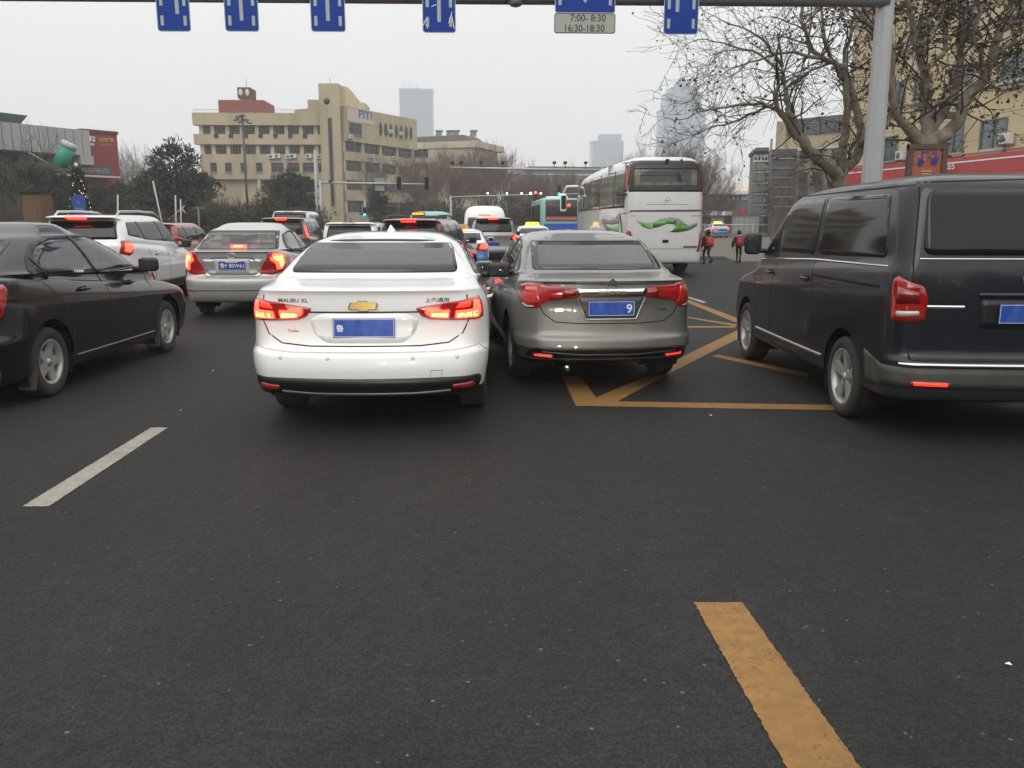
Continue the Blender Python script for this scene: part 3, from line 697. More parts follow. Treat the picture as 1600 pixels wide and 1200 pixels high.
# ---------------------------------------------------------------- 3 dark blue minivan
NP = mat('dark_navy_paint', (0.006, 0.007, 0.013), 0.30, 0.0, coat=0.45, spec=.35, var=0.08, scale=3, dirt=0.22, dz=(0.25, 0.75), dirtcol=(0.11, 0.10, 0.085))
L_ = 4.9
mr_ = [(0.25, .30, L_ - .3, .28, .86, .08, .1, .14), (0.04, .33, L_ - .08, .30, .93, .09, .14, .16), (0.0, .48, L_, .48, .95, .09, .16, .18), (0.0, .60, L_ + .0, .58, .955, .09, .16, .18),
       (.07, .66, L_ - .02, .68, .955, .08, .12, .14), (.08, 1.0, L_ - .10, .86, .955, .08, .12, .14), (.09, 1.16, L_ - .22, .93, .945, .08, .12, .14), (.10, 1.25, L_ - .75, 1.05, .93, .08, .12, .15),
       (.12, 1.33, 4.10, 1.13, .905, .07, .12, .15), (.19, 1.62, 3.62, 1.48, .87, .06, .12, .16), (.25, 1.84, 3.22, 1.76, .82, .05, .13, .18), (.31, 1.895, 3.05, 1.835, .77, .04, .16, .2), (.42, 1.93, 2.85, 1.885, .66, .04, .2, .2),
       (.7, 1.955, 2.5, 1.93, .45, .03, .2, .2), (1.4, 1.965, 1.9, 1.96, .12, 0, .05, .05)]
mp = Vehicle('dark_minivan', 'dark navy minivan with black tinted windows at the right edge', 'minivan', mr_, NP, (3.86, 5.72), R(-2.6),
             wheels=[(.93, 1.02, .335), (.93, 4.02, .335)], arch=.055)
v = mp; v.add_wheels(.225, .222, 'double')
v.panel('rear_window', rpoly([(-.74, 1.36), (.74, 1.36), (.70, 1.82), (-.70, 1.82)], .08), 'rear', TINT, off=.0015, skirt=.004)
v.ribbon('tailgate_seam', [[(-.80, .62), (-.80, 1.30), (-.74, 1.87), (0, 1.89), (.74, 1.87), (.80, 1.30), (.80, .62), (-.80, .62)]], 'rear', .010)
lamp_pair(v, [(.83, .90), (1.12, .885), (1.22, .91), (1.24, 1.18), (1.16, 1.215), (.86, 1.14), (.81, 1.05)], REDL, [([(.88, .935), (1.12, .925), (1.13, .965), (.88, .97)], CLRL), ([(.88, 1.02), (1.14, 1.02), (1.14, 1.14), (.90, 1.10)], REDD)], dome=.003)
v.ribbon('tailgate_trim', [[(-.70, 1.00), (-.45, 1.00)]], 'rear', .022, CHR, off=.006); v.ribbon('window_line', [[(-.76, 1.335), (.76, 1.335)]], 'rear', .010, CHR, off=.004)
v.panel('plate_recess', rpoly([(-.34, 1.06), (.34, 1.06), (.34, .85), (-.34, .85)], .03), 'rear', BLK, off=.003)
v.ribbon('plate_garnish', [[(-.36, 1.085), (.36, 1.085)]], 'rear', .03, NP, off=.012)
v.plate(0.0, .955, m=PLTS)
mb = MB(); p_, n_ = v.cast(0, 1.19, 'rear'); mb.lathe([(.001, .012), (.048, .012), (.052, .018), (.062, .018), (.066, .0)], CHR, 28, TR(0, p_.y, 1.19) @ RX(math.pi / 2)); mb.build('badge', v.root)
v.ribbon('bumper_trim', [[(-1.0, .59), (1.0, .59)]], 'wrap', .022, CHR, off=.008, thick=.004)
v.panel('bumper_skirt', rpoly([(-1.9, .56), (-1.0, .57), (1.0, .57), (1.9, .56), (1.9, .42), (-1.9, .42)], .02), 'wrap', mat('dusty_bumper', (.06, .058, .05), .6, var=.3, scale=5), off=.003)
lamp_pair(v, [(.55, .47), (.86, .475), (.88, .44), (.56, .435)], REDL, [([(.57, .463), (.84, .468), (.84, .447), (.57, .442)], LITR)], name='reflector', off=.010, dome=.001)  # same painted glow in the minivan's bumper reflectors
for side in ('left', 'right'):
    v.panel('rear_side_window', rpoly([(.42, 1.33), (.55, 1.80), (1.85, 1.80), (1.85, 1.30)], .07), side, TINT, off=.0015, skirt=.004)
    v.panel('sliding_door_window', rpoly([(1.92, 1.30), (1.92, 1.80), (3.0, 1.785), (3.0, 1.29)], .06), side, TINT, off=.0015, skirt=.004)
    v.panel('front_door_window', rpoly([(3.07, 1.27), (3.07, 1.775), (3.22, 1.74), (3.66, 1.44), (3.95, 1.20)], .05), side, TINT, off=.0015, skirt=.004)
    v.ribbon('window_trim', [[(.35, 1.275), (1.9, 1.255), (4.05, 1.17)]], side, .02, CHR, off=.004)
    v.ribbon('roof_gutter', [[(.35, 1.85), (3.1, 1.835), (3.45, 1.62)]], side, .012)
    v.ribbon('door_seam', [[(3.03, 1.79), (3.03, .36)], [(1.88, 1.81), (1.88, 1.2), (1.75, .9), (1.72, .40)], [(4.02, 1.18), (3.55, .8), (3.5, .36)], [(1.5, .35), (3.5, .35)]], side, .010)
    v.ribbon('slide_rail', [[(.42, 1.125), (1.86, 1.125)]], side, .028)
    v.ribbon('sill_trim', [[(1.45, .44), (3.55, .43)]], side, .03, mat('satin_trim', (.42, .40, .36), .35, .7), off=.006, thick=.006)
    v.panel('arch_guard', rpoly([(.55, .38), (.60, .64), (.45, .60), (.28, .56), (.30, .40)], .03), side, mat('dusty_bumper', (0, 0, 0)), off=.004)
    v.handle(1.98, 1.08, side); v.handle(3.14, 1.07, side)
v.mirror(.88, 3.72, 1.35, BLK, .19, .24)
v.panel('windscreen', rpoly([(-.74, 1.2), (.74, 1.2), (.66, 1.76), (-.66, 1.76)], .05), 'front', TINT, off=.0015, skirt=.004)
lamp_pair(v, [(.6, .78), (.85, .8), (.85, .92), (.62, .9)], CLRL, name='headlight', mode='front')

# ---------------------------------------------------------------- 4 black sedan on the left
BP = mat('black_paint', (0.006, 0.004, 0.005), 0.25, 0.0, coat=0.6, spec=.3, var=0.1, scale=4, dirt=0.04, dz=(0.15, 0.6), dirtcol=(0.12, 0.095, 0.07))
sw = [(.80, 1.075), (.93, 1.25), (1.10, 1.35), (1.5, 1.42), (2.3, 1.43), (2.75, 1.30), (3.32, 1.05), (2.0, 1.045)]
rw = [(-.62, 1.14), (.62, 1.14), (.56, 1.40), (-.56, 1.40)]
bs = Vehicle('black_sedan', 'black sedan with silver five-spoke wheels at the left edge of the photo', 'car',
             sedan_rings(L=4.53, W=0.88, zlip=1.10, zgb=1.13, ygb=.42, yrt=1.08, zrt=1.44, zroof=1.555, ypk=2.05, ywt=2.40, zwt=1.43, ycw=3.40, zcw=1.02, wgb=.785, wrt=.60, bulge=.13, zbump=.60),
             BP, (-4.83, 6.92), R(-2.2), wheels=[(.84, .96, .315), (.84, 3.62, .315)], arch=.06,
             holes=[('rear', ins(rw, .92, 0, 1.27))] + [(q, ins(sw, .92, 2.0, 1.22)) for q in ('left', 'right')])
v = bs; v.root.scale = (1, 1, 1.025); v.add_wheels(.20, .205, 'five')
v.cabin(.55, 3.4, .76, .35, SEATG, [(1.05, (-.36, .36), .58, -.2), (1.95, (-.37, .37), .5, -.15)], (3.1, .93))
v.panel('rear_window_border', rpoly(rw, .04), 'rear', FRIT, off=.003, hole=rpoly(ins(rw, .89, 0, 1.27), .04), skirt=.006)
v.panel('rear_window', rpoly(ins(rw, .92, 0, 1.27), .04), 'rear', GLSD, off=.001, skirt=.002)
for side in ('left', 'right'):
    v.panel('side_window_border', rpoly(sw, .04), side, BLK, off=.004, hole=rpoly(ins(sw, .90, 2.0, 1.22), .04), skirt=.008)
    v.panel('side_window', rpoly(ins(sw, .92, 2.0, 1.22), .04), side, GLSD, off=.001, skirt=.002)
    v.ribbon('window_pillar', [[(2.05, 1.045), (1.88, 1.42)], [(1.12, 1.06), (.98, 1.24)]], side, .05, BLK, off=.007)
    v.ribbon('door_seam', [[(.95, 1.05), (1.18, .85), (1.33, .60), (1.36, .32)], [(2.08, 1.04), (2.14, .8), (2.14, .30)], [(3.22, .98), (3.25, .30)], [(1.36, .29), (3.25, .29)]], side, .009)
    v.ribbon('sill_trim', [[(1.4, .315), (3.2, .315)]], side, .012, mat('grey_sill', (.2, .2, .2), .4), off=.008)
    v.handle(1.62, .92, side); v.handle(2.7, .91, side)
    for (y0, sg_) in ((.62, -1), (3.28, -1)):
        mb = MB(); x = .80 if side == 'right' else -.80
        mb.add([(x - .10, y0, .12), (x + .06, y0 + .0, .12), (x + .06, y0 + .06, .34), (x - .10, y0 + .06, .34), (x - .10, y0 + .01, .12), (x + .06, y0 + .01, .12), (x + .06, y0 + .07, .34), (x - .10, y0 + .07, .34)],
               [(0, 1, 2, 3), (5, 4, 7, 6), (0, 4, 5, 1), (1, 5, 6, 2), (3, 7, 4, 0)], mat('mud_flap', (.07, .06, .05), .8)); mb.build('mud_flap', v.root)
v.mirror(.85, 2.93, 1.09, None, .22, .155)
lamp_pair(v, [(.50, .80), (.80, .74), (1.25, .78), (1.55, 1.0), (1.45, 1.05), (.9, 1.03), (.52, .98)], REDL)
lamp_pair(v, [(.45, .60), (.72, .62), (.80, .76), (.5, .72)], CLRL, name='headlight', mode='front')
v.panel('windscreen', rpoly([(-.66, 1.07), (.66, 1.07), (.54, 1.40), (-.54, 1.40)], .05), 'front', GLSD, off=.004)
v.ribbon('boot_seam', [[(-.58, 1.09), (-.62, .95), (-.60, .70), (0, .68), (.60, .70), (.62, .95), (.58, 1.09)]], 'rear', .009)
v.plate(0, .84, m=PLT); v.panel('lower_bumper', rpoly([(-1.1, .36), (1.1, .36), (1.1, .22), (-1.1, .22)], .03), 'wrap', mat('mud_bumper', (.05, .04, .03), .8), off=.005)

# ---------------------------------------------------------------- 5 silver sedan with the readable plate
SP = mat('silver_paint', (0.42, 0.42, 0.41), 0.30, 0.45, coat=0.8, var=0.03, scale=3, dirt=0.22, dz=(0.15, 1.0), dirtcol=(0.2, 0.19, 0.17))
rw = [(-.69, 1.13), (.69, 1.13), (.60, 1.435), (-.60, 1.435)]
sw = [(.72, 1.10), (.85, 1.27), (1.02, 1.37), (1.5, 1.43), (2.3, 1.43), (2.75, 1.30), (3.3, 1.05), (2.0, 1.06)]
by = Vehicle('silver_sedan', 'silver sedan with lit lamps and blue plate reading 80W61', 'car',
             sedan_rings(L=4.53, W=.875, zlip=1.115, zgb=1.14, ygb=.42, yrt=1.05, zrt=1.47, zroof=1.575, ypk=2.05, ywt=2.4, zwt=1.44, ycw=3.4, zcw=1.02, wgb=.785, wrt=.60, bulge=.10, zbump=.66, step=.08, zb=.24),
             SP, (-4.10, 14.15), R(1.0), wheels=[(.80, .95, .31), (.80, 3.55, .31)], arch=.06, holes=[('rear', ins(rw, .93, 0, 1.28))] + [(q, ins(sw, .92, 2.0, 1.22)) for q in ('left', 'right')])
v = by; v.add_wheels(.19, .20, 'cap')
v.cabin(.55, 3.4, .76, .35, SEATB, [(1.02, (-.36, .36), .58, -.2), (1.95, (-.37, .37), .5, -.15)], (3.1, .93))
v.panel('rear_window_border', rpoly(rw, .03), 'rear', FRIT, off=.003, hole=rpoly(ins(rw, .92, 0, 1.28), .03), skirt=.006)
v.panel('rear_window', rpoly(ins(rw, .93, 0, 1.28), .03), 'rear', glass_mat('clear_rear_glass', (.72, .75, .71), 1.1, .28), off=.001, skirt=.002)
for side in ('left', 'right'):
    v.panel('side_window_border', rpoly(sw, .04), side, BLK, off=.004, hole=rpoly(ins(sw, .90, 2.0, 1.22), .04), skirt=.008)
    v.panel('side_window', rpoly(ins(sw, .92, 2.0, 1.22), .04), side, GLSD, off=.001, skirt=.002)
    v.ribbon('window_pillar', [[(2.05, 1.05), (1.88, 1.43)]], side, .05, BLK, off=.007)
    v.ribbon('door_seam', [[(.95, 1.05), (1.3, .75), (1.36, .34)], [(2.08, 1.04), (2.14, .33)], [(3.22, .98), (3.25, .33)]], side, .009)
    v.handle(1.62, .92, side); v.handle(2.7, .91, side)
v.mirror(.85, 2.93, 1.09, None, .2, .15)
lp = [(.50, .74), (.75, .72), (1.05, .76), (1.30, .80), (1.40, 1.0), (1.35, 1.09), (.95, 1.10), (.70, 1.08), (.62, .95)]
lamp_pair(v, lp, REDL, [([(.74, .96), (.86, .90), (.90, .80), (1.14, .82), (1.28, .92), (1.28, 1.06), (.80, 1.07)], LIT), ([(.80, .98), (.98, .93), (1.02, .84), (1.18, .88), (1.22, 1.02), (.84, 1.05)], LITH)])
v.panel('boot_panel', rpoly([(-.50, .98), (.50, .98), (.47, .80), (.36, .71), (-.36, .71), (-.47, .80)], .03), 'rear', SP, off=.004)
v.panel('plate_surround', rpoly([(-.30, .985), (.30, .985), (.27, .745), (-.27, .745)], .02), 'rear', mat('plate_white', (.5, .5, .49), .45), off=.008, skirt=.01)
v.plate(0, .875, '鲁F 80W61')
v.ribbon('plate_garnish', [[(-.34, .99), (-.30, 1.0), (.34, 1.0), (.38, .93)]], 'rear', .014, BLK, off=.009)
mb = MB(); p_, n_ = v.cast(0, 1.035, 'rear'); T_ = TR(0, p_.y, 1.035) @ RX(math.pi / 2)
mb.lathe([(.062, .004), (.066, .010), (.074, .010), (.078, .0)], CHR, 28, T_ @ Matrix.Diagonal((1, .62, 1, 1))); mb.text('BYD', (0, p_.y - .008, 1.035), .05, CHR, width=.1, height=.03, bold=.02); mb.build('badge', v.root)
v.ribbon('boot_seam', [[(-.56, 1.10), (-.58, .95), (-.52, .76), (-.42, .69), (.42, .69), (.52, .76), (.58, .95), (.56, 1.10)]], 'rear', .008)
ln = [[(.40, .93), (.44, .98), (.50, 1.01), (.56, 1.02)], [(-.40, .93), (-.44, .98), (-.5, 1.01), (-.56, 1.02)], [(.44, .85), (.48, .90), (.45, .91), (.50, .86)], [(.47, .92), (.46, .84)]]
v.ribbon('boot_sticker', ln, 'rear', .006, mat('sticker_dark', (.05, .05, .05), .5))
mb = MB(); mb.box((-.0, .575, 1.175), (.27, .04, .058), LIT, bev=.008, seg=1); mb.box((0, .55, 1.175), (.17, .012, .03), LITH, bev=.004, seg=1); mb.build('high_brake_lamp', v.root)
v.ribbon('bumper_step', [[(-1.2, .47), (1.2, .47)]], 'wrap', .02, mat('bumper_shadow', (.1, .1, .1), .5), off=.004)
lamp_pair(v, [(.60, .475), (.95, .50), (1.0, .47), (.62, .455)], REDL, name='reflector', off=.008, dome=.001)
v.panel('windscreen', rpoly([(-.66, 1.07), (.66, 1.07), (.54, 1.40), (-.54, 1.40)], .05), 'front', glass_mat('clear_rear_glass'), off=.004)
mb = MB(); mb.tube([(.42, .3, .27), (.42, .1, .26)], .025, BLK, 8); mb.build('exhaust_pipe', v.root)

# ---------------------------------------------------------------- SUVs and other traffic
def suv(name, label, paint, loc, yaw, L=4.5, W=.9, zroof=1.7, rails=None, lit=True, holes=(), group=None, cat='car', lamps=None, spoiler=None, zbelt=1.12, ht=1.0, glass=None, wr=.34, win=None, **k):
    v = Vehicle(name, label, cat, suv_rings(L=L, W=W, zroof=zroof, zbelt=zbelt, **k), paint, loc, yaw, wheels=[(W - .04, .88, wr), (W - .04, L - .93, wr)], arch=.05, group=group, sub=4, ns=34)
    v.add_wheels(.21, .215, 'double'); g = glass or TINT
    v.panel('rear_window', rpoly([(-.66, zbelt + .05), (.66, zbelt + .05), (.60, zroof - .12), (-.60, zroof - .12)], .05), 'rear', g, off=.004)
    for side in ('left', 'right'):
        v.panel('side_window', rpoly(win or [(.38, zbelt + .12), (.55, zroof - .14), (2.3, zroof - .12), (2.85, zroof - .24), (3.35, 1.14), (1.3, zbelt + .02)], .06), side, g, off=.004)
        v.ribbon('window_pillar', [[(2.1, zbelt + .01), (1.98, zroof - .13)], [(1.12, zbelt + .03), (1.02, zroof - .13)]], side, .05, BLK, off=.007)
        v.ribbon('door_seam', [[(1.1, 1.1), (1.3, .6), (1.3, .42)], [(2.1, 1.1), (2.12, .42)], [(3.2, 1.05), (3.22, .42)]], side, .010)
        v.handle(1.45, .98, side); v.handle(2.5, .96, side)
        v.panel('sill_cladding', rpoly([(1.30, .26), (1.30, .46), (3.1, .46), (3.1, .26)], .04), side, BLK, off=.008)
    v.panel('rear_cladding', rpoly([(-1.5, .55), (1.5, .55), (1.5, .30), (-1.5, .30)], .05), 'wrap', BLK, off=.008)
    mb = MB(); p_, n_ = v.cast(0, zroof - .07, 'rear')
    o = v.panel('high_brake_lamp', rpoly([(-.17, zroof - .035), (.17, zroof - .035), (.16, zroof - .075), (-.16, zroof - .075)], .012), 'rear', LIT if lit else REDL, off=.012, skirt=.02)
    lamps = lamps or [(.66, .95), (.90, .93), (1.25, .96), (1.35, 1.06), (1.2, 1.14), (.75, 1.12)]
    c = Vector((sum(a for a, b in lamps) / len(lamps), sum(b for a, b in lamps) / len(lamps)))
    lamp_pair(v, lamps, REDL, [([(c.x + (a - c.x) * .6, c.y + (b - c.y) * .6) for a, b in lamps], LIT)] if lit else [])
    if rails:
        for sx in (-1, 1):
            mb = MB(); x = sx * (k.get('wrt', .62) - .05); mb.tube([(x, .45, zroof - .04), (x, .62, zroof + .05), (x, 1.5, zroof + .065), (x, 2.3, zroof + .045), (x, 2.6, zroof - .04)], [.018, .022, .022, .02, .018], rails, 8); mb.build('roof_rail', v.root)
    v.mirror(W - .03, 2.95, 1.13, BLK, .2, .17)
    v.panel('windscreen', rpoly([(-.66, 1.14), (.66, 1.14), (.54, zroof - .16), (-.54, zroof - .16)], .05), 'front', g, off=.004)
    v.plate(0, .80, m=PLT)
    return v
lmp = [(.80, 1.02), (1.15, .98), (1.45, 1.05), (1.60, 1.16), (1.35, 1.25), (.9, 1.25)]
wsv = suv('white_suv', 'white SUV with silver roof rails and a glowing high brake lamp behind the black sedan', WP, (-7.18, 15.5), R(.5), L=4.27, W=.885, zroof=1.715, rails=mat('rail_silver', (.55, .55, .54), .3, .6),
          zbelt=1.22, lamps=lmp, spoil=.26, wrt=.60, ycw=3.2, ywt=2.5, wr=.33)
RP = mat('dark_red_paint', (0.13, 0.012, 0.016), 0.28, 0.3, coat=1.0, var=.05, dirt=.15, dz=(.2, 1.2))
rsv = suv('dark_red_suv', 'dark red SUV with roof rails and brake light on, in front of the white sedan', RP, (-1.60, 18.9), R(-9.0), L=4.6, W=.90, zroof=1.66, rails=BLK, zbelt=1.14, spoil=.2)
DG = mat('dark_grey_paint', (0.075, 0.072, 0.07), 0.3, 0.4, coat=1.0, var=.05, dirt=.2, dz=(.2, 1.2))
gsv = suv('dark_grey_suv', 'dark grey SUV with tall lit tail lamps behind the silver sedan', DG, (-6.05, 26.2), R(.5), L=4.55, W=.89, zroof=1.71, zbelt=1.14, lamps=[(1.0, 1.0), (1.25, .98), (1.15, 1.5), (1.0, 1.58), (.92, 1.3)])
LG = mat('pale_grey_paint', (0.28, 0.28, 0.28), 0.3, 0.4, coat=1.0, var=.05, dirt=.2, dz=(.2, 1.2))
fsv = suv('pale_grey_suv', 'pale grey SUV with dark spoiler, in front of the white van', LG, (.46, 29.9), R(0), L=4.5, W=.90, zroof=1.73, zbelt=1.16, spoil=.26)
rhb = suv('red_hatchback', 'small red hatchback seen between the white SUV and the silver sedan', mat('faded_red_paint', (.33, .07, .055), .35, coat=.8, var=.05), (-9.75, 25.5), R(0), L=4.0, W=.85, zroof=1.55, zbelt=1.02, lit=False, wr=.3)
whb = suv('white_hatchback', 'low white hatchback roof with a stub aerial left of the dark red SUV', WP, (-3.72, 24.4), R(0), L=4.2, W=.87, zroof=1.575, zbelt=1.05, lit=False, wr=.3, wrt=.70, wgb=.8)
mb = MB(); mb.tube([(0, .55, 1.56), (0, .50, 1.70)], [.012, .006], BLK, 6); mb.ball((0, .55, 1.575), .03, BLK, 6); mb.build('aerial', whb.root)
mpw = suv('white_people_carrier', 'white people carrier peeking over the roof of the dark grey SUV', WP, (-7.2, 32.6), R(0), L=4.8, W=.92, zroof=1.98, zbelt=1.2, lit=False, win=[(.38, 1.3), (.55, 1.82), (2.6, 1.84), (3.0, 1.7), (3.35, 1.24), (1.3, 1.24)])
bvr = [(.1, .3, 4.9, .3, .85, .05, .1, .1), (0, .45, 5.1, .45, .92, .06, .12, .14), (0, 1.0, 5.1, .9, .93, .06, .12, .14), (.02, 1.2, 5.0, 1.1, .93, .06, .12, .16), (.05, 1.5, 4.4, 1.5, .89, .06, .14, .2), (.12, 1.9, 3.9, 1.9, .84, .06, .2, .25), (.25, 2.12, 3.6, 2.12, .70, .05, .25, .3), (.55, 2.21, 3.3, 2.21, .45, .04, .2, .3), (1.6, 2.24, 2.4, 2.24, .1, 0, .05, .05)]
van = Vehicle('white_van', 'tall white high-roof van ahead of the pale grey SUV', 'van', bvr, WP, (.20, 35.6), 0, wheels=[(.89, .95, .33), (.89, 3.9, .33)], arch=.05, sub=4, ns=34)
v = van; v.add_wheels(.2, .2, 'cap'); v.panel('rear_window', rpoly([(-.74, 1.18), (.74, 1.18), (.70, 1.74), (-.70, 1.74)], .08), 'rear', TINTG, off=.004)
v.panel('high_brake_lamp', rpoly([(-.25, 1.86), (.25, 1.86), (.24, 1.80), (-.24, 1.80)], .02), 'rear', LIT, off=.01)
for side in ('left', 'right'): v.panel('side_window', rpoly([(.5, 1.15), (.6, 1.72), (4.0, 1.72), (4.5, 1.15)], .08), side, TINT, off=.004)
lamp_pair(v, [(.95, .8), (1.2, .8), (1.15, 1.3), (.98, 1.3)], REDL, [([(1.0, .95), (1.12, .95), (1.1, 1.2), (1.02, 1.2)], LIT)]); v.plate(0, .7)
v.mirror(.9, 4.2, 1.3, BLK, .2, .25)

def small_sedan(name, label, paint, loc, yaw, sign, zs=1.0, lower=None, lit=True, group=None, cat='taxi', signw=.5, signm=None, signtext=None):
    v = Vehicle(name, label, cat, sedan_rings(L=4.4, W=.85, zlip=1.03 * zs, zgb=1.06 * zs, ygb=.42, yrt=1.05, zrt=1.36 * zs, zroof=1.43 * zs, ypk=2.0, ywt=2.35, zwt=1.37 * zs, ycw=3.3, zcw=.98 * zs, wgb=.76, wrt=.59, bulge=.10, zbump=.6),
                paint, loc, yaw, wheels=[(.81, .95, .30), (.81, 3.5, .30)], arch=.05, group=group, sub=4, ns=30)
    v.add_wheels(.19, .19, 'cap')
    v.panel('rear_window', rpoly([(-.62, 1.09 * zs), (.62, 1.09 * zs), (.56, 1.35 * zs), (-.56, 1.35 * zs)], .05), 'rear', TINT, off=.004)
    for side in ('left', 'right'):
        v.panel('side_window', rpoly([(.75, 1.02 * zs), (1.1, 1.3 * zs), (1.5, 1.36 * zs), (2.3, 1.36 * zs), (2.7, 1.24 * zs), (3.2, 1.0 * zs)], .05), side, TINT, off=.004)
        v.ribbon('window_pillar', [[(2.0, 1.0 * zs), (1.85, 1.36 * zs)]], side, .06, paint, off=.008)
        if lower: v.panel('lower_side', rpoly([(1.32, .3), (1.32, .75), (3.1, .72), (3.1, .3)], .05), side, lower, off=.006)
    if lower: v.panel('lower_rear', rpoly([(-1.25, .85), (1.25, .85), (1.25, .32), (-1.25, .32)], .05), 'wrap', lower, off=.006)
    lamp_pair(v, [(.55, .78), (.85, .76), (1.2, .8), (1.25, .96), (.9, .98), (.6, .96)], REDL, [([(.66, .82), (.95, .8), (1.15, .84), (1.15, .93), (.7, .93)], LIT if lit else REDD)], off=.010)
    v.plate(0, .72, m=PLT); v.mirror(.82, 2.85, 1.03, paint, .2, .14)
    if sign:
        mb = MB(); mb.add([(a * signw, 1.72 + b * .09, 1.41 * zs + c) for c, k_ in ((0, 1), (.15, .8)) for a, b in ((-.5 * k_, -1), (.5 * k_, -1), (.5 * k_, 1), (-.5 * k_, 1))],
                          [(0, 3, 2, 1), (4, 5, 6, 7), (0, 1, 5, 4), (1, 2, 6, 5), (2, 3, 7, 6), (3, 0, 4, 7)], sign)
        mb.rng(-signw * .4, signw * .4, 1.66, 1.78, 1.36 * zs, 1.411 * zs, BLK)
        mb.text('TAXI', (0, 1.60, 1.41 * zs + .07), .08, mat('sign_red_lettering', (.45, .05, .02), .5), height=.07, ext=.012); mb.build('roof_sign', v.root)
    return v
BLU = mat('taxi_blue', (.03, .13, .38), .3, coat=1.0)
SGN = mat('yellow_roof_sign', (.62, .38, .10), .5)
small_sedan('white_taxi', 'white and blue taxi with a dull yellow roof sign beyond the dark red SUV', WP, (-.58, 24.3), 0, SGN, .96, BLU)
small_sedan('lit_sign_taxi', 'taxi with a brightly lit yellow roof sign right of the pale grey SUV', WP, (2.2, 34.5), 0, LITO, .99, BLU, signw=.62)
small_sedan('blue_taxi', 'blue and white taxi with glowing yellow roof sign by the far railing on the right', WP, (22.7, 80), R(-3), LITO, .98, BLU, signw=.8)
# teal minibus with an orange display
TEA = mat('teal_paint', (.26, .50, .47), .35, coat=.4, var=.05)
tr = [(.1, .35, 5.6, .35, .9, .04, .1, .1), (0, .5, 5.8, .5, .98, .05, .12, .14), (0, 1.1, 5.8, 1.1, 1.0, .05, .12, .14), (.05, 1.7, 5.5, 1.6, .95, .05, .14, .16), (.1, 1.92, 5.2, 1.95, .88, .05, .2, .2), (.3, 2.02, 4.9, 2.02, .6, .04, .2, .2), (2.5, 2.05, 3.2, 2.05, .1, 0, .05, .05)]
tm = Vehicle('teal_minibus', 'pale teal minibus with a small orange light display, beyond the dark red SUV', 'minibus', tr, TEA, (-2.35, 40), 0, wheels=[(.95, 1.1, .36), (.95, 4.6, .36)], arch=.05, sub=4, ns=30)
tm.add_wheels(.2, .2, 'cap'); tm.panel('rear_window', rpoly([(-.86, 1.0), (.86, 1.0), (.80, 1.84), (-.80, 1.84)], .06), 'rear', TINT, off=.004)
mb = MB(); mb.box((-.52, .06, 1.92), (.62, .06, .16), BLK, bev=.02, seg=1); mb.rng(-.78, -.26, .018, .026, 1.87, 1.97, mat('orange_led', (.8, .25, .02), .5, emit=(1, .33, .03), estr=1.6)); mb.build('display', tm.root)
for side in ('left', 'right'): tm.panel('side_window', rpoly([(.5, 1.1), (.6, 1.7), (4.7, 1.7), (5.1, 1.1)], .08), side, TINT, off=.004)
tm.plate(0, .7)

# ---------------------------------------------------------------- city bus
CB = empty('city_bus', (5.32, 57.5, 0), 0, 'teal city bus with dark back window and blue band, left of the coach', 'bus')
mb = MB(); mb.box((0, 5.4, 1.72), (2.5, 10.8, 2.72), TEA, bev=.16, seg=3); mb.build('body', CB)
mb = MB(); mb.box((.12, -.005, 2.28), (2.12, .03, 1.42), mat('bus_dark_panel', (.03, .028, .03), .2, coat=.5), bev=.06, seg=2); mb.build('rear_window', CB)
mb = MB(); mb.rng(-.92, 1.17, -.04, -.022, 1.62, 1.88, mat('bus_display', (.35, .10, .08), .5)); mb.text('福山区公交 文明出行从我做起', (.12, -.042, 1.75), .1, mat('display_lettering', (.75, .35, .3), .5), width=1.9, height=.12); mb.build('display', CB)
mb = MB(); mb.rng(-1.05, 1.2, -.012, -.003, .75, 1.42, mat('bus_blue', (.02, .10, .48), .35, coat=.5)); mb.build('blue_band', CB)
for sx in (-1, 1):
    mb = MB(); mb.rng(sx * 1.252, sx * 1.262, .8, 10.2, 1.5, 2.7, TINT); mb.build('side_window', CB)
    mb = MB(); mb.lathe([(.001, 0), (.09, 0), (.11, -.02)], LIT if sx > 0 else REDL, 16, TR(sx * .62, -.025, 2.62) @ RX(math.pi / 2)); mb.build('brake_lamp', CB)
    mb = MB(); mb.box((sx * 1.38, 10.6, 2.2), (.16, .12, .5), BLK, bev=.04); mb.tube([(sx * 1.15, 10.6, 2.75), (sx * 1.38, 10.65, 2.7), (sx * 1.38, 10.62, 2.4)], .025, BLK, 6); mb.build('side_mirror', CB)
    for wy in (2.6, 8.6):
        wh = wheel(.48, .28, .28, 'cap', sx, ALU); wh.parent = CB; wh.location = (sx * 1.12, wy, .48)
mb = MB(); mb.box((0, 3.0, 3.14), (1.5, 2.4, .22), WP, bev=.06); mb.build('roof_unit', CB)

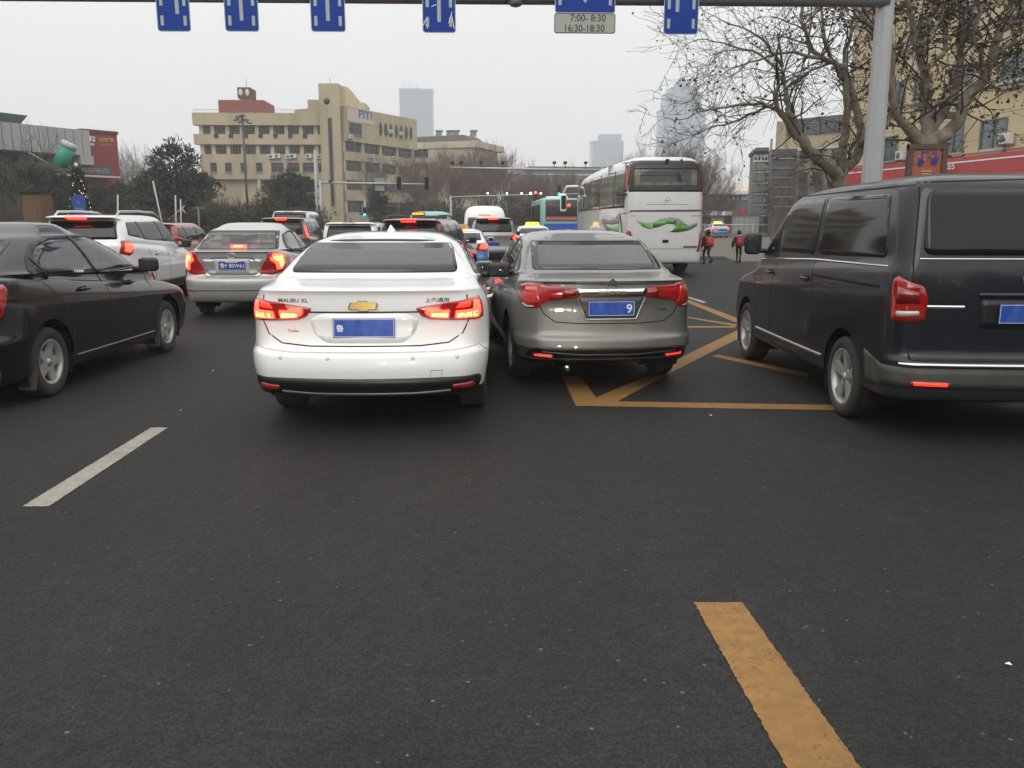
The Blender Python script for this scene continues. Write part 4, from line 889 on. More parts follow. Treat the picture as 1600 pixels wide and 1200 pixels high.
# ---------------------------------------------------------------- white coach
CW = mat('coach_white', (0.76, 0.76, 0.75), 0.32, coat=.8, var=.02, dirt=.20, dz=(.3, 2.4), dirtcol=(.30, .28, .25))
cr = [(.35, .36, 10.9, .36, 1.16, .03, .1, .1), (.08, .40, 11.1, .40, 1.22, .04, .15, .18), (.02, .60, 11.2, .6, 1.245, .05, .16, .2), (.0, 1.0, 11.2, 1.0, 1.25, .06, .18, .22), (.02, 1.9, 11.2, 1.8, 1.25, .06, .2, .24),
      (.05, 2.35, 11.1, 2.3, 1.245, .06, .2, .26), (.12, 2.9, 10.85, 2.8, 1.22, .06, .22, .3), (.20, 3.16, 10.6, 3.05, 1.17, .06, .25, .35), (.32, 3.32, 10.3, 3.22, 1.05, .06, .3, .4), (.6, 3.42, 9.6, 3.36, .8, .05, .3, .4), (1.6, 3.47, 8.0, 3.45, .4, .03, .2, .3), (4, 3.48, 5, 3.48, .1, 0, .05, .05)]
co = Vehicle('white_coach', 'large white coach with a green and grey swoosh across its back', 'coach', cr, CW, (5.38, 24.6), R(1.2), wheels=[(1.2, 2.9, .5), (1.2, 8.7, .5)], arch=.08,
             sub=5, ns=50, D=1.3, holes=[('rear', [(-.92, 2.58), (.92, 2.58), (.86, 3.08), (-.86, 3.08)])])
v = co; v.root.scale = (1.12, 1, 1); v.add_wheels(.3, .21, 'cap')
W_ = [(-1.06, 2.42), (1.06, 2.42), (1.02, 2.9), (.93, 3.26), (.6, 3.33), (-.6, 3.33), (-.93, 3.26), (-1.02, 2.9)]
v.panel('rear_window_border', [(-1.06, 2.42), (1.06, 2.42), (.95, 3.30), (-.95, 3.30)], 'rear', mat('black_gloss', (.03, .03, .032), .18), off=.006, hole=[(-.90, 2.60), (.90, 2.60), (.84, 3.06), (-.84, 3.06)], skirt=.01)
v.panel('rear_window', [(-.93, 2.57), (.93, 2.57), (.87, 3.09), (-.87, 3.09)], 'rear', GLS, off=.001, skirt=.002)
for sg_ in (-1, 1):
    v.panel('red_side_strip', [(sg_ * a, b) for a, b in ((.99, 2.44), (1.055, 2.44), (.975, 3.20), (.91, 3.20))][::sg_], 'rear', mat('strip_red', (.33, .03, .03), .3, coat=.6), off=.014, skirt=.01)
    v.panel('tail_lamp', [(sg_ * a, b) for a, b in ((.84, .72), (.95, .72), (1.07, 1.18), (1.30, 1.24), (1.30, 1.33), (1.02, 1.32), (.94, 1.22))][::sg_], 'wrap', REDL, off=.012)
    mb = MB(); mb.box((sg_ * .74, .34, 2.84), (.16, .05, .56), mat('curtain_yellow', (.85, .68, .30), .9), bev=.02); mb.build('curtain', v.root)
for x in (-.42, 0, .42):
    mb = MB(); mb.box((x, .72, 2.56), (.40, .22, .32), mat('coach_seat', (.70, .66, .58), .9), bev=.06, seg=3); mb.build('seat', v.root)
mb = MB(); mb.rng(-1.1, 1.1, .35, 2.5, 2.35, 2.38, CABIN); mb.rng(-1.15, 1.15, 2.6, 2.62, 2.35, 3.3, mat('coach_inside', (.30, .29, .28), .9)); mb.build('cabin_floor', v.root)
mb = MB(); mb.box((0, .20, 3.30), (.10, .08, .08), BLK, bev=.02); mb.build('rear_camera', v.root)
mb = MB(); p_, n_ = v.cast(0, 2.17, 'rear')
for a in (90, 210, 330):
    mb.lathe([(.040, .0), (.042, .008), (.052, .008), (.054, 0)], CHR, 20, TR(.045 * math.cos(R(a)), p_.y, 2.17 + .045 * math.sin(R(a))) @ RX(math.pi / 2))
mb.build('badge', v.root)
v.ribbon('engine_hatch_seam', [[(-1.02, 1.02), (-1.05, 1.78), (-.98, 1.86), (.98, 1.86), (1.05, 1.80), (1.05, 1.55)], [(-.55, 2.06), (.55, 2.06)]], 'rear', .010)
v.ribbon('air_intake', [[(-1.02, 1.80), (-.90, 1.88), (.90, 1.90), (1.02, 1.82)]], 'rear', .045, mat('intake_grey', (.12, .12, .12), .6), off=.006)
GRN = mat('swoosh_green', (.10, .30, .03), .35, coat=.5); GRY = mat('swoosh_grey', (.22, .23, .25), .35, coat=.5)
v.panel('grey_swoosh', [(-.80, 1.62), (-.60, 1.55), (-.40, 1.55), (-.15, 1.66), (.10, 1.71), (.32, 1.66), (.46, 1.54), (.58, 1.47), (.78, 1.55), (1.0, 1.52), (.8, 1.45), (.62, 1.34), (.40, 1.28), (.30, 1.36), (.18, 1.50), (.0, 1.52), (-.2, 1.46), (-.45, 1.42), (-.6, 1.46)], 'rear', GRY, off=.003, skirt=.004, grid=.1)
v.panel('green_swoosh', [(-.76, 1.585), (-.55, 1.51), (-.42, 1.51), (-.22, 1.58), (.02, 1.64), (.2, 1.60), (.27, 1.52), (.24, 1.42), (.14, 1.34), (.08, 1.28), (.30, 1.27), (.46, 1.33), (.66, 1.43), (.50, 1.46), (.42, 1.48), (.36, 1.56), (.26, 1.60), (.20, 1.52), (.02, 1.52), (-.2, 1.43), (-.45, 1.37), (-.62, 1.44)], 'rear', GRN, off=.006, skirt=.004, grid=.1)
v.letters('福山客运', -.85, 1.74, .14, mat('orange_lettering', (.5, .2, .05), .5), height=.04); v.letters('ZK6107HB', .80, 1.74, .34, mat('grey_lettering', (0, 0, 0)), height=.045)
mb = MB(); p_, n_ = v.cast(-.02, .98, 'rear'); mb.box((-.02, p_.y - .004, 1.02), (.16, .02, .09), BLK, bev=.01); mb.build('latch', v.root)
v.ribbon('bumper_line', [[(-1.2, .80), (.95, .80)]], 'rear', .012); v.ribbon('exhaust_grille', [[(.45, .86), (.82, .86)]], 'rear', .06, mat('intake_grey', (0, 0, 0)), off=.004)
for side in ('left', 'right'):
    v.panel('side_window', [(.62, 1.98), (.52, 3.06), (9.8, 3.02), (10.75, 2.5), (10.9, 1.95)], side, mat('coach_side_glass', (.10, .11, .09), .10, coat=.6, var=.35, scale=1.2, stretch=(1, .5, 3)), off=.014, skirt=.03, grid=.12)
    v.ribbon('window_pillar', [[(1.75, 1.98), (1.7, 3.05)], [(3.7, 1.98), (3.7, 3.04)], [(5.6, 1.98), (5.6, 3.03)], [(7.5, 1.97), (7.5, 3.02)], [(9.3, 1.97), (9.3, 3.0)]], side, .05, BLK, off=.018)
    v.ribbon('luggage_seam', [[(2.2, 1.25), (2.2, .55)], [(3.8, 1.25), (3.8, .55)], [(5.4, 1.25), (5.4, .55)], [(7.0, 1.25), (7.0, .55)], [(2.2, 1.25), (8.0, 1.25)]], side, .012)
    v.panel('side_swoosh', [(1.2, 1.35), (.95, 1.9), (1.5, 1.72), (2.2, 1.62), (2.9, 1.75), (3.3, 1.55), (2.8, 1.42), (2.0, 1.30)], side, GRY, off=.004, grid=.2)
    v.panel('side_swoosh_green', [(1.1, 1.15), (1.15, 1.52), (1.9, 1.48), (2.9, 1.5), (2.6, 1.30), (1.8, 1.12)], side, GRN, off=.007, grid=.2)
for sg_ in (-1, 1):
    mb = MB(); mb.tube([(sg_ * 1.0, 11.0, 3.0), (sg_ * 1.35, 11.35, 3.0), (sg_ * 1.48, 11.4, 2.75)], [.05, .05, .05], CW, 8); mb.box((sg_ * 1.48, 11.4, 2.35), (.24, .16, .75), CW, bev=.07, seg=3)
    mb.rng(sg_ * 1.48 - .09, sg_ * 1.48 + .09, 11.31, 11.318, 2.08, 2.62, MIRG); mb.build('side_mirror', v.root)
# ================================================================ ground, markings
def ground_poly(name, pts, z, m, label=None, kind='structure', cat=None, parent=None, th=0.0, group=None):
    mb = MB(); n = len(pts)
    if th: mb.prism([(p[0], p[1]) for p in pts], z - th, z, m)
    else: mb.add([(p[0], p[1], z) for p in pts], [tuple(range(n))], m)
    return mb.build(name, parent, label=label, cat=cat, kind=kind, group=group)
def asphalt():
    m = bpy.data.materials.new('asphalt'); m.use_nodes = True; n = m.node_tree.nodes; L = m.node_tree.links; p = n['Principled BSDF']
    tcn = n.new("ShaderNodeTexCoord")
    def noise(sc_, det=3, ro=.6, vec=None):
        z = n.new("ShaderNodeTexNoise"); z.inputs['Scale'].default_value = sc_; z.inputs['Detail'].default_value = det; z.inputs['Roughness'].default_value = ro
        L.new(vec or tcn.outputs['Object'], z.inputs['Vector']); return z
    def rng_(src, a, b, c, d):
        r = n.new("ShaderNodeMapRange"); L.new(src, r.inputs['Value'])
        for k, q in zip(('From Min', 'From Max', 'To Min', 'To Max'), (a, b, c, d)): r.inputs[k].default_value = q
        return r.outputs[0]
    def mth(op, a, b):
        q = n.new("ShaderNodeMath"); q.operation = op
        for i, s_ in enumerate((a, b)):
            if isinstance(s_, float): q.inputs[i].default_value = s_
            else: L.new(s_, q.inputs[i])
        return q.outputs[0]
    vo = n.new("ShaderNodeTexVoronoi"); vo.inputs['Scale'].default_value = 95; L.new(tcn.outputs['Object'], vo.inputs['Vector'])
    sp = n.new("ShaderNodeSeparateColor"); L.new(vo.outputs['Color'], sp.inputs[0])
    grain = rng_(sp.outputs[0], 0.0, 1.0, .70, 1.34)
    pits = rng_(vo.outputs['Distance'], .2, .75, 1.12, .60)
    big = rng_(noise(.35, 5).outputs['Fac'], .3, .7, .82, 1.2); mid = rng_(noise(9, 4, .7).outputs['Fac'], .3, .7, .82, 1.18)
    mp = n.new("ShaderNodeMapping"); mp.inputs['Scale'].default_value = (1.6, .06, 1); L.new(tcn.outputs['Object'], mp.inputs[0])
    trk = rng_(noise(1.0, 3, .5, mp.outputs[0]).outputs['Fac'], .3, .7, .90, 1.10)
    sparse = rng_(sp.outputs[1], .998, .9995, 0.0, .5)     # pale stones
    v1 = mth('MULTIPLY', mth('MULTIPLY', grain, pits), mth('MULTIPLY', mth('MULTIPLY', big, mid), trk))
    c = n.new("ShaderNodeVectorMath"); c.operation = 'SCALE'; c.inputs[0].default_value = (.0245, .0238, .0225); L.new(v1, c.inputs['Scale'])
    mx = n.new("ShaderNodeMix"); mx.data_type = 'RGBA'; L.new(sparse, mx.inputs['Factor']); L.new(c.outputs[0], mx.inputs['A']); mx.inputs['B'].default_value = (.22, .21, .20, 1)
    L.new(mx.outputs['Result'], p.inputs['Base Color']); p.inputs['Roughness'].default_value = .70; p.inputs['Specular IOR Level'].default_value = .19
    bp = n.new("ShaderNodeBump"); bp.inputs['Strength'].default_value = .75; bp.inputs['Distance'].default_value = .006
    L.new(mth('ADD', mth('MULTIPLY', grain, .5), mth('MULTIPLY', pits, .8)), bp.inputs['Height']); L.new(bp.outputs[0], p.inputs['Normal'])
    return m
ASPH = asphalt()
mb = MB(); mb.add([(-900, -60, 0), (900, -60, 0), (900, 1500, 0), (-900, 1500, 0)], [(0, 1, 2, 3)], ASPH); mb.build('road', kind='structure')
def worn(name, col, wear=.5):
    m = mat(name, col, .75, var=.22, scale=14); n = m.node_tree.nodes; L = m.node_tree.links
    t = n.new("ShaderNodeTexCoord"); z = n.new("ShaderNodeTexNoise"); z.inputs['Scale'].default_value = 60; z.inputs['Detail'].default_value = 4; L.new(t.outputs['Object'], z.inputs['Vector'])
    z2 = n.new("ShaderNodeTexNoise"); z2.inputs['Scale'].default_value = 3; z2.inputs['Detail'].default_value = 4; L.new(t.outputs['Object'], z2.inputs['Vector'])
    a = n.new("ShaderNodeMath"); a.operation = 'MULTIPLY_ADD'; L.new(z2.outputs['Fac'], a.inputs[0]); a.inputs[1].default_value = .5; L.new(z.outputs['Fac'], a.inputs[2])
    r = n.new("ShaderNodeMapRange"); L.new(a.outputs[0], r.inputs['Value']); r.inputs['From Min'].default_value = .56 + wear * .06; r.inputs['From Max'].default_value = .60 + wear * .06
    p = n['Principled BSDF']; src = p.inputs['Base Color'].links[0].from_socket
    mx = n.new("ShaderNodeMix"); mx.data_type = 'RGBA'; L.new(r.outputs[0], mx.inputs['Factor']); mx.inputs['A'].default_value = tuple(c_ * .55 for c_ in col) + (1,); L.new(src, mx.inputs['B'])
    L.new(mx.outputs['Result'], p.inputs['Base Color']); return m
WL = worn('worn_white_line', (.27, .258, .22), .3); YL = worn('worn_yellow_line', (.22, .112, .028), .35)
def marking(name, pxs, m, z=.004, label=None):
    """painted line with slightly ragged edges"""
    P = [gnd(x, y, z) for x, y in pxs]; rnd = random.Random(hash(tuple(pxs)) % 997); Q = []
    for a, b in zip(P, P[1:] + P[:1]):
        k = max(1, min(400, int((b - a).length / .014))); d = (b - a).normalized(); nn = Vector((-d.y, d.x, 0))
        for i in range(k): Q.append(a + (b - a) * i / k + nn * rnd.uniform(-.0035, .0035))
    return ground_poly(name, [(q.x, q.y) for q in Q], z, m, kind='structure')
marking('road_marking', [(35, 791), (76, 791), (262, 668), (236, 668)], WL)
marking('road_marking', [(1084, 941), (1160, 941), (1345, 1200), (1420, 1305), (1300, 1305), (1230, 1200)], YL)
marking('road_marking', [(878, 588), (907, 588), (931, 621), (965, 627), (1320, 633), (1320, 641), (900, 634)], YL)
marking('road_marking', [(931, 621), (1005, 590), (1083, 549), (1150, 517), (1168, 509), (1168, 522), (1098, 557), (1020, 597), (965, 627)], YL)
marking('road_marking', [(1112, 556.5), (1122, 554), (1265, 583), (1262, 589)], YL)
marking('road_marking', [(1060, 467), (1072, 467), (1160, 500), (1160, 507), (1140, 500)], YL)
marking('road_marking', [(1060, 494), (1075, 495), (1152, 507), (1150, 510)], YL, .0043)
marking('road_marking', [(1060, 509.5), (1148, 509.5), (1150, 512), (1060, 512)], YL, .0046)
marking('road_marking', [(1060, 460), (1074, 463), (1105, 472), (1098, 473.5)], WL)
marking('road_marking', [(280, 640.5), (283, 640), (284, 642), (281, 642)], WL)
for (x, y) in ((332, 580), (1575, 1040), (1110, 650)):
    g = gnd(x, y); mb = MB(); mb.add([(g.x - .012, g.y, .008), (g.x + .012, g.y - .006, .005), (g.x + .010, g.y + .010, .010), (g.x - .006, g.y + .010, .005)], [(0, 1, 2, 3)], WHT)
    mb.build('paper_scrap', label={332: 'tiny white paper scrap on the road left of the white sedan', 1575: 'tiny pale scrap on the road at the bottom right', 1110: 'tiny scrap on the road below the yellow hatching'}[x], cat='litter')
for dx, ys in ((-5.75, (28, 36, 46, 58)), (2.95, (38, 46, 56))):
    for y in ys: ground_poly('road_marking', [(dx, y), (dx + .15, y), (dx + .15, y + 4), (dx, y + 4)], .004, WL)
# pavements, kerbs
PAV = mat('pavement_brown', (.115, .10, .08), .9, var=.2, scale=3, bump=.2, bscale=30); KRB = mat('kerb_stone', (.26, .25, .23), .85, var=.15, scale=6)
EAR = mat('planting_soil', (.075, .062, .045), .95, var=.3, scale=2, bump=.5)
ground_poly('pavement', [(10.2, 33.5), (13.2, 33.5), (60, 62), (60, 100), (27, 92), (14.5, 60)], .012, PAV)
ground_poly('traffic_island', [(8.6, 35.6), (10.2, 35.2), (11.6, 41), (11.0, 41.4)], .14, mat('island_grey', (.12, .11, .095), .9, var=.2), th=.14)
ground_poly('pavement', [(14.2, 16), (80, 16), (80, 62), (60, 62), (22, 40), (14.2, 33)], .14, PAV, th=.14)
ground_poly('planting_bed', [(-11.5, 34), (-11.2, 88), (-90, 88), (-90, 34)], .14, EAR, th=.14)
ground_poly('kerb', [(-11.5, 34), (-11.2, 88), (-11.0, 88), (-11.3, 34)], .16, KRB, th=.16)
ground_poly('pavement', [(-90, 100), (-8, 104), (30, 112), (80, 112), (80, 320), (-90, 320)], .10, PAV, th=.1)

# ================================================================ buildings
class Face:
    """an upright wall line on the ground from a to b; d > 0 points to the viewer's side"""
    def __init__(s, a, b):
        s.a = Vector((a[0], a[1], 0)); b = Vector((b[0], b[1], 0)); s.L = (b - s.a).length; s.u = (b - s.a).normalized(); s.n = Vector((s.u.y, -s.u.x, 0))
        if s.n.dot(-s.a) < 0: s.n = -s.n
        s.M = Matrix((( s.u.x, -s.n.x, 0, s.a.x), (s.u.y, -s.n.y, 0, s.a.y), (0, 0, 1, 0), (0, 0, 0, 1)))
    def uz(s, px, py):
        d = sight(px, py); # solve cam + t d = a + u*U in plan
        # t*dx - U*ux = ax ; t*dy - U*uy = ay
        det = d.x * (-s.u.y) + s.u.x * d.y
        t = (s.a.x * (-s.u.y) + s.u.x * s.a.y) / det; U = (d.x * s.a.y - d.y * s.a.x) / det
        return U, CH + d.z * t
    def mb(s): return MB(s.M)
    def rect(s, x0, y0, x1, y1):
        ua, _ = s.uz(x0, (y0 + y1) / 2); ub, _ = s.uz(x1, (y0 + y1) / 2); xm = (x0 + x1) / 2; _, za = s.uz(xm, y1); _, zb = s.uz(xm, y0); return ua, ub, za, zb
def slab(mb, u0, u1, z0, z1, d0, d1, m, bev=0.0): return mb.rng(u0, u1, -d1, -d0, z0, z1, m, bev)
WGL = mat('window_dark', (.018, .02, .028), .2, coat=.1, var=.6, scale=.5, spec=.3); WFR = mat('window_frame_grey', (.14, .14, .14), .5)
WFW = mat('window_frame_white', (.55, .55, .54), .5); ACM = mat('aircon_white', (.55, .55, .53), .5, var=.1)
def window(B, F, r, d=.0, fr=WFR, gl=WGL, mull=1, bar=True, name='window', fw=.06, dep=.10):
    u0, u1, z0, z1 = r; mb = F.mb()
    slab(mb, u0 + fw, u1 - fw, z0 + fw, z1 - fw, d + .002, d + .02, gl)
    for a, b, c, e in ((u0, u1, z0, z0 + fw), (u0, u1, z1 - fw, z1), (u0, u0 + fw, z0 + fw, z1 - fw), (u1 - fw, u1, z0 + fw, z1 - fw)): slab(mb, a, b, c, e, d, d + dep, fr)
    for k in range(mull): u = u0 + (u1 - u0) * (k + 1) / (mull + 1); slab(mb, u - fw / 2, u + fw / 2, z0 + fw, z1 - fw, d + .02, d + dep * .8, fr)
    if bar: z = z0 + (z1 - z0) * .68; slab(mb, u0 + fw, u1 - fw, z - fw / 2, z + fw / 2, d + .02, d + dep * .7, fr)
    slab(mb, u0 - .08, u1 + .08, z0 - .10, z0 - .002, d + .0, d + dep + .10, fr if fr is WFW else KRB)
    return mb.build(name, B)
def aircon(B, F, px, py, d=.0, s_=1.0):
    u, z = F.uz(px, py); mb = F.mb(); slab(mb, u - .42 * s_, u + .42 * s_, z - .3 * s_, z + .3 * s_, d + .12, d + .5, ACM, .03)
    mb.lathe([(.02, 0), (.22 * s_, .0), (.235 * s_, -.02)], mat('aircon_fan', (.12, .12, .12), .7), 18, TR(u - .1 * s_, -(d + .505), z) @ RX(math.pi / 2))
    slab(mb, u - .4 * s_, u - .34 * s_, z - .36, z - .3, d, d + .5, WFR); slab(mb, u + .34 * s_, u + .4 * s_, z - .36, z - .3, d, d + .5, WFR); return mb.build('air_conditioner', B)
CRM = mat('beige_render', (.43, .365, .24), .85, var=.24, scale=.45, stretch=(1, 1, .22), bump=.1, bscale=6, detail=8, dirt=.22, dz=(18, 19), dirtcol=(.24, .20, .14))
CRM2 = mat('beige_render_pale', (.46, .42, .31), .85, var=.1, scale=.4, stretch=(1, 1, .3))
BRK = mat('red_brick', (.24, .065, .045), .85, var=.15, scale=3)

# --- five-storey beige office block with a stair tower
OB = empty('office_building', at(430, 345, 130).to_tuple()[:2] + (0,), 0, 'beige five-storey office block with a tall stair tower and FITI sign', 'building')
def keep(o_loc, obj): pass
OB.location = (0, 0, 0)
A = at(311, 300, 130); Bp = at(540, 300, 130); Cc = at(651, 300, 147)
F1 = Face(A, Bp); F2 = Face(at(540, 300, 130), Cc)
Z = lambda F, px, py: F.uz(px, py)[1]
U = lambda F, px, py=300: F.uz(px, py)[0]
ztop = Z(F1, 400, 177); zs1 = Z(F1, 400, 196); zb1 = Z(F1, 400, 210); zb2 = Z(F1, 400, 226); zc1 = Z(F1, 400, 241); zc2 = Z(F1, 400, 280)
mb = F1.mb(); uT = U(F1, 507)
slab(mb, .6, F1.L, 0, ztop - .4, -14, -1.0, CRM)                                   # core volume
slab(mb, -.1, uT, zs1, ztop, -1, .5, CRM); slab(mb, -.1, uT, zb2, zb1, -1, .45, CRM)    # roof slab and balcony band
slab(mb, .5, uT, zc2, zc1, -1.2, 0, CRM); slab(mb, .5, uT, 0, .6, -1.2, 0, CRM)
for k in range(9):
    u = uT * (k + .02) / 8.6; 
    if u < uT: slab(mb, max(.55, u), max(.55, u) + .55, zb1, zs1, -1.0, -.2, CRM2); slab(mb, max(.55, u), max(.55, u) + .55, zc1, zb2, -1.0, -.2, CRM2)
    if 3 < k < 9: slab(mb, u, u + .4, .6, zc2, -1.0, -.1, CRM2)
mb.build('wall', OB)
mb = F1.mb()
for k in range(60): slab(mb, k * uT / 60, k * uT / 60 + .03, ztop, ztop + .55, -.1, -.07, WFR)
slab(mb, 0, uT, ztop + .52, ztop + .56, -.11, -.06, WFR); mb.build('roof_railing', OB)
for k in range(8):
    u0 = uT * (k + .02) / 8.6 + .75; u1 = min(uT * (k + 1.02) / 8.6 - .15, uT - .1)
    window(OB, F1, (u0, u1, zb1 + .05, zs1 - .1), -.9, mull=2); window(OB, F1, (u0, u1, zc1 + .05, zb2 - .1), -.9, mull=2)
    if k > 0:
        mb = F1.mb(); slab(mb, u0 - .1, u0 + .55, zb1 - .6, zb1 + .02, .451, .47, WGL); mb.build('balcony_notch', OB)
for x in (329, 352, 376, 400): window(OB, F1, F1.rect(x, 254, x + 10, 269), .0, mull=0)
for x0, x1 in ((424, 443), (449, 468), (473, 492), (497, 508)): window(OB, F1, F1.rect(x0, 254, x1, 269), .0, mull=1); window(OB, F1, F1.rect(x0, 285, x1, 300), -1.0 + .1, mull=1); window(OB, F1, F1.rect(x0, 313, x1, 330), -1.0 + .1, mull=1)
for px, py in ((425, 245), (434, 244), (452, 245), (459, 244), (483, 244), (500, 245), (506, 244)): aircon(OB, F1, px, py, .0, 1.05)
# tower
def tw(px): return U(F1, px)
t0, t1 = tw(506), tw(537); zt = Z(F1, 520, 132)
mb = F1.mb(); slab(mb, t0, t1, 0, zt, -5, 1.0, CRM)
T_ = F1.M
def profile(mb, poly, m, d0, d1):
    """outline in (u,z) extruded in depth"""
    mb.add([(u, -d1, z) for u, z in poly] + [(u, -d0, z) for u, z in poly], [tuple(range(len(poly))), tuple(range(2 * len(poly) - 1, len(poly) - 1, -1))] + [(i, i + len(poly), (i + 1) % len(poly) + len(poly), (i + 1) % len(poly)) for i in range(len(poly))], m)
t2 = lambda px: at(px, 300, 139).x - A.x
z2 = lambda py: at(550, py, 139).z
profile(mb, [(t2(530), ztop - 3), (t2(530), z2(132)), (t2(549), z2(136)), (t2(561), z2(153)), (t2(561), ztop - 3)], CRM, -15, -9)
slab(mb, tw(487), t0, ztop - .3, Z(F1, 490, 156), -5, .2, CRM); slab(mb, t2(561), t2(574), ztop - 3, z2(160), -15, -9.1, CRM)
mb.lathe([(.001, .05), (tw(521.8) - tw(518), .05), (tw(522.8) - tw(518), .0)], WGL, 22, TR(tw(518), -1.0, Z(F1, 518, 160)) @ RX(math.pi / 2))
mb.build('stair_tower', OB)
window(OB, F1, F1.rect(516.3, 185, 523, 323), 1.0, mull=0, bar=False, fw=.1)
window(OB, F1, F1.rect(523, 330, 528, 334), 1.0, mull=0, bar=False)
mb = F1.mb(); r0, r1 = tw(345), tw(416); zr = Z(F1, 380, 154); slab(mb, r0, r1, ztop - .3, zr, -8, -1.5, BRK); mb.build('roof_block', OB)
mb = F1.mb(); slab(mb, tw(374), tw(391), zr, Z(F1, 380, 149), -5.5, -3, CRM2); slab(mb, tw(372.5), tw(392.5), Z(F1, 380, 149), Z(F1, 380, 132), -6, -2.6, mat('clock_brown', (.10, .05, .04), .8))
for px in (377.5, 388): mb.lathe([(.001, .02), (.34, .02), (.36, 0)], mat('clock_face', (.6, .6, .58), .5), 18, TR(tw(px), 2.585, Z(F1, 380, 140)) @ RX(math.pi / 2) @ Matrix.Diagonal((.8, 1.35, 1, 1)))
mb.build('roof_lantern', OB)
mb = F1.mb()
for px, py in ((517, 116), (524, 124), (386, 118)): mb.tube([(tw(px), 3, zt - 1.5 if px > 400 else zr + 1), (tw(px), 3, Z(F1, px, py))], .04, WFR, 5)
mb.build('roof_aerial', OB)
# wing running back to the right
mb = F2.mb(); L2 = F2.L
z2t = Z(F2, 600, 178); z2b = Z(F2, 600, 228)
slab(mb, 0, L2 - .8, 0, z2b, -9, -.6, CRM); slab(mb, 0, L2, z2b, z2t, -9, .3, CRM)
zq = [(Z(F2, 600, 243), Z(F2, 600, 256)), (Z(F2, 600, 272), Z(F2, 600, 285)), (Z(F2, 600, 300), Z(F2, 600, 315)), (Z(F2, 600, 333), 0)]
for a, b in zq: slab(mb, 0, L2 - .5, b, a, -1.0, .0, CRM)
for k in range(5): u = (L2 - .9) * k / 4; slab(mb, u, u + .5, 0, z2b, -.6, -.1, CRM2)
mb.build('wing_wall', OB)
rws = [(z2b, zq[0][0]), (zq[0][1], zq[1][0]), (zq[1][1], zq[2][0]), (zq[2][1], zq[3][0])]
for hi, lo in rws:
    for k in range(4):
        u = (L2 - .9) * k / 4 + .6; window(OB, F2, (u, u + (L2 - .9) / 4 - .7, lo + .05, hi - .1), -.55, mull=2)
window(OB, F2, F2.rect(543, 193, 562, 211), .3, mull=2)
for i, px in enumerate((592, 600, 608, 616.5, 624, 632, 639.5)):
    u, z = F2.uz(px, 202 + i * 1.1); mb = F2.mb(); X_ = TR(u, -.3, z) @ RX(math.pi / 2) @ Matrix.Diagonal((.42, 1.05, 1, 1))
    mb.lathe([(.001, .03), (.92, .03)], WGL, 24, X_); mb.lathe([(.92, .03), (.94, .08), (1.04, .08), (1.04, 0)], WFR, 24, X_); mb.build('oval_window', OB)
for px, py in ((543, 214), (606, 206), (623, 209), (578, 244), (613, 247)): aircon(OB, F2, px, py, .3 if py < 220 else 0, .95)
r = F2.rect(539, 173, 580, 192); mb = F2.mb(); slab(mb, r[0] + .1, r[1], r[2], r[3], .3, .38, mat('sign_cream', (.50, .46, .36), .7)); uF = F2.rect(557, 174, 578, 186)
mb.text('FITI', ((uF[0] + uF[1]) / 2, -.385, (uF[2] + uF[3]) / 2), 1, mat('sign_blue', (.02, .12, .30), .5), width=uF[1] - uF[0], height=uF[3] - uF[2], bold=.03, ext=.03); mb.build('sign', OB)

# --- cream block behind it with solar heaters
HB = empty('cream_office_building', label='cream office block with flat overhanging roof and solar heaters, behind the reddish bare trees', cat='building')
F3 = Face(at(640, 300, 165), at(742, 300, 160)); F3b = Face(at(742, 300, 160), at(775, 300, 172))
mb = F3.mb(); zt3 = Z(F3, 690, 222); slab(mb, 0, F3.L, 0, zt3 - 1, -12, 0, CRM2); slab(mb, -2, F3.L + .6, Z(F3, 700, 232), zt3, -14, 1.0, CRM2); mb.build('wall', HB)
mb = F3b.mb(); slab(mb, -.4, F3b.L, 0, zt3 - 1, -9, 0, CRM2); slab(mb, -.6, F3b.L + .6, Z(F3, 700, 232), zt3 - .003, -9, 1.0, CRM2); mb.build('side_wall', HB)
for y0, y1 in ((234, 246), (255, 265), (276, 288), (300, 312)):
    for k in range(6): window(HB, F3, F3.rect(645 + k * 15, y0, 659 + k * 15, y1), 0.0, mull=1, fr=WFR)
    for k in range(3): window(HB, F3b, F3b.rect(748 + k * 8.5, y0 + 1, 755.5 + k * 8.5, y1 + 1), 0.0, mull=0)
mb = F3.mb(); GRR = mat('roof_grey', (.11, .10, .10), .8, var=.2); profile(mb, [(0, zt3), (U(F3, 735), zt3), (U(F3, 720), Z(F3, 700, 210)), (0, Z(F3, 700, 211))], GRR, -9, -1.5); mb.build('roof', HB)
for px in (674, 691, 701, 729):
    u, z = F3.uz(px, 209); mb = F3.mb(); mb.box((u, 3, z), (1.1, .1, 1.8), mat('solar_panel', (.10, .11, .13), .3), rot=RX(-.6)); mb.tube([(u - .7, 3.5, z + .8), (u + .7, 3.5, z + .8)], .22, WFR, 8)
    slab(mb, u - .5, u - .42, z - 1.2, z + .6, -3.6, -3.5, WFR); slab(mb, u + .42, u + .5, z - 1.2, z + .6, -3.6, -3.5, WFR); mb.build('solar_heater', HB)

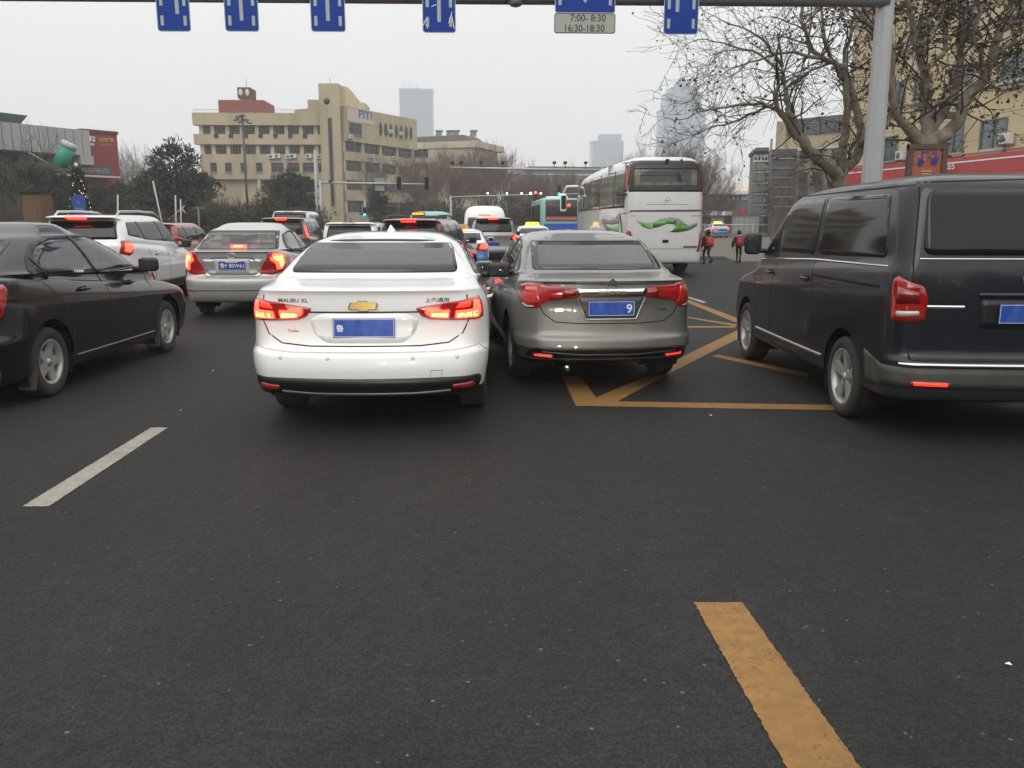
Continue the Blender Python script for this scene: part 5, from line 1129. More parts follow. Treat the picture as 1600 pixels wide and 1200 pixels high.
# --- long grey building behind the buses
LB = empty('grey_school_building', label='long pale grey three-storey building with a dark hipped roof, behind the city bus', cat='building')
PGR = mat('pale_grey_render', (.34, .34, .32), .85, var=.1, scale=.3)
F4 = Face(at(818, 300, 190), at(965, 300, 195)); mb = F4.mb(); z0_ = Z(F4, 880, 272); slab(mb, 0, F4.L, 0, z0_, -12, 0, PGR); slab(mb, -.6, F4.L, Z(F4, 880, 274), z0_, 0, .8, mat('cornice_white', (.5, .5, .48), .8)); mb.build('wall', LB)
mb = F4.mb(); profile(mb, [(-.8, z0_), (F4.L, z0_), (F4.L, Z(F4, 900, 260)), (U(F4, 828), Z(F4, 830, 260))], GRR, -12, .3); mb.build('roof', LB)
for y0, y1 in ((279, 289), (299, 309), (319, 329)):
    for k in range(11): window(LB, F4, F4.rect(826 + k * 13, y0, 833 + k * 13, y1), 0.0, mull=1)

# --- distant towers
def tower(name, label, px0, px1, Y, ytop, col, cap=None, dark=None):
    B = empty(name, label=label, cat='tower'); a = at(px0, 300, Y); b = at(px1, 300, Y); F = Face(a, b); L = F.L; H_ = Z(F, (px0 + px1) / 2, ytop)
    mc = mat(name + '_wall', col, .5, var=.1, scale=.05); md = mat(name + '_glass', dark or tuple(c * .55 for c in col), .25, var=.2, scale=.1)
    mb = F.mb(); slab(mb, 0, L, 0, H_, -L * .8, 0, md); mb.build('glass_body', B)
    mb = F.mb(); n = max(8, int(L / 3)); 
    for k in range(n + 1): u = L * k / n; slab(mb, u - .45, u + .45, 0, H_, .0, .6, mc)
    mb.build('mullion_columns', B)
    mb = F.mb(); m_ = int(H_ / 3.6)
    for k in range(m_): slab(mb, -.2, L + .2, k * 3.6, k * 3.6 + 1.0, 0, .35, mc)
    slab(mb, -.8, L + .8, H_ - 1, H_ + 1, -L * .8 - .8, .8, mc); mb.build('floor_bands', B)
    return B, F, L, H_, mc, md
B, F, L, Hh, mc, md = tower('glass_tower', 'pale glass tower with rooftop letters fading in haze behind the office block', 628, 678, 1050, 140, (.09, .18, .27))
mb = F.mb(); mb.text('烟台大厦', (L * .34, 3, Hh + 5), 1, mat('roof_letters', (.5, .5, .5), .5), width=19, height=6.5); slab(mb, 3, L * .62, Hh + 1, Hh + 1.8, -4, -3, WFR); mb.build('roof_letters', B)
B, F, L, Hh, mc, md = tower('low_glass_tower', 'short hazy bluish tower just above the coach and bare trees', 925, 972, 1080, 221, (.14, .24, .32)); mb = F.mb(); slab(mb, L * .22, L * .95, Hh, Hh + 9, -18, -2, mc); mb.build('roof_block', B)
B, F, L, Hh, mc, md = tower('tall_blue_tower', 'tall hazy blue tower with stepped pointed crown behind the bare trees right', 1033, 1097, 1000, 170, (.055, .14, .26)); mb = F.mb()
for (a, b, y_) in ((.08, .92, 145), (.2, .8, 136), (.33, .67, 128)): slab(mb, L * a, L * b, Hh, Z(F, 1065, y_), -L * .8 + L * a, -L * a * .6, md); slab(mb, L * a - .5, L * b + .5, Z(F, 1065, y_), Z(F, 1065, y_) + 1, -L * .8 + L * a, -L * a * .6 + .4, mc)
mb.lathe([(L * .14, 0), (L * .10, 4), (L * .03, 7), (.1, 10)], mc, 12, TR(L / 2, L * .4, Z(F, 1065, 128))); mb.build('crown', B)

# --- shopping centre on the left
MG = mat('mall_grey_panel', (.34, .345, .345), .55, var=.12, scale=.25, stretch=(1, 1, .15)); MD = mat('mall_dark', (.055, .05, .045), .7, var=.25, scale=.8); MR = mat('mall_red', (.23, .035, .04), .6, var=.1, scale=.6)
SB = empty('shopping_centre', label='grey and red shopping centre with slanting dark green roof piece at the left edge', cat='building')
F5 = Face(at(-60, 300, 66), at(137, 300, 75)); F6 = Face(at(137, 300, 75.5), at(190, 300, 78))
def pz(F, px, py): return F.uz(px, py)[1]
z_gt = pz(F5, 60, 198); z_gb = pz(F5, 60, 239); 
mb = F5.mb(); slab(mb, 0, F5.L, z_gb, z_gt, -18, .9, MG)
for k in range(14): slab(mb, F5.L * k / 14, F5.L * k / 14 + .04, z_gb, z_gt - .05, .9, .906, GAP)
slab(mb, F5.L - 1.0, F5.L + .2, pz(F5, 130, 258), z_gb, -1, .9, MG); mb.build('upper_facade', SB)
mb = F5.mb(); slab(mb, 0, F5.L, 0, z_gb, -18, -1.6, MD); mb.build('dark_storey', SB)
mb = F5.mb(); g0 = -10; g1 = U(F5, 62); profile(mb, [(g0, z_gt), (g1 - .8, z_gt), (g1, pz(F5, 50, 180)), (g0, pz(F5, 0, 172))], mat('green_roof_panel', (.02, .055, .05), .45, var=.2), -8, -.5); mb.build('green_roof', SB)
mb = F5.mb(); mb.ball((U(F5, -4), 3, pz(F5, 0, 176)), 1.3, mat('dome_pale', (.35, .4, .42), .4), 12); mb.build('dome', SB)
z_rt = pz(F6, 160, 208.5); mb = F6.mb(); slab(mb, 0, F6.L, 0, z_rt, -14, 0, MR); slab(mb, -.1, F6.L + .1, z_rt, z_rt + .25, -14, .1, mat('red_coping', (.12, .03, .03), .7)); mb.build('red_block', SB)
r = F6.rect(154, 215, 177, 222); GLT = mat('gold_letters', (.55, .38, .07), .5); mb = F6.mb(); mb.text('北京烤鸭', ((r[0] + r[1]) / 2, -.05, (r[2] + r[3]) / 2), 1, GLT, width=r[1] - r[0], height=r[3] - r[2], bold=.02)
r = F6.rect(157, 224.5, 175, 228); mb.text('BEIJING DUCK', ((r[0] + r[1]) / 2, -.05, (r[2] + r[3]) / 2), 1, GLT, width=r[1] - r[0], height=r[3] - r[2])
r = F6.rect(137.5, 212, 149, 221); mb.text('宴會', ((r[0] + r[1]) / 2, -.05, (r[2] + r[3]) / 2), 1, WHT, width=r[1] - r[0], height=r[3] - r[2], bold=.03)
r = F6.rect(140, 223.5, 147, 227.5); slab(mb, *r[:4], .0, .05, mat('white_panel', (.5, .5, .5), .6)); mb.build('wall_lettering', SB)
r = F5.rect(48, 271, 137, 277); mb = F5.mb(); slab(mb, U(F5, 48), U(F5, 137) + 2.4, r[2] + .1, r[3] - .05, .2, 1.2, mat('ledge_white', (.48, .48, .47), .6)); mb.build('ledge', SB)
mb = F5.mb(); slab(mb, U(F5, 40), U(F5, 137) + 2.4, pz(F5, 100, 270), pz(F5, 100, 256), -1.6, .3, mat('sign_band', (.10, .09, .08), .7))
r = F5.rect(108, 261.5, 137, 268.5); mb.text('SHANGCHENG POLYTHEIA HOTEL', (r[1] + .0, -.31, (r[2] + r[3]) / 2), 1, mat('sign_letters_grey', (.30, .30, .29), .6), width=(r[1] - r[0]) * 2.2, height=(r[3] - r[2]) * .9, bold=.01); mb.build('sign_band', SB)
mb = MB(); p0 = at(93, 259, 69.5); p1 = at(106, 230, 69.5); mb.tube([p0, p1], [.56, .56], mat('green_lantern', (.03, .28, .18), .5, var=.15, scale=2), 20); d_ = (p1 - p0).normalized(); mb.tube([p1 + d_ * .002, p1 + d_ * .35], [.59, .59], mat('lantern_cap', (.42, .44, .44), .4), 20)
mb.build('lantern_drum', SB)
mb = MB(); mb.tube([at(45, 238, 69), at(75, 255, 70)], .04, WHT, 5); mb.build('light_tube', SB)
mb = MB(); mb.tube([at(0, 253, 69), at(12, 260, 70)], .04, WHT, 5); mb.build('light_tube', SB)
bx0, bx1 = at(38, 345, 42), at(66, 345, 42); mb = MB(); mb.rng(bx0.x, bx1.x, 42, 43.2, .14, at(50, 302, 42).z, mat('brown_panel', (.13, .075, .03), .8, var=.15)); slab_ = mb
mb.rng(bx0.x - .05, bx1.x + .05, 41.9, 43.3, at(50, 302, 42).z, at(50, 302, 42).z + .06, GAP); mb.rng(bx0.x + .15, bx0.x + .65, 41.97, 42, .2, 2.1, mat('booth_door', (.12, .07, .03), .7)); mb.build('booth', label='ochre brown booth in front of the shopping centre', cat='booth')

# --- beige building with the red shop band on the right
RB = empty('beige_corner_building', label='large beige tiled building above a red shop band, behind the plane trees at the right', cat='building')
F7 = Face((27.6, 65.0), (32.0, 29.5))
STN = mat('beige_tile', (.52, .43, .26), .75, var=.07, scale=.6, bump=.05, bscale=20)
zr1 = pz(F7, 1500, 247); zr0 = zr1 - 2.6
mb = F7.mb(); Hb = 24; slab(mb, 0, F7.L, zr0 - 3, Hb, -16, 0, STN)
for k in range(12): slab(mb, 0, F7.L, zr1 + .9 + k * 1.35, zr1 + .935 + k * 1.35, .0, .004, mat('tile_joint', (.22, .18, .11), .9))
for k in range(6): slab(mb, 0, F7.L, zr1 + .2 + k * 3.6, zr1 + .34 + k * 3.6, 0, .10, STN)
mb.build('wall', RB)
TEG = mat('teal_glass', (.05, .09, .095), .08, coat=1.0, var=.35, scale=.5)
for (x0, y0, x1, y1) in ((1382, 213, 1403, 252), (1424, 206, 1440, 247), (1476, 197, 1505, 243), (1533, 186, 1573, 238), (1484, 103, 1520, 151), (1567, 80, 1606, 134), (1395, 128, 1415, 165), (1318, 226, 1335, 241), (1578, -20, 1612, 31), (1500, 10, 1530, 60), (1430, 118, 1455, 158), (1424, 30, 1450, 75)):
    r = F7.rect(x0, y0, x1, y1)
    if r[0] > 0: window(RB, F7, r, .0, mull=1, gl=TEG, fr=mat('window_frame_teal', (.12, .15, .15), .5), fw=.07, dep=.12)
for px, py in ((1579, 217), (1415, 243)): aircon(RB, F7, px, py, .0, 1.0)
RED = mat('shop_red', (.42, .022, .03), .45, coat=.3, var=.06)
mb = F7.mb(); slab(mb, -.3, F7.L, zr0, zr1, 0, .55, RED); slab(mb, -.3, F7.L, zr1 - .34, zr1 - .26, .55, .58, WHT); mb.build('shop_band', RB)
r = F7.rect(1487, 257, 1506, 268); mb = F7.mb(); mb.text('PALACES', ((r[0] + r[1]) / 2 - .8, -.56, (r[2] + r[3]) / 2 + .1), 1, WHT, width=(r[1] - r[0]) * 2.3, height=(r[3] - r[2]) * .95, bold=.02); mb.build('shop_lettering', RB)
r = F7.rect(1464, 258, 1494, 271); mb = F7.mb(); slab(mb, r[0], r[1], r[2], r[3], 1.2, 1.4, GAP); mb.text('LAPI', ((r[0] + r[1]) / 2, -1.41, (r[2] + r[3]) / 2), 1, WHT, width=(r[1] - r[0]) * .6, height=(r[3] - r[2]) * .6, bold=.02); slab(mb, r[0] + .2, r[0] + .3, r[2] + .2, r[2] + .3, .5, 1.2, GAP); mb.build('hanging_sign', RB)
mb = F7.mb(); slab(mb, 0, F7.L, 0.14, zr0 - .002, -15.9, -.4, mat('shop_window', (.06, .07, .07), .15, coat=.5, var=.5, scale=.4)); 
for k in range(9): slab(mb, F7.L * k / 8 - .2, F7.L * k / 8 + .2, .14, zr0 - .004, -.4, .1, STN)
mb.build('shop_front', RB)
r = F7.rect(1497, 174, 1525, 192); mb = F7.mb(); slab(mb, r[0], r[0] + .5, r[2] + .3, r[3], .0, 2.2, mat('bracket_brown', (.09, .05, .04), .8)); mb.build('wall_bracket', RB)

# --- mid-distance group beyond the plane trees
DGL = mat('dark_glazing', (.045, .05, .06), .15, coat=.6, var=.3, scale=.5)
MB1 = empty('beige_block', label='beige block with dark glazed top floor seen through the left plane tree', cat='building'); F8 = Face(at(1205, 300, 92), at(1345, 300, 84))
mb = F8.mb(); zz = pz(F8, 1260, 232); zt8 = pz(F8, 1260, 184); slab(mb, 0, F8.L, 0, zz, -10, 0, CRM2); slab(mb, -.3, F8.L, zz - .2, zz + .02, 0, .5, WFW); slab(mb, .2, U(F8, 1222), zz, pz(F8, 1215, 190), -10, 0, CRM); slab(mb, U(F8, 1222), F8.L, zz, pz(F8, 1260, 210), -10, -.3, CRM)
for px in (1241, 1290, 1325): slab(mb, U(F8, px), U(F8, px) + .5, 0, zz, 0, .3, CRM2)
mb.build('wall', MB1); mb = F8.mb(); slab(mb, U(F8, 1224), U(F8, 1340), pz(F8, 1260, 210), zt8, -8, -.2, DGL); slab(mb, U(F8, 1224), U(F8, 1340), pz(F8, 1260, 193), pz(F8, 1260, 191), -.2, -.1, WFR)
for px in (1246, 1271, 1300): slab(mb, U(F8, px), U(F8, px) + .14, pz(F8, 1260, 210), zt8, -.2, -.05, WFR)
mb.build('glazed_floor', MB1)
for y0, y1 in ((236, 250), (269, 289), (305, 322)):
    for x in (1247, 1270, 1300): window(MB1, F8, F8.rect(x, y0, x + 15, y1), 0, mull=1)
DB = empty('dark_glass_block', label='narrow dark glass-fronted block between the apartments and the beige block', cat='building'); F9 = Face(at(1203, 300, 84), at(1242, 300, 83.2)); mb = F9.mb(); zt9 = pz(F9, 1220, 233)
slab(mb, 0, F9.L, 0, zt9, -7, 0, mat('dark_cladding', (.055, .055, .06), .4, var=.2)); mb.build('wall', DB)
for r_ in range(6):
    for c_ in range(3): x = 1206 + c_ * 12; y = 237 + r_ * 15; window(DB, F9, F9.rect(x, y, x + 9, y + 10), 0, mull=1, gl=DGL, fr=mat('frame_dark', (.08, .08, .085), .5))
AP = empty('apartment_block', label='narrow grey apartment block with white-framed balconies left of the dark glass block', cat='building'); F10 = Face(at(1176, 300, 90), at(1204, 300, 89.6)); mb = F10.mb(); zt10 = pz(F10, 1190, 236)
PG2 = mat('grey_render', (.20, .20, .195), .85, var=.12); slab(mb, .3, F10.L, 0, zt10, -9, -.8, PG2); slab(mb, .1, F10.L - .4, zt10, zt10 + .35, -9, .1, GRR)
for k in range(6): z = pz(F10, 1190, 252 + k * 17); slab(mb, 0, F10.L - .6, z - .9, z, -.8, 0, PG2); slab(mb, -.1, F10.L - .5, z - 1.0, z - .9, -.8, .12, GRR)
mb.tube([(F10.L - .2, -.1, 0), (F10.L - .2, -.1, zt10 + 1.2)], .12, WFR, 8); mb.build('wall', AP)
for k in range(6): window(AP, F10, F10.rect(1178, 242 + k * 17, 1189, 251.5 + k * 17), 0 - .12, mull=1, fr=WFW); window(AP, F10, F10.rect(1189.4, 242 + k * 17, 1200, 251.5 + k * 17), 0 - .12, mull=1, fr=WFW)
# low shops
SH = empty('low_shops', label='low grey shop building with white Chinese lettering and a red emblem, right of the coach', cat='building'); F11 = Face(at(1094, 330, 111), at(1210, 330, 108)); mb = F11.mb(); slab(mb, 0, F11.L, 0, pz(F11, 1130, 303), -8, 0, mat('shop_grey', (.095, .095, .10), .7, var=.2, scale=.5)); slab(mb, .5, F11.L * .45, pz(F11, 1130, 326), pz(F11, 1130, 315), 0, .2, mat('shop_dark_red', (.07, .035, .035), .7)); slab(mb, 0, F11.L, pz(F11, 1130, 338), pz(F11, 1130, 337), 0, 1.2, WFR); mb.build('wall', SH)
mb = F11.mb(); slab(mb, U(F11, 1112), U(F11, 1168), pz(F11, 1130, 305), pz(F11, 1130, 302.5), .0, .5, mat('pale_canopy', (.30, .38, .40), .5)); mb.build('canopy', SH)
r = F11.rect(1108, 306, 1170, 312.5); mb = F11.mb(); mb.text('江 门 记 忆', ((r[0] + r[1]) / 2 + .2, -.05, (r[2] + r[3]) / 2), 1, WHT, width=(r[1] - r[0]) * .9, height=r[3] - r[2], bold=.02)
r = F11.rect(1108, 330, 1144, 336.5); mb.text('正宗重庆', ((r[0] + r[1]) / 2, -.25, (r[2] + r[3]) / 2), 1, WHT, width=r[1] - r[0], height=r[3] - r[2], bold=.02); mb.build('lettering', SH)
u, z = F11.uz(1160, 330); mb = F11.mb(); profile(mb, [(u - .5, z), (u, z - .5), (u + .5, z), (u, z + .5)], RED, .0, .12); slab(mb, u - 1.1, u - .6, z - .4, z - .1, 0, .1, RED); slab(mb, u + .55, u + .9, z - .4, z - .1, 0, .1, RED); mb.build('emblem', SH)
mb = MB(); p = at(1157, 300, 118); k = at(1172, 300, 118).x - p.x; h = at(1157, 287, 118).z - p.z
mb.add([(p.x - k, p.y - k, p.z), (p.x + k, p.y - k, p.z), (p.x + k, p.y + k, p.z), (p.x - k, p.y + k, p.z), (p.x, p.y, p.z + h)], [(0, 1, 4), (1, 2, 4), (2, 3, 4), (3, 0, 4), (3, 2, 1, 0)], mat('tent_cream', (.55, .50, .38), .8)); 
t = empty('tent', label='cream pyramid tent top rising over the low shops', cat='tent'); mb.build('canopy', t)
for sx in (-1, 1):
    mb = MB(); mb.tube([(p.x + sx * k * .95, p.y - k * .95, 0.1), (p.x + sx * k * .95, p.y - k * .95, p.z)], .06, WFR, 6); mb.build('post', t)
# kiosks and electrical cabinets
for name, lab, px0, px1, Y, yt, mm in (('utility_cabinet', 'wide white utility cabinet with teal lid behind the far railing', 1149, 1186, 88, 337, 3), ('utility_cabinet', 'small white utility cabinet behind the blue taxi', 1116, 1131, 92, 341, 1)):
    a, b = at(px0, 345, Y), at(px1, 345, Y); zt_ = at(px0, yt, Y).z; mb = MB(); mb.rng(a.x, b.x, Y, Y + 1.2, .1, zt_, mat('cabinet_white', (.42, .43, .42), .5, var=.1)); 
    for k in range(mm + 1): x = a.x + (b.x - a.x) * (k + .5) / (mm + 1); mb.rng(x - .012, x + .012, Y - .01, Y, .25, zt_ - .15, GAP); mb.rng(x + .1, x + .14, Y - .03, Y - .01, zt_ * .5, zt_ * .5 + .2, GAP)
    mb.rng(a.x - .1, b.x + .1, Y - .1, Y + 1.3, zt_, zt_ + .12, mat('cabinet_lid', (.10, .22, .26), .4)); mb.build(name, label=lab, cat='cabinet')
# ================================================================ gantry with lane signs
GAL = mat('galvanised_steel', (.25, .25, .245), .45, .4, var=.08, scale=2); PGY = mat('pole_grey', (.40, .41, .41), .5, .1, var=.06, scale=2, dirt=.1, dz=(0, 6))
SBL = mat('sign_sheet_blue', (.004, .04, .28), .45, spec=.2, var=.05, scale=3); SWH = mat('sign_sheet_white', (.36, .42, .40), .4); SGY = mat('sign_panel_grey', (.36, .38, .34), .45)
GY = 18.0
gt = empty('sign_gantry', label='grey steel gantry across the top with its tall pole by the minivan', cat='gantry')
pb = at(1362, 280, GY); mb = MB(); zb = at(800, 7, GY).z + .12
mb.tube([(pb.x, GY, 0), (pb.x, GY, zb + 1.2)], [.225, .165], PGY, 8, smooth=False); mb.box((pb.x, GY, .03), (.8, .8, .06), PGY); mb.build('pole', gt)
zl = at(230, 5, GY).z
mb = MB(); mb.tube([(-15, GY - .1, zl + .13), (pb.x, GY - .1, at(1340, 8, GY).z + .09)], .15, GAL, 12); mb.build('beam', gt)
mb = MB(); mb.tube([(-15, GY, zl + 1.1), (pb.x, GY, at(1340, 8, GY).z + 1.0)], .12, GAL, 10); mb.build('upper_beam', gt)
def rrect(w_, h_, r=.06, n=5):
    out_ = []
    for cx, cz, a0 in ((w_ / 2 - r, h_ / 2 - r, 0), (-w_ / 2 + r, h_ / 2 - r, 90), (-w_ / 2 + r, -h_ / 2 + r, 180), (w_ / 2 - r, -h_ / 2 + r, 270)):
        for k in range(n + 1): a = R(a0 + 90 * k / n); out_.append((cx + r * math.cos(a), cz + r * math.sin(a)))
    return out_
YS = GY - .34
def sign(px, pyb, wpx, hh, label, arrow, bars=True):
    p = at(px, pyb, YS); w_ = at(px + wpx / 2, pyb, YS).x - at(px - wpx / 2, pyb, YS).x; c = Vector((p.x, YS, p.z + hh / 2)); s_ = empty('lane_sign', tuple(c), 0, label, 'road sign', 'lane signs on the gantry')
    mb = MB(RX(math.pi / 2)); mb.prism(rrect(w_, hh), .0, .012, SWH); mb.prism(rrect(w_ - .03, hh - .03, .05), .012, .016, SBL); mb.build('sign_plate', s_)
    mb = MB()
    for sx in (-1, 1):
        for k in range(3):
            zc = -hh / 2 + .20 + k * .36; mb.rng(sx * (w_ / 2 - .10) - .03, sx * (w_ / 2 - .10) + .03, -.020, -.0165, zc - .09, zc + .09, SWH)
    arrow(mb, w_, hh); mb.build('sign_marking', s_)
    mb = MB()
    for sx in (-.2, .2): mb.rng(sx - .03, sx + .03, .002, .20, -hh / 2 + .4, hh / 2, GAL)
    mb.build('bracket', s_); return s_
def straight(mb, w_, h):
    mb.rng(-.035, .035, -.020, -.0165, -h / 2 + .2, h / 2 - .5, SWH); mb.add([(-.13, -.018, h / 2 - .5), (.13, -.018, h / 2 - .5), (0, -.018, h / 2 - .15)], [(0, 1, 2)], SWH)
def left_(mb, w_, h):
    mb.rng(.045, .115, -.020, -.0165, -h / 2 + .32, h / 2 - .55, SWH); mb.rng(-.12, .115, -.0205, -.0165, h / 2 - .55, h / 2 - .48, SWH); mb.add([(-.12, -.018, h / 2 - .62), (-.12, -.018, h / 2 - .40), (-.26, -.018, h / 2 - .51)], [(0, 1, 2)], SWH)
def right_(mb, w_, h):
    mb.rng(-.115, -.045, -.020, -.0165, -h / 2 + .42, h / 2 - .55, SWH); mb.rng(-.115, .12, -.0205, -.0165, h / 2 - .55, h / 2 - .48, SWH); mb.add([(.12, -.018, h / 2 - .62), (.12, -.018, h / 2 - .40), (.26, -.018, h / 2 - .51)], [(0, 2, 1)], SWH)
sign(273, 49.5, 52, 1.4, 'leftmost blue lane sign on the overhead gantry, its white shaft off centre', left_)
sign(379, 49.5, 53, 1.4, 'second blue lane sign from the left on the gantry', straight)
sign(513.5, 50, 54, 1.4, 'third blue lane sign from the left, left of the scratched one', straight)
s4 = sign(686.5, 51.5, 52, 1.4, 'scratched blue lane sign above the gap between the two sedans', straight)
for (x, z, a, l) in ((-.28, -.5, .5, .16), (-.24, -.58, -.4, .1), (.22, -.42, .3, .22), (.27, -.5, -.2, .26), (-.1, -.2, 1.2, .1)): mb = MB(); mb.box((x, -.0215, z), (.014, .002, l), WHT, rot=RY(a)); mb.build('scratch', s4)
sign(1063, 54, 54, 1.4, 'rightmost blue lane sign on the gantry, beside the bare branches', right_)
# wide bus-lane sign with the time plate
p = at(914, 20.5, YS); w_ = at(961, 20, YS).x - at(867, 20, YS).x; bsn = empty('bus_lane_sign', (p.x, YS, p.z + .6), 0, 'wide blue sign with grey time plate below reading 7:00 to 8:30', 'road sign')
mb = MB(RX(math.pi / 2)); mb.prism(rrect(w_, 1.2, .04), 0, .012, SWH); mb.prism(rrect(w_ - .03, 1.17, .035), .012, .016, SBL); mb.build('sign_plate', bsn)
mb = MB()
for sx in (-1, 1):
    for k in range(2): mb.rng(sx * (w_ / 2 - .10) - .03, sx * (w_ / 2 - .10) + .03, -.020, -.0165, -.46 + k * .4, -.30 + k * .4, SWH)
mb.add([(-.09, -.019, -.30), (0, -.019, -.42), (.09, -.019, -.30), (.09, -.019, -.16), (.03, -.019, -.24), (-.03, -.019, -.24), (-.09, -.019, -.16)], [(0, 1, 2, 3, 4, 5, 6)], SWH); mb.rng(-.3, .3, -.020, -.0165, 0, .35, SWH); mb.build('sign_marking', bsn)
hp = at(914, 22, YS).z - at(914, 53.5, YS).z; mb = MB(TR(0, 0, -.6 - hp / 2 - .005) @ RX(math.pi / 2)); mb.prism(rrect(w_ + .02, hp, .05), 0, .012, GAP); mb.prism(rrect(w_ - .01, hp - .03, .04), .012, .016, SGY); tp = mb.build('time_plate', bsn)
mb = MB(TR(0, 0, -.6 - hp / 2)); BK2 = mat('sign_black_lettering', (.02, .02, .02), .5)
mb.text('7:00- 8:30', (.06, -.019, .095), 1, BK2, width=.70, height=.135, ext=.001, bold=.008); mb.text('16:30-18:30', (.0, -.019, -.095), 1, BK2, width=.78, height=.135, ext=.001, bold=.008); mb.build('time_lettering', tp).parent = tp
# small dome camera under the beam
p = at(805, 6, GY); mb = MB(); mb.ball((p.x, GY - .2, p.z - .02), .15, GAL, 10, (1, 1, .6)); mb.lathe([(.13, 0), (.20, .02), (.20, .05), (.1, .08)], GAL, 20, TR(p.x, GY - .2, p.z)); mb.build('dome_camera', label='small round grey camera hanging under the gantry beam', cat='camera')

# ================================================================ street furniture
def pole(name, lab, px, Y, ytop, r, m=PGY, cat='pole', z0=.0):
    p = at(px, 345, Y); e = empty(name, (p.x, Y, z0), 0, lab, cat); t = at(px, ytop, Y).z - z0; mb = MB(); mb.tube([(0, 0, 0), (0, 0, t)], [r * 1.2, r * .8], m, 10); mb.build('post', e); return e, t, p
HSG = mat('signal_housing', (.02, .02, .02), .6); GRE = mat('lit_green', (.02, .6, .3), .4, emit=(.03, 1.0, .42), estr=5.0); REE = mat('lit_red', (.7, .05, .02), .4, emit=(1, .10, .04), estr=5.0)
def signal_head(e, x, z, lit=None, h=1.1, y=-.25, w_=.36, back=True):
    mb = MB(); mb.box((x, y, z), (w_, .22, h), HSG, bev=.03, seg=1)
    for k in range(3): mb.lathe([(w_ * .36, 0), (w_ * .40, .14), (w_ * .42, .14), (w_ * .38, 0)], HSG, 14, TR(x, y - .11, z + (1 - k) * h / 3) @ RX(math.pi / 2))
    o = mb.build('signal_head', e)
    for k in range(3):
        m = {0: REE, 2: GRE}.get(k) if lit == k else mat('dark_lens', (.03, .02, .02), .3)
        q = MB(); q.lathe([(.001, .012), (w_ * .34, .006), (w_ * .36, 0)], m, 16, TR(x, y - .112, z + (1 - k) * h / 3) @ RX(math.pi / 2)); q.build('signal_lens', o)
# (a) near signal arm on the left
e, t, p = pole('signal_mast', 'grey mast left of the stair tower carrying a long arm with two dark signal heads', 503, 62, 281, .13, cat='traffic light')
xe = at(670, 287, 62).x - p.x; mb = MB(); mb.tube([(0, 0, t - .2), (xe, 0, t - .3)], [.10, .06], PGY, 8); mb.build('arm', e)
for px in (624, 667): signal_head(e, at(px, 287, 62).x - p.x, t - .25, None, .95, w_=.30)
mb = MB(); x = at(593, 287, 62).x - p.x; mb.rng(x - .33, x + .33, .05, .08, t - .75, t + .15, mat('sign_back', (.25, .25, .25), .6)); mb.build('sign_back', e)
mb = MB(); x = at(516, 284, 62).x - p.x; mb.box((x, 0, t - .1), (.2, .35, .18), HSG, bev=.03); mb.build('camera_head', e)
e, t, p = pole('street_pole', 'tall light grey pole just left of the signal mast', 496, 60, 235, .09)
# (b) camera arm
e, t, p = pole('camera_mast', 'pale horizontal arm with five cameras, its post hidden behind the coach', 940, 52, 262, .14, cat='camera mast')
x0 = at(703, 262, 52).x - p.x; mb = MB(); mb.tube([(0, 0, t - .15), (x0 * .6, 0, t - .08), (x0, 0, t + .0)], [.09, .08, .05], PGY, 8); mb.build('arm', e)
for px in (707, 721, 752, 785, 866, 883, 915):
    x = at(px, 262, 52).x - p.x; mb = MB(); mb.rng(x - .02, x + .02, -.02, .02, t - .05, t + .22, HSG); mb.box((x, -.05, t + .28), (.20, .34, .15), HSG, bev=.03, seg=1); mb.build('camera_head', e)
# (c) far arm with lamps and red signal
e, t, p = pole('lamp_mast', 'far thin arm with a row of bright white lamps and a red signal', 705, 86, 306, .10, cat='traffic light')
xa = at(842, 303, 86).x - p.x; mb = MB(); mb.tube([(0, 0, t - .1), (xa, 0, t + .15)], .06, PGY, 8); mb.build('arm', e)
WLT = mat('lit_white_lamp', (1, 1, 1), .4, emit=(1, .97, .92), estr=5)
for px in (762, 792, 815, 829, 845):
    x = at(px, 303, 86).x - p.x; mb = MB(); mb.ball((x, -.1, t + .25), .085 if px not in (829,) else .12, WLT, 8); mb.rng(x - .03, x + .03, -.03, .03, t, t + .15, HSG); mb.build('lamp', e)
signal_head(e, at(836.5, 303, 86).x - p.x, t - .05, 0, 1.1, w_=.36)
e, t, p = pole('signal_mast', 'slim mast with a green signal above the teal city bus', 873, 88, 300, .09, cat='traffic light')
signal_head(e, 0, at(873, 298, 88).z, 2, 1.1, w_=.4)
mb = MB(); mb.tube([(0, 0, t - .3), (2.6, 0, t - .1)], .05, PGY, 6); mb.build('arm', e)
e, t, p = pole('pedestrian_signal', 'short post with a green light beside the beige stair tower', 571, 75, 312, .05, cat='traffic light')
signal_head(e, 0, at(570, 331, 75).z, 2, .75, w_=.28)
mb = MB(); mb.rng(-.5, -.12, -.1, -.06, at(566, 336, 75).z, at(566, 333, 75).z, SBL); mb.build('name_plate', e)
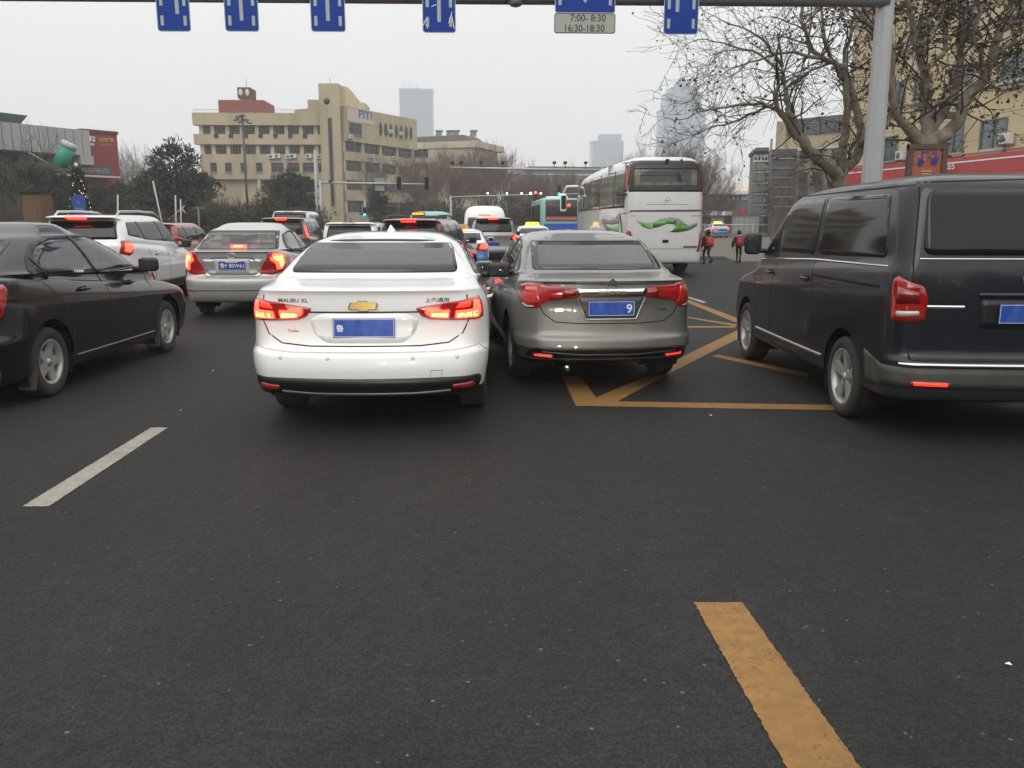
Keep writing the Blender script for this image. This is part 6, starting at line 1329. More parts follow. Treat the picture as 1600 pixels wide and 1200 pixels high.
# park lamp with a cluster of floodlights
e, t, p = pole('floodlight_mast', 'tall dark mast with a cluster of floodlights in front of the office block', 388, 80, 178, .11, mat('dark_mast', (.07, .06, .055), .6), cat='street lamp')
zc = at(386, 189, 80).z
for dx, dy, dz in ((-.55, 0, .1), (-.3, -.2, .35), (.35, -.1, .1), (.55, 0, -.15), (-.2, .1, -.1), (.1, -.2, .45)):
    mb = MB(); mb.box((dx, dy, zc + dz), (.48, .30, .16), mat('floodlight_grey', (.11, .12, .12), .5), rot=RY(dx * .5), bev=.04, seg=1); mb.tube([(0, 0, zc), (dx, dy, zc + dz)], .025, GAP, 5); mb.build('floodlight', e)
e, t, p = pole('street_pole', 'slim grey post standing behind the white van', 940, 90, 236, .07)
e.location.x = at(1093, 345, 90).x; e['label'] = 'slim utility pole right of the coach roof with small crossbar'; mb = MB(); mb.rng(-.4, .4, -.05, .05, t - .6, t - .5, WFR); mb.rng(-.3, .3, -.05, .05, t - 1.1, t - 1.02, WFR); mb.build('crossbar', e)
e, t, p = pole('street_pole', 'thin post in front of the reddish trees left of the white van', 704, 70, 306, .05)
# white stakes in the planting bed and tree guys
for i, (xa, ya, xb, yb, lab) in enumerate(((184, 326, 184, 304, 'upright white stake behind the white SUV roof'), (250, 334, 239, 283, 'leaning white stake in front of the dark pine'), (275, 345, 274, 305, 'thin upright stake behind the small red hatchback'), (283, 346, 282, 311, 'second thin stake behind the small red hatchback'), (396, 346, 395, 330, 'short white post left of the dark grey SUV'))):
    Y = 44 + i * 1.5; a, b = at(xa, ya, Y), at(xb, yb, Y); d_ = (b - a); a = a - d_ * (max(0, a.z - .1) / max(d_.z, .01)); mb = MB(); mb.tube([a, b], .055 if i == 4 else .04, mat('stake_white', (.45, .45, .43), .7), 6); mb.build('stake', label=lab, cat='stake')
e = empty('tree_prop', label='pair of crossed wooden props staked by the bed edge behind the red hatchback', cat='tree prop')
for (xa, ya, xb, yb) in ((262, 344, 288, 322), (284, 325, 297, 344), (268, 340, 284, 325)):
    mb = MB(); mb.tube([at(xa, ya, 50), at(xb, yb, 50)], .035, mat('stake_white', (0, 0, 0)), 5); mb.build('strut', e)
e = empty('notice_stand', label='small T-shaped grey stand among the bushes right of the stakes', cat='sign'); a = at(311, 345, 48); mb = MB(); mb.tube([(a.x, 48, .1), (a.x, 48, at(311, 325, 48).z)], .05, WFR, 6); mb.build('post', e); mb = MB(); mb.rng(a.x - .25, a.x + .4, 47.97, 48.03, at(311, 326, 48).z, at(311, 324, 48).z, WFR); mb.build('board', e)
# far railings
def railing(name, lab, pts, h, n, m=WFW, z0=.05):
    e = empty(name, label=lab, cat='railing')
    for (a, b) in zip(pts, pts[1:]):
        a, b = Vector((*a, z0)), Vector((*b, z0)); L_ = (b - a).length; k = max(1, int(L_ / n))
        mb = MB(); mb.tube([a + Vector((0, 0, h)), b + Vector((0, 0, h))], .04, m, 6); mb.tube([a + Vector((0, 0, h * .25)), b + Vector((0, 0, h * .25))], .025, m, 6); mb.build('rail', e)
        mb = MB()
        for i in range(k * 6): q = a + (b - a) * (i / (k * 6)); mb.rng(q.x - .012, q.x + .012, q.y - .012, q.y + .012, q.z + h * .25, q.z + h, m)
        mb.build('bars', e)
        for i in range(k + 1): q = a + (b - a) * i / k; mb = MB(); mb.tube([q, q + Vector((0, 0, h + .08))], .045, m, 6); mb.build('post', e)
g0, g1 = at(1086, 350, 66), at(1215, 350, 72)
railing('street_railing', 'white metal railing behind the two walking children and the blue taxi', [(at(1086, 350, 86).x, 86), (at(1265, 350, 87.2).x, 87.2)], 1.15, 2.5)
railing('park_railing', 'pale low railing below the stair tower', [(at(503, 350, 92).x, 92), (at(575, 350, 94).x, 94)], 1.3, 2.0, WFR)
mb = MB(); g = at(1112, 350, 74); mb.box((at(1165, 350, 85.7).x, 85.7, .2), (17, .35, .36), mat('low_wall_brown', (.22, .19, .15), .9, var=.1), bev=.02); mb.build('low_wall', label='low brown kerb wall under the white railing on the far right side', cat='wall')
# billboard frame by the tree
e = empty('poster_board', label='framed orange poster board with purple blossoms in front of the red shop band', cat='billboard')
a, b = at(1419, 275, 19.6), at(1472, 275, 19.6); zt_, zb_ = at(1445, 229, 19.6).z, at(1445, 300, 19.6).z; PY = 19.6
mb = MB(); 
for x in (a.x, b.x): mb.rng(x - .06, x + .06, PY - .06, PY + .06, .14, zt_ + .03, mat('frame_brown', (.09, .055, .04), .7))
mb.rng(a.x - .06, b.x + .06, PY - .07, PY + .07, zt_ - .06, zt_ + .05, mat('frame_brown', (0, 0, 0))); mb.build('frame', e)
mb = MB(); mb.rng(a.x + .07, b.x - .07, PY - .03, PY + .03, zb_, zt_ - .07, mat('poster_orange', (.36, .10, .045), .6, var=.15, scale=3)); po = mb.build('poster', e)
mb = MB(); rnd = random.Random(4)
PU = [mat('blossom_purple', (.10, .05, .16), .7), mat('blossom_pink', (.36, .16, .20), .7), mat('blossom_blue', (.03, .03, .20), .7)]
for i in range(46): x = rnd.uniform(a.x + .15, b.x - .15); z = zt_ - .12 - rnd.random()**1.5 * .28; mb.lathe([(.001, 0), (rnd.uniform(.015, .045), 0)], PU[rnd.randrange(2)], 9, TR(x, PY - .035 - i * .0003, z) @ RX(math.pi / 2))
PW = b.x - a.x
for x, z in ((a.x + PW * .30, zt_ - .36), (a.x + PW * .70, zt_ - .34)): mb.lathe([(.001, 0), (.075, 0)], PU[2], 14, TR(x, PY - .055, z) @ RX(math.pi / 2))
for k in range(3): mb.rng(a.x + PW * (.34 + .04 * (k % 2)), b.x - PW * (.34 + .04 * (k % 2)), PY - .05, PY - .04, zt_ - .56 - k * .06, zt_ - .535 - k * .06, mat('poster_yellow', (.6, .42, .12), .6))
mb.build('poster_print', po)

# ================================================================ trees
BARK = mat('plane_bark', (.30, .27, .205), .9, var=.45, scale=5, bump=.6, bscale=14, col2=(.11, .092, .066), detail=6); BRK2 = mat('dark_twig', (.048, .040, .031), .95, var=.3, scale=3)
REDT = mat('reddish_twig', (.145, .098, .080), .95, var=.25, scale=.6); GRYT = mat('grey_twig', (.12, .10, .085), .95, var=.3, scale=.6)
LEAF = mat('dry_leaf', (.11, .062, .03), .85, var=.45, scale=2)
def grow(mb, p, d, ln, r, lv, rnd, m, up=.15, kink=.22, kids=(3, 5), rmin=.006, ratio=.66, leaves=None, seg=4, spread=(25, 60), droop=0.0):
    pts = [p.copy()]; rad = [r]; q = p.copy(); d = d.normalized(); n = seg if lv > 0 else 3
    for i in range(n):
        d = (d + Vector((rnd.gauss(0, kink), rnd.gauss(0, kink), rnd.gauss(0, kink) + up * .3 - droop))).normalized(); q = q + d * (ln / n); pts.append(q.copy()); rad.append(max(rmin * .6, r * (1 - .55 * (i + 1) / n)))
    mb.tube(pts, rad, m, 7 if r > .06 else (5 if r > .02 else 3), cap=False)
    if leaves is not None and lv <= 1:
        for _ in range(leaves[1]):
            if rnd.random() < leaves[2]: leaves[0].append((pts[rnd.randrange(1, len(pts))] + Vector((rnd.gauss(0, .04), rnd.gauss(0, .04), rnd.gauss(-.05, .04)))))
    if lv <= 0: return
    for k in range(rnd.randint(*kids)):
        t = rnd.uniform(.25, 1.0) if k else 1.0; i = min(n, max(1, int(round(t * n)))); a = rnd.uniform(0, 2 * math.pi); ang = R(rnd.uniform(*spread)) if k else R(rnd.uniform(5, 25))
        ax = d.orthogonal().normalized(); ax.rotate(Matrix.Rotation(a, 3, d)); nd = (d * math.cos(ang) + ax * math.sin(ang)); nd.z += up
        grow(mb, pts[i], nd, ln * ratio * rnd.uniform(.75, 1.2), max(rmin, rad[i] * rnd.uniform(.5, .75)), lv - 1, rnd, m, up, kink, kids, rmin, ratio, leaves, seg, spread, droop)
def leaf_mesh(pts, rnd, sz, m, ball=.0):
    vs = []; fs = []
    for p in pts:
        s_ = sz * rnd.uniform(.6, 1.25); q = Matrix.Rotation(rnd.uniform(0, 6.28), 3, 'Z') @ Matrix.Rotation(rnd.uniform(-1.2, 1.2), 3, 'X'); b = len(vs)
        for v in ((-.5, 0, 0), (-.15, .22, .32), (.35, .1, .45), (.5, -.1, -.1), (.1, .2, -.55), (-.3, -.1, -.35)): vs.append(p + q @ Vector(v) * s_)
        fs += [(b, b + 1, b + 4, b + 5), (b + 1, b + 2, b + 3, b + 4)]
    mb = MB(); mb.add(vs, fs, m); return mb
def plane_tree(lab, Y, limbs, seed, leafn, trunk, tw=.06, lv=3, extra=()):
    rnd = random.Random(seed); e = empty('plane_tree', label=lab, cat='tree'); tb = MB()
    px, py, r0 = trunk[-1]; base = at(trunk[0][0], trunk[0][1], Y); pts = [Vector((base.x, Y, .1))] + [at(a, b, Y) for a, b, _ in trunk]; rad = [trunk[0][2] * 1.3] + [c for _, _, c in trunk]; tb.tube(pts, rad, BARK, 12)
    cb = MB(); lv_pts = []
    for L_ in limbs:
        P = []; Rr = []; dy = L_[0]; n = len(L_) - 1
        for i, (a, b, r) in enumerate(L_[1:]): P.append(at(a, b, Y + dy * i / n) + Vector((0, 0, 0))); Rr.append(r)
        # smooth the limb
        PP = []; RR = []
        for i in range(len(P) - 1):
            for t in (0, .33, .66): PP.append(Vector([bez([q[c] for q in P], i, t) for c in range(3)]) + Vector((rnd.gauss(0, .02), rnd.gauss(0, .03), rnd.gauss(0, .02)))); RR.append(Rr[i] + (Rr[i + 1] - Rr[i]) * t)
        PP.append(P[-1]); RR.append(Rr[-1]); tb.tube(PP, RR, BARK, 9)
        for i in range(2, len(PP)):
            k = (1 if rnd.random() < .55 else 0) if RR[i] > .09 else (1 if RR[i] > .035 else (2 if rnd.random() < .6 else 1))
            for _ in range(k):
                d = (PP[i] - PP[i - 1]).normalized(); v = Vector((rnd.gauss(0, 1), rnd.gauss(0, 1), rnd.gauss(.2, 1))).normalized(); nd = d * .5 + v * .8
                grow(cb, PP[i], nd, rnd.uniform(.9, 1.5), max(.008, min(.03, RR[i] * .45)), lv - 1, rnd, BRK2, .03, .22, (2, 4), .0078, .68, [lv_pts, 2 if leafn < .4 else 5, leafn], 4, (25, 65), .02)
        grow(cb, PP[-1], PP[-1] - PP[-2], .75 + 9 * min(.09, RR[-1]), max(.010, RR[-1]), lv, rnd, BRK2, .03, .2, (2, 4), .0078, .7, [lv_pts, 2 if leafn < .4 else 5, leafn], 4, (20, 55), .02)
    tb.build('trunk', e); cb.build('crown', e); lm = leaf_mesh(lv_pts, rnd, .085, LEAF); lm.build('leaves', e); return e
plane_tree('left bare plane tree behind the gantry pole, forking low with branches reaching over the coach', 25, [
    [-1.0, (1309, 300, .20), (1308, 272, .20), (1285, 252, .17), (1262, 235, .15), (1245, 210, .12), (1229, 190, .09), (1216, 170, .07), (1212, 148, .06), (1216, 130, .045)],
    [.5, (1262, 235, .12), (1250, 205, .11), (1236, 180, .09), (1229, 155, .07), (1225, 130, .05), (1222, 105, .04)],
    [-.5, (1214, 168, .05), (1190, 163, .045), (1150, 164, .035), (1110, 172, .028), (1085, 178, .018)],
    [.6, (1212, 160, .045), (1180, 175, .035), (1145, 190, .028), (1110, 200, .02)],
    [1.2, (1225, 130, .05), (1200, 95, .04), (1160, 75, .03), (1115, 65, .02)],
    [-1, (1222, 105, .05), (1205, 80, .04), (1185, 55, .03), (1150, 40, .02)],
    [1, (1309, 300, .18), (1313, 272, .19), (1320, 260, .18), (1336, 248, .16), (1345, 220, .14), (1342, 190, .12), (1332, 150, .11), (1321, 115, .10), (1303, 98, .085), (1272, 82, .07), (1262, 60, .06), (1253, 25, .05), (1250, -20, .04)],
    [.5, (1303, 98, .06), (1270, 88, .05), (1230, 82, .04), (1185, 95, .03), (1150, 105, .02)],
    [-.6, (1312, 268, .16), (1316, 240, .13), (1320, 205, .12), (1323, 170, .10), (1320, 130, .08), (1318, 90, .06), (1330, 50, .05), (1335, 10, .04)],
    [1.5, (1345, 225, .12), (1375, 205, .10), (1392, 180, .08), (1400, 150, .06), (1395, 110, .05), (1370, 70, .04), (1350, 20, .03)],
    [.8, (1332, 150, .07), (1300, 90, .05), (1290, 60, .045), (1285, 20, .035), (1280, -25, .03)]], 5, .13,
    [(1309, 330, .24), (1309, 300, .23), (1310, 272, .22)])
plane_tree('right plane tree with clinging brown leaves, its smooth limb curving over the beige building', 21, [
    [0, (1443, 262, .24), (1450, 226, .22), (1465, 216, .18), (1484, 205, .16), (1500, 180, .15), (1504, 160, .14), (1522, 138, .13), (1541, 117, .12), (1552, 85, .11), (1558, 55, .09), (1580, 35, .07), (1604, 20, .06), (1640, 0, .05)],
    [.6, (1444, 260, .22), (1448, 225, .18), (1449, 200, .16), (1446, 176, .14), (1445, 140, .12), (1444, 110, .10), (1434, 71, .09), (1423, 30, .07), (1415, -15, .06)],
    [-.8, (1443, 262, .22), (1440, 228, .16), (1420, 200, .12), (1400, 178, .10), (1392, 145, .09), (1392, 100, .08), (1385, 60, .07), (1375, 20, .06), (1370, -20, .05)],
    [1.2, (1447, 240, .18), (1452, 212, .13), (1470, 180, .11), (1490, 150, .10), (1497, 110, .09), (1504, 60, .08), (1500, 20, .06), (1505, -20, .05)],
    [-.5, (1541, 117, .06), (1530, 80, .05), (1520, 45, .05), (1535, 5, .04)],
    [.7, (1434, 71, .07), (1460, 50, .06), (1480, 20, .05), (1500, -15, .04)],
    [-.7, (1552, 85, .05), (1580, 70, .045), (1605, 60, .04), (1630, 55, .03)],
    [.9, (1444, 110, .06), (1470, 85, .05), (1480, 55, .045), (1475, 15, .04)],
    [1, (1385, 60, .06), (1360, 40, .045), (1340, 15, .04), (1320, -15, .03)]], 12, .62,
    [(1440, 330, .28), (1442, 280, .26), (1447, 228, .24)])
# bare trees in rows: a few built, then copied
def bare(name, H_, seed, m, lv=4, kids=(4, 5), spread=(20, 50), r=.14, up=.22, tilt=.28, stem=.22):
    rnd = random.Random(seed); e = empty(name); tb = MB(); pts = [Vector((0, 0, 0))]
    for i in range(4): pts.append(pts[-1] + Vector((rnd.gauss(0, .08), rnd.gauss(0, .08), H_ * stem / 4 * 1.2)))
    tb.tube(pts, [r, r * .9, r * .8, r * .75, r * .7], GRYT, 7); tb.build('trunk', e); cb = MB()
    for k in range(6):
        a = 2 * math.pi * k / 6 + rnd.uniform(-.3, .3); grow(cb, pts[-1] if k % 2 else pts[-2], Vector((math.cos(a) * tilt * 1.6, math.sin(a) * tilt * 1.6, 1)), H_ * .33, r * .5, lv, rnd, m, up, .13, kids, .011, .68, None, 3, spread)
    cb.build('crown', e); return e
def plant(protos, spots, lab, cat, group, zs=0.1):
    rnd = random.Random(len(spots) * 7 + len(lab)); used = set()
    for i, (px, Y, s_) in enumerate(spots):
        k = i % len(protos); o = protos[k] if k not in used and not protos[k].get('label') else copy_tree(protos[k]); used.add(k); x = at(px, 345, Y).x
        o.location = (x, Y, zs); o.rotation_euler = (0, 0, rnd.uniform(0, 6.28)); o.scale = (s_, s_, s_ * rnd.uniform(.94, 1.06)); tag(o, lab, cat, group)
rp = [bare('bare_tree', 10, s, REDT, 4, (4, 5), (18, 42), .15) for s in (1, 2, 3)]
plant(rp, [(655, 118, .95), (677, 112, 1.0), (700, 122, 1.1), (722, 115, 1.02), (745, 120, 1.05), (768, 112, .95), (788, 124, 1.12), (808, 116, .80), (829, 120, .82), (850, 118, .78), (872, 124, .85), (893, 116, .75), (640, 125, .85), (665, 100, .7), (712, 102, .68), (757, 100, .7), (800, 104, .6), (845, 104, .6)],
      'reddish bare tree in the dense row behind the traffic, below the cream building', 'tree', 'reddish bare trees behind the junction')
plant(rp, [(1000, 82, .76), (1022, 88, .82), (1045, 80, .72), (1068, 86, .86), (1088, 82, .74), (1108, 90, .72), (1124, 96, .58), (980, 90, .72)],
      'reddish brown bare tree in the row rising behind the white coach', 'tree', 'bare trees behind the coach')
gp = [bare('bare_tree', 9, s, GRYT, 4, (3, 4), (20, 50), .13) for s in (11, 12)]
plant(gp, [(198, 120, 1.2), (215, 128, 1.25), (232, 118, 1.15), (206, 135, 1.35)], 'misty grey bare tree between the red mall block and the dark pines', 'tree', 'misty bare trees left')
plant([bare('bare_tree', 8, 21, GRYT, 3, (3, 4), (25, 55), .13)], [(42, 56, .98)], 'bare grey tree in front of the grey mall facade at far left', 'tree', None)
plant([bare('bare_tree', 7, 22, GRYT, 4, (3, 4), (25, 60), .15)], [(585, 96, 1.15)], 'bare spreading tree in front of the stair tower wing', 'tree', None)
plant([bare('bare_tree', 6, 23, GRYT, 3, (3, 4), (25, 60), .13)], [(1208, 62, .95)], 'small dark bare tree by the railing left of the minivan windscreen', 'tree', None)
plant(gp[:1], [(1262, 75, .8), (1290, 78, .85)], 'grey bare tree in front of the beige block', 'tree', 'bare trees before the beige block')
sp_ = [bare('bare_shrub', 4.2, s, GRYT, 3, (4, 5), (12, 35), .04, .3, .45, .05) for s in (31, 32)]
plant(sp_, [(332, 52, .9), (345, 55, 1.0), (358, 52, .95), (372, 56, .9), (425, 58, .85), (318, 58, .9), (8, 45, .9), (30, 47, 1.0), (385, 50, .8)], 'upright bare shrub in the planting bed in front of the pines', 'shrub', 'bare shrubs in the bed')
# evergreens
PINE = mat('pine_needles', (.038, .048, .034), .9, var=.4, scale=.8); PINE2 = mat('hedge_leaves', (.060, .062, .040), .9, var=.4, scale=1.2, col2=(.05, .038, .028))
def evergreen(name, H_, W_, seed, m, clumps=90, per=70, sz=.20, base=.12, top=.35, cs=.55, conic=False, stem=True):
    rnd = random.Random(seed); e = empty(name); tb = MB(); lf = []; fs = []; up = Vector((0, 0, 1))
    if stem: tb.tube([(0, 0, 0), (.05, 0, H_ * .5), (0, .05, H_ * .93)], [.16, .11, .03], BRK2, 7)
    for i in range(clumps):
        z = H_ * (base + (1 - base) * rnd.random()**.9); t = z / H_
        prof = (1 - t) * 1.05 + .04 if conic else math.sqrt(max(.03, 1 - ((t - .42) / .60)**2)) * (1 if t < .6 else 1 - (t - .6) * (1 - top) * 1.2)
        a = rnd.uniform(0, 6.283); rr = W_ / 2 * prof * (rnd.random()**.45) * rnd.uniform(.8, 1.15); c = Vector((rr * math.cos(a), rr * math.sin(a), z)); s_ = cs * rnd.uniform(.5, 1.2)
        if stem: tb.tube([(0, 0, max(.1, z - rr * .45)), c * .6 + Vector((0, 0, z * .4 - rr * .05)), c], [.04, .025, .01], BRK2, 4, cap=False)
        for k in range(per):
            u = Vector((rnd.gauss(0, 1), rnd.gauss(0, 1), rnd.gauss(0, .75))).normalized() * s_ * rnd.random()**.4; p = c + u; d = (u.normalized() + Vector((0, 0, .5)) + Vector((rnd.gauss(0, .4), rnd.gauss(0, .4), rnd.gauss(0, .4)))).normalized() * sz * rnd.uniform(.6, 1.4)
            w_ = d.orthogonal().normalized() * sz * .22; w_.rotate(Matrix.Rotation(rnd.uniform(0, 6.28), 3, d.normalized())); b = len(lf); lf += [p - w_, p + w_, p + w_ * .5 + d, p - w_ * .5 + d]; fs.append((b, b + 1, b + 2, b + 3))
    if stem: tb.build('trunk', e)
    mb = MB(); mb.add(lf, fs, m); mb.build('crown', e); return e
pp = [evergreen('pine_tree', 6.4, 4.8, 41, PINE), evergreen('pine_tree', 5.8, 5.2, 42, PINE)]
plant(pp, [(282, 56, .99), (318, 62, .80)], 'dark pine rising left of the office block, the tallest of the pines', 'tree', 'tall dark pines'); 
plant(pp, [(248, 58, .78), (222, 60, .66), (455, 66, .80), (478, 70, .80), (432, 70, .74), (300, 64, .8)], 'broad dark pine in the planting bed', 'tree', 'broad dark pines')
plant(pp, [(14, 58, .84), (62, 56, .80), (90, 60, .74), (160, 62, .64), (190, 64, .62), (140, 66, .62)], 'dark evergreen in front of the shopping centre', 'tree', 'dark evergreens before the mall')
dk = evergreen('cypress_tree', 5.2, 2.6, 44, PINE, 70, 80, .18, .03, .5, .45); plant([dk], [(594, 84, .98)], 'dark rounded cypress right of the stair tower', 'tree', None, .1)
hp_ = [evergreen('bush', 1.9, 3.4, s, PINE2, 46, 90, .10, .1, .8, .42, stem=False) for s in (51, 52)]
plant(hp_, [(x, 46 + (x * 7 % 9), .95 + (x % 5) * .05) for x in (210, 228, 300, 322, 340, 352, 368, 380, 398, 414, 430, 446, 462, 478, 120, 150, 180, 20)], 'low brownish green bush in the planting bed', 'bush', 'low bushes in the bed')
plant(hp_, [(x, 98 + (x % 4), 1.3 + (x % 7) * .12) for x in (610, 640, 665, 690, 715, 735, 750, 770, 790, 805, 822, 838, 855, 870, 885, 900, 655, 728)], 'dark low bush under the reddish trees', 'bush', 'bushes under the reddish trees')
# decorated fir with a blue notice
xt = evergreen('christmas_tree', 4.2, 2.2, 61, mat('fir_green', (.022, .035, .022), .9, var=.3), 90, 60, .14, .02, 0, .28, conic=True); p = at(127, 345, 47); xt.location = (p.x, 47, .14); xt.scale = (.85, .85, 1.02); tag(xt, 'narrow Christmas tree with tiny yellow lights behind a blue notice board', 'christmas tree')
rnd = random.Random(3); mb = MB(); FL = mat('fairy_light', (1, .8, .4), .5, emit=(1, .8, .45), estr=1.6)
for i in range(110): z = 4.1 * rnd.random()**1.1; r_ = 1.12 * (1 - z / 4.2) * 1.05 + .05; a = rnd.uniform(0, 6.28); mb.ball((r_ * math.cos(a), r_ * math.sin(a), z), .028, FL, 4)
mb.build('string_lights', xt); mb = MB(); mb.ball((0, 0, 4.25), .14, mat('star_pale', (.6, .6, .55), .4), 6); mb.build('star', xt)
nb = empty('notice_board', (at(126, 345, 44).x, 44, .14), label='blue arched notice board in front of the Christmas tree', cat='notice board'); mb = MB(RX(math.pi / 2)); zt_ = at(126, 304, 44).z - .14; w_ = at(135.5, 320, 44).x - at(116, 320, 44).x
mb.prism([(-w_ / 2, .2), (w_ / 2, .2), (w_ / 2, zt_ - .22)] + [(w_ / 2 * math.cos(R(a)), zt_ - .22 + .22 * math.sin(R(a))) for a in range(15, 180, 15)] + [(-w_ / 2, zt_ - .22)], 0, .05, mat('notice_blue', (.02, .06, .27), .5)); mb.build('board', nb)
mb = MB(); mb.text('Y', (0, -.055, zt_ - .42), .3, mat('notice_pale', (.2, .3, .5), .5), height=.2)
for k in range(3): mb.rng(-w_ * .36, w_ * .36, -.056, -.052, zt_ - .68 - k * .09, zt_ - .65 - k * .09, mat('notice_pale', (0, 0, 0)))
mb.build('notice_print', nb)
for sx in (-1, 1): mb = MB(); mb.rng(sx * w_ * .4 - .03, sx * w_ * .4 + .03, -.03, .03, 0, .2, GAP); mb.build('leg', nb)

# ================================================================ people
SKIN = mat('skin', (.42, .25, .18), .6); DKC = mat('dark_clothes', (.016, .016, .02), .85, var=.3, scale=12); HAIR = mat('black_hair', (.012, .01, .009), .6)
def figure(mb_name, joints, edges, radii, m, parent, sub=2, root=0):
    me = bpy.data.meshes.new(mb_name); me.from_pydata(joints, edges, []); me.update(); o = bpy.data.objects.new(mb_name, me); COL.objects.link(o); o.parent = parent; me.materials.append(m)
    sk = o.modifiers.new('skin', 'SKIN'); sk.use_smooth_shade = True; ss = o.modifiers.new('sub', 'SUBSURF'); ss.levels = sub; ss.render_levels = sub
    if not me.skin_vertices: me.skin_vertices_layer = None if False else None
    return o
def skin_mesh(name, joints, edges, radii, m, parent, root=0, sub=2):
    bm = bmesh.new(); ly = bm.verts.layers.skin.verify(); vs = [bm.verts.new(j) for j in joints]
    for v, r in zip(vs, radii): v[ly].radius = (r, r) if not isinstance(r, tuple) else r; v[ly].use_root = False
    vs[root][ly].use_root = True
    for a, b in edges: bm.edges.new((vs[a], vs[b]))
    me = bpy.data.meshes.new(name); bm.to_mesh(me); bm.free(); me.materials.append(m)
    o = bpy.data.objects.new(name, me); COL.objects.link(o)
    sk = o.modifiers.new('skin', 'SKIN'); sk.use_smooth_shade = True; ss = o.modifiers.new('sub', 'SUBSURF'); ss.levels = sub; ss.render_levels = sub
    dg = bpy.context.evaluated_depsgraph_get(); me2 = bpy.data.meshes.new_from_object(o.evaluated_get(dg)); o.modifiers.clear(); o.data = me2
    for p_ in me2.polygons: p_.use_smooth = True
    o.parent = parent; return o
def child(lab, px, py, hgt, yaw, step, armsw, hood=False, bagcol=(.5, .03, .02), baglab='', bagoff=0.0):
    g = gnd(px, py); e = empty('person', (g.x, g.y, 0), yaw, lab, 'person'); s_ = hgt; f = step
    J = [(0, 0, .50), (0, -.005, .60), (0, .0, .70), (0, .0, .785), (0, .01, .83), (0, .015, .875), (0, .015, .94), (0, .012, .985),          # 0 pelvis .. 7 head top
         (-.055, 0, .48), (-.05, .10 * f, .27), (-.045, .07 * f - .04, .055), (-.045, .07 * f + .05, .02),                                     # 8-11 left leg
         (.055, 0, .48), (.06, .03 * f, .27), (.065, -.13 * f, .15), (.068, -.12 * f + .02, .085),                              # 12-15 right leg
         (-.11, 0, .765), (-.165, -.06 * armsw, .62), (-.185, .0 * armsw, .485), (-.187, .015, .45),                                             # 16-19 left arm
         (.11, 0, .765), (.165, .05 * armsw, .62), (.185, .12 * armsw, .495), (.187, .135 * armsw, .46)]
    E_ = [(0, 1), (1, 2), (2, 3), (3, 4), (4, 5), (5, 6), (6, 7), (0, 8), (8, 9), (9, 10), (10, 11), (0, 12), (12, 13), (13, 14), (14, 15), (3, 16), (16, 17), (17, 18), (18, 19), (3, 20), (20, 21), (21, 22), (22, 23)]
    r_ = [.075, .07, .078, .062, .032, .05, .062, .035, .052, .038, .026, .020, .052, .038, .026, .020, .038, .03, .022, .018, .038, .03, .022, .018]
    J = [(a * s_, b * s_, c * s_) for a, b, c in J]; r_ = [a * s_ for a in r_]
    b = skin_mesh('body', J, E_, r_, DKC, e)
    b.data.materials.append(SKIN)
    for p_ in b.data.polygons:
        c = p_.center
        if c.z > .885 * s_ and c.y > .0: p_.material_index = 1
        if (abs(c.x) > .14 * s_ and c.z < .48 * s_): p_.material_index = 1
    cj = [(0, -.0, .47), (0, -.005, .58), (0, 0, .70), (0, 0, .79), (-.11, 0, .765), (-.165, -.06 * armsw, .62), (-.185, .0, .49), (.11, 0, .765), (.165, .05 * armsw, .62), (.185, .12 * armsw, .50)]
    skin_mesh('coat', [(a * s_, q * s_, c * s_) for a, q, c in cj], [(0, 1), (1, 2), (2, 3), (3, 4), (4, 5), (5, 6), (3, 7), (7, 8), (8, 9)], [k * s_ for k in ((.115, .095), (.10), (.10), (.075), .052, .046, .036, .052, .046, .036)] if False else [.135 * s_, .12 * s_, .118 * s_, .090 * s_, .062 * s_, .055 * s_, .042 * s_, .062 * s_, .055 * s_, .042 * s_], DKC, e)
    mb = MB(); mb.ball((0, -.004 * s_, .937 * s_), .073 * s_, HAIR, 10, (1, 1.02, 1.1)); mb.build('hair', e)
    mb = MB()
    for sx in (-1, 1): mb.ball((sx * .066 * s_, .016 * s_, .925 * s_), .013 * s_, SKIN, 5, (.5, 1, 1.4))
    mb.build('ears', e)
    mb = MB(); mb.ball((0, .083 * s_, .922 * s_), .011 * s_, SKIN, 5)
    for sx in (-1, 1): mb.ball((sx * .024 * s_, .070 * s_, .943 * s_), .008 * s_, HAIR, 5)
    mb.rng(-.018 * s_, .018 * s_, .066 * s_, .074 * s_, .894 * s_, .899 * s_, mat('lips', (.3, .1, .09), .6)); mb.build('face', e)
    for sx in (-1, 1):     # fingers and shoe
        mb = MB(); hx, hy, hz = J[19] if sx < 0 else J[23]
        for k in range(4): mb.tube([(hx, hy - .018 + k * .012, hz - .005), (hx - sx * .004, hy - .018 + k * .012, hz - (.035, .042, .040, .030)[k]), (hx - sx * .014, hy - .016 + k * .012, hz - (.055, .064, .06, .048)[k])], [.007, .0065, .005], SKIN, 5)
        mb.tube([(hx, hy + .02, hz + .01), (hx - sx * .012, hy + .038, hz - .018)], [.008, .006], SKIN, 5); mb.build('fingers', e)
        k = 11 if sx < 0 else 15; a = J[k]; mb = MB(); mb.box((a[0], a[1] - .01, a[2] + .005), (.07 * s_, .17 * s_, .06 * s_), mat('shoe_dark', (.03, .03, .03), .7), rot=RX(0 if k == 11 else -.5), bev=.02); mb.build('shoe', e)
    if hood:
        mb = MB(); mb.lathe([(.05, 0), (.085, .01), (.10, .03), (.092, .055), (.07, .06)], mat('white_fur', (.55, .55, .53), .95, bump=.8, bscale=40), 16, TR(0, -.02 * s_, .80 * s_) @ RX(-.3)); mb.build('hood_fur', e)
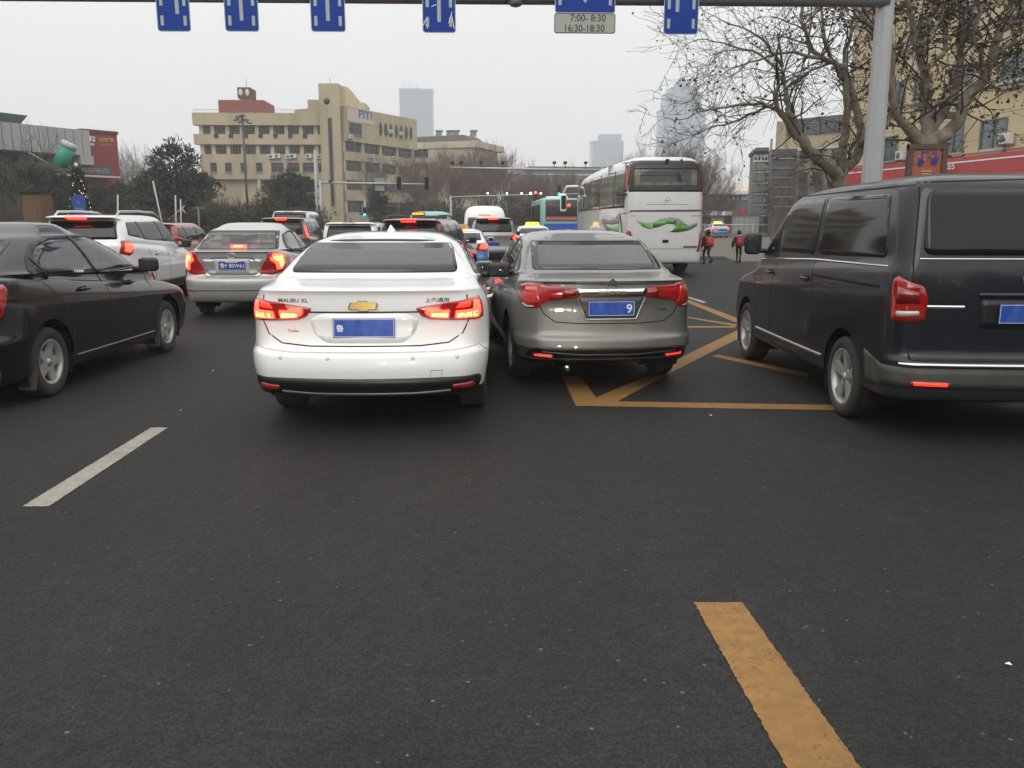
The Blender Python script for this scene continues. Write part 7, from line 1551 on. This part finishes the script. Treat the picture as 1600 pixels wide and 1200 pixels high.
    bg_ = empty('backpack', (g.x, g.y, 0), yaw, baglab, 'backpack'); bm_ = mat('backpack_' + ('a' if not hood else 'b'), bagcol, .6, var=.15, scale=12)
    mb = MB(TR(bagoff, -.145 * s_, .655 * s_)); mb.box((0, 0, 0), (.22 * s_, .12 * s_, .27 * s_), bm_, bev=.05, seg=3); mb.build('bag', bg_)
    mb = MB(TR(bagoff, -.145 * s_, .655 * s_)); mb.box((0, -.065 * s_, -.05 * s_), (.18 * s_, .04 * s_, .13 * s_), bm_, bev=.02, seg=2); mb.rng(-.012, .004, -.07 * s_, -.06 * s_, -.08 * s_, .10 * s_, mat('reflective_strip', (.7, .6, .3), .4)); mb.build('pocket', bg_)
    for sx in (-1, 1): mb = MB(); mb.tube([(sx * .07 * s_ + bagoff, -.10 * s_, .78 * s_), (sx * .075 * s_ + bagoff, .0, .845 * s_), (sx * .07 * s_, .095 * s_, .74 * s_), (sx * .08 * s_, .09 * s_, .62 * s_), (sx * .09 * s_, -.10 * s_, .56 * s_)], .014, bm_, 5); mb.build('strap', bg_)
    return e
child('child in dark coat walking away right of the coach with an orange-red backpack', 1104, 412.5, 1.27, R(8), 1.5, .8, bagcol=(.50, .035, .018), baglab='orange-red backpack with yellow strip on the child next to the coach')
child('child in long dark coat with white fur hood walking beside the minivan mirror', 1153, 411, 1.24, R(-22), 1.6, 1.6, hood=True, bagcol=(.35, .015, .03), baglab='crimson backpack on the child with the white fur hood', bagoff=.06)

# unseen tree belt added behind and beside the viewpoint for the cars to mirror
rnd = random.Random(77); vs = []; fs = []
def belt(x0, y0, x1, y1, h, n):
    for i in range(n):
        t = rnd.random(); x = x0 + (x1 - x0) * t + rnd.gauss(0, 2); y = y0 + (y1 - y0) * t + rnd.gauss(0, 2); z = h * (.5 + .3 * math.sin(t * 37) + .2 * math.sin(t * 91)) * rnd.random()**.8
        d = Vector((rnd.gauss(0, 1), rnd.gauss(0, 1), rnd.gauss(0, 1))).normalized() * .55; w_ = d.orthogonal().normalized() * .4; p = Vector((x, y, z + .2)); b = len(vs); vs.extend([p - d - w_, p + d - w_, p + d + w_, p - d + w_]); fs.append((b, b + 1, b + 2, b + 3))
belt(-50, -45, 50, -45, 15, 9000); belt(-34, -45, -34, 32, 12, 8000); belt(34, -45, 30, 12, 12, 6000)
mb = MB(); mb.add(vs, fs, GRYT); mb.build('reflection_treeline', label='unseen dark tree belt added around the street for car reflections', cat='trees', kind='stuff')
# ================================================================ haze
hz = MB(); hz.rng(-700, 700, -70, 1250, -1.0, 185, mat('tmp_unused', (1, 1, 1))); hz.mats = []; ho = hz.build('haze', kind='stuff')
hm = bpy.data.materials.new('haze'); hm.use_nodes = True; hn = hm.node_tree.nodes; hn.remove(hn['Principled BSDF'])
pv = hn.new("ShaderNodeVolumePrincipled"); pv.inputs['Color'].default_value = (.96, .98, 1.0, 1); pv.inputs['Density'].default_value = .00085; pv.inputs['Anisotropy'].default_value = 0.0
hm.node_tree.links.new(pv.outputs[0], hn['Material Output'].inputs['Volume']); ho.data.materials.append(hm)
for p_ in ho.data.polygons: p_.material_index = 0
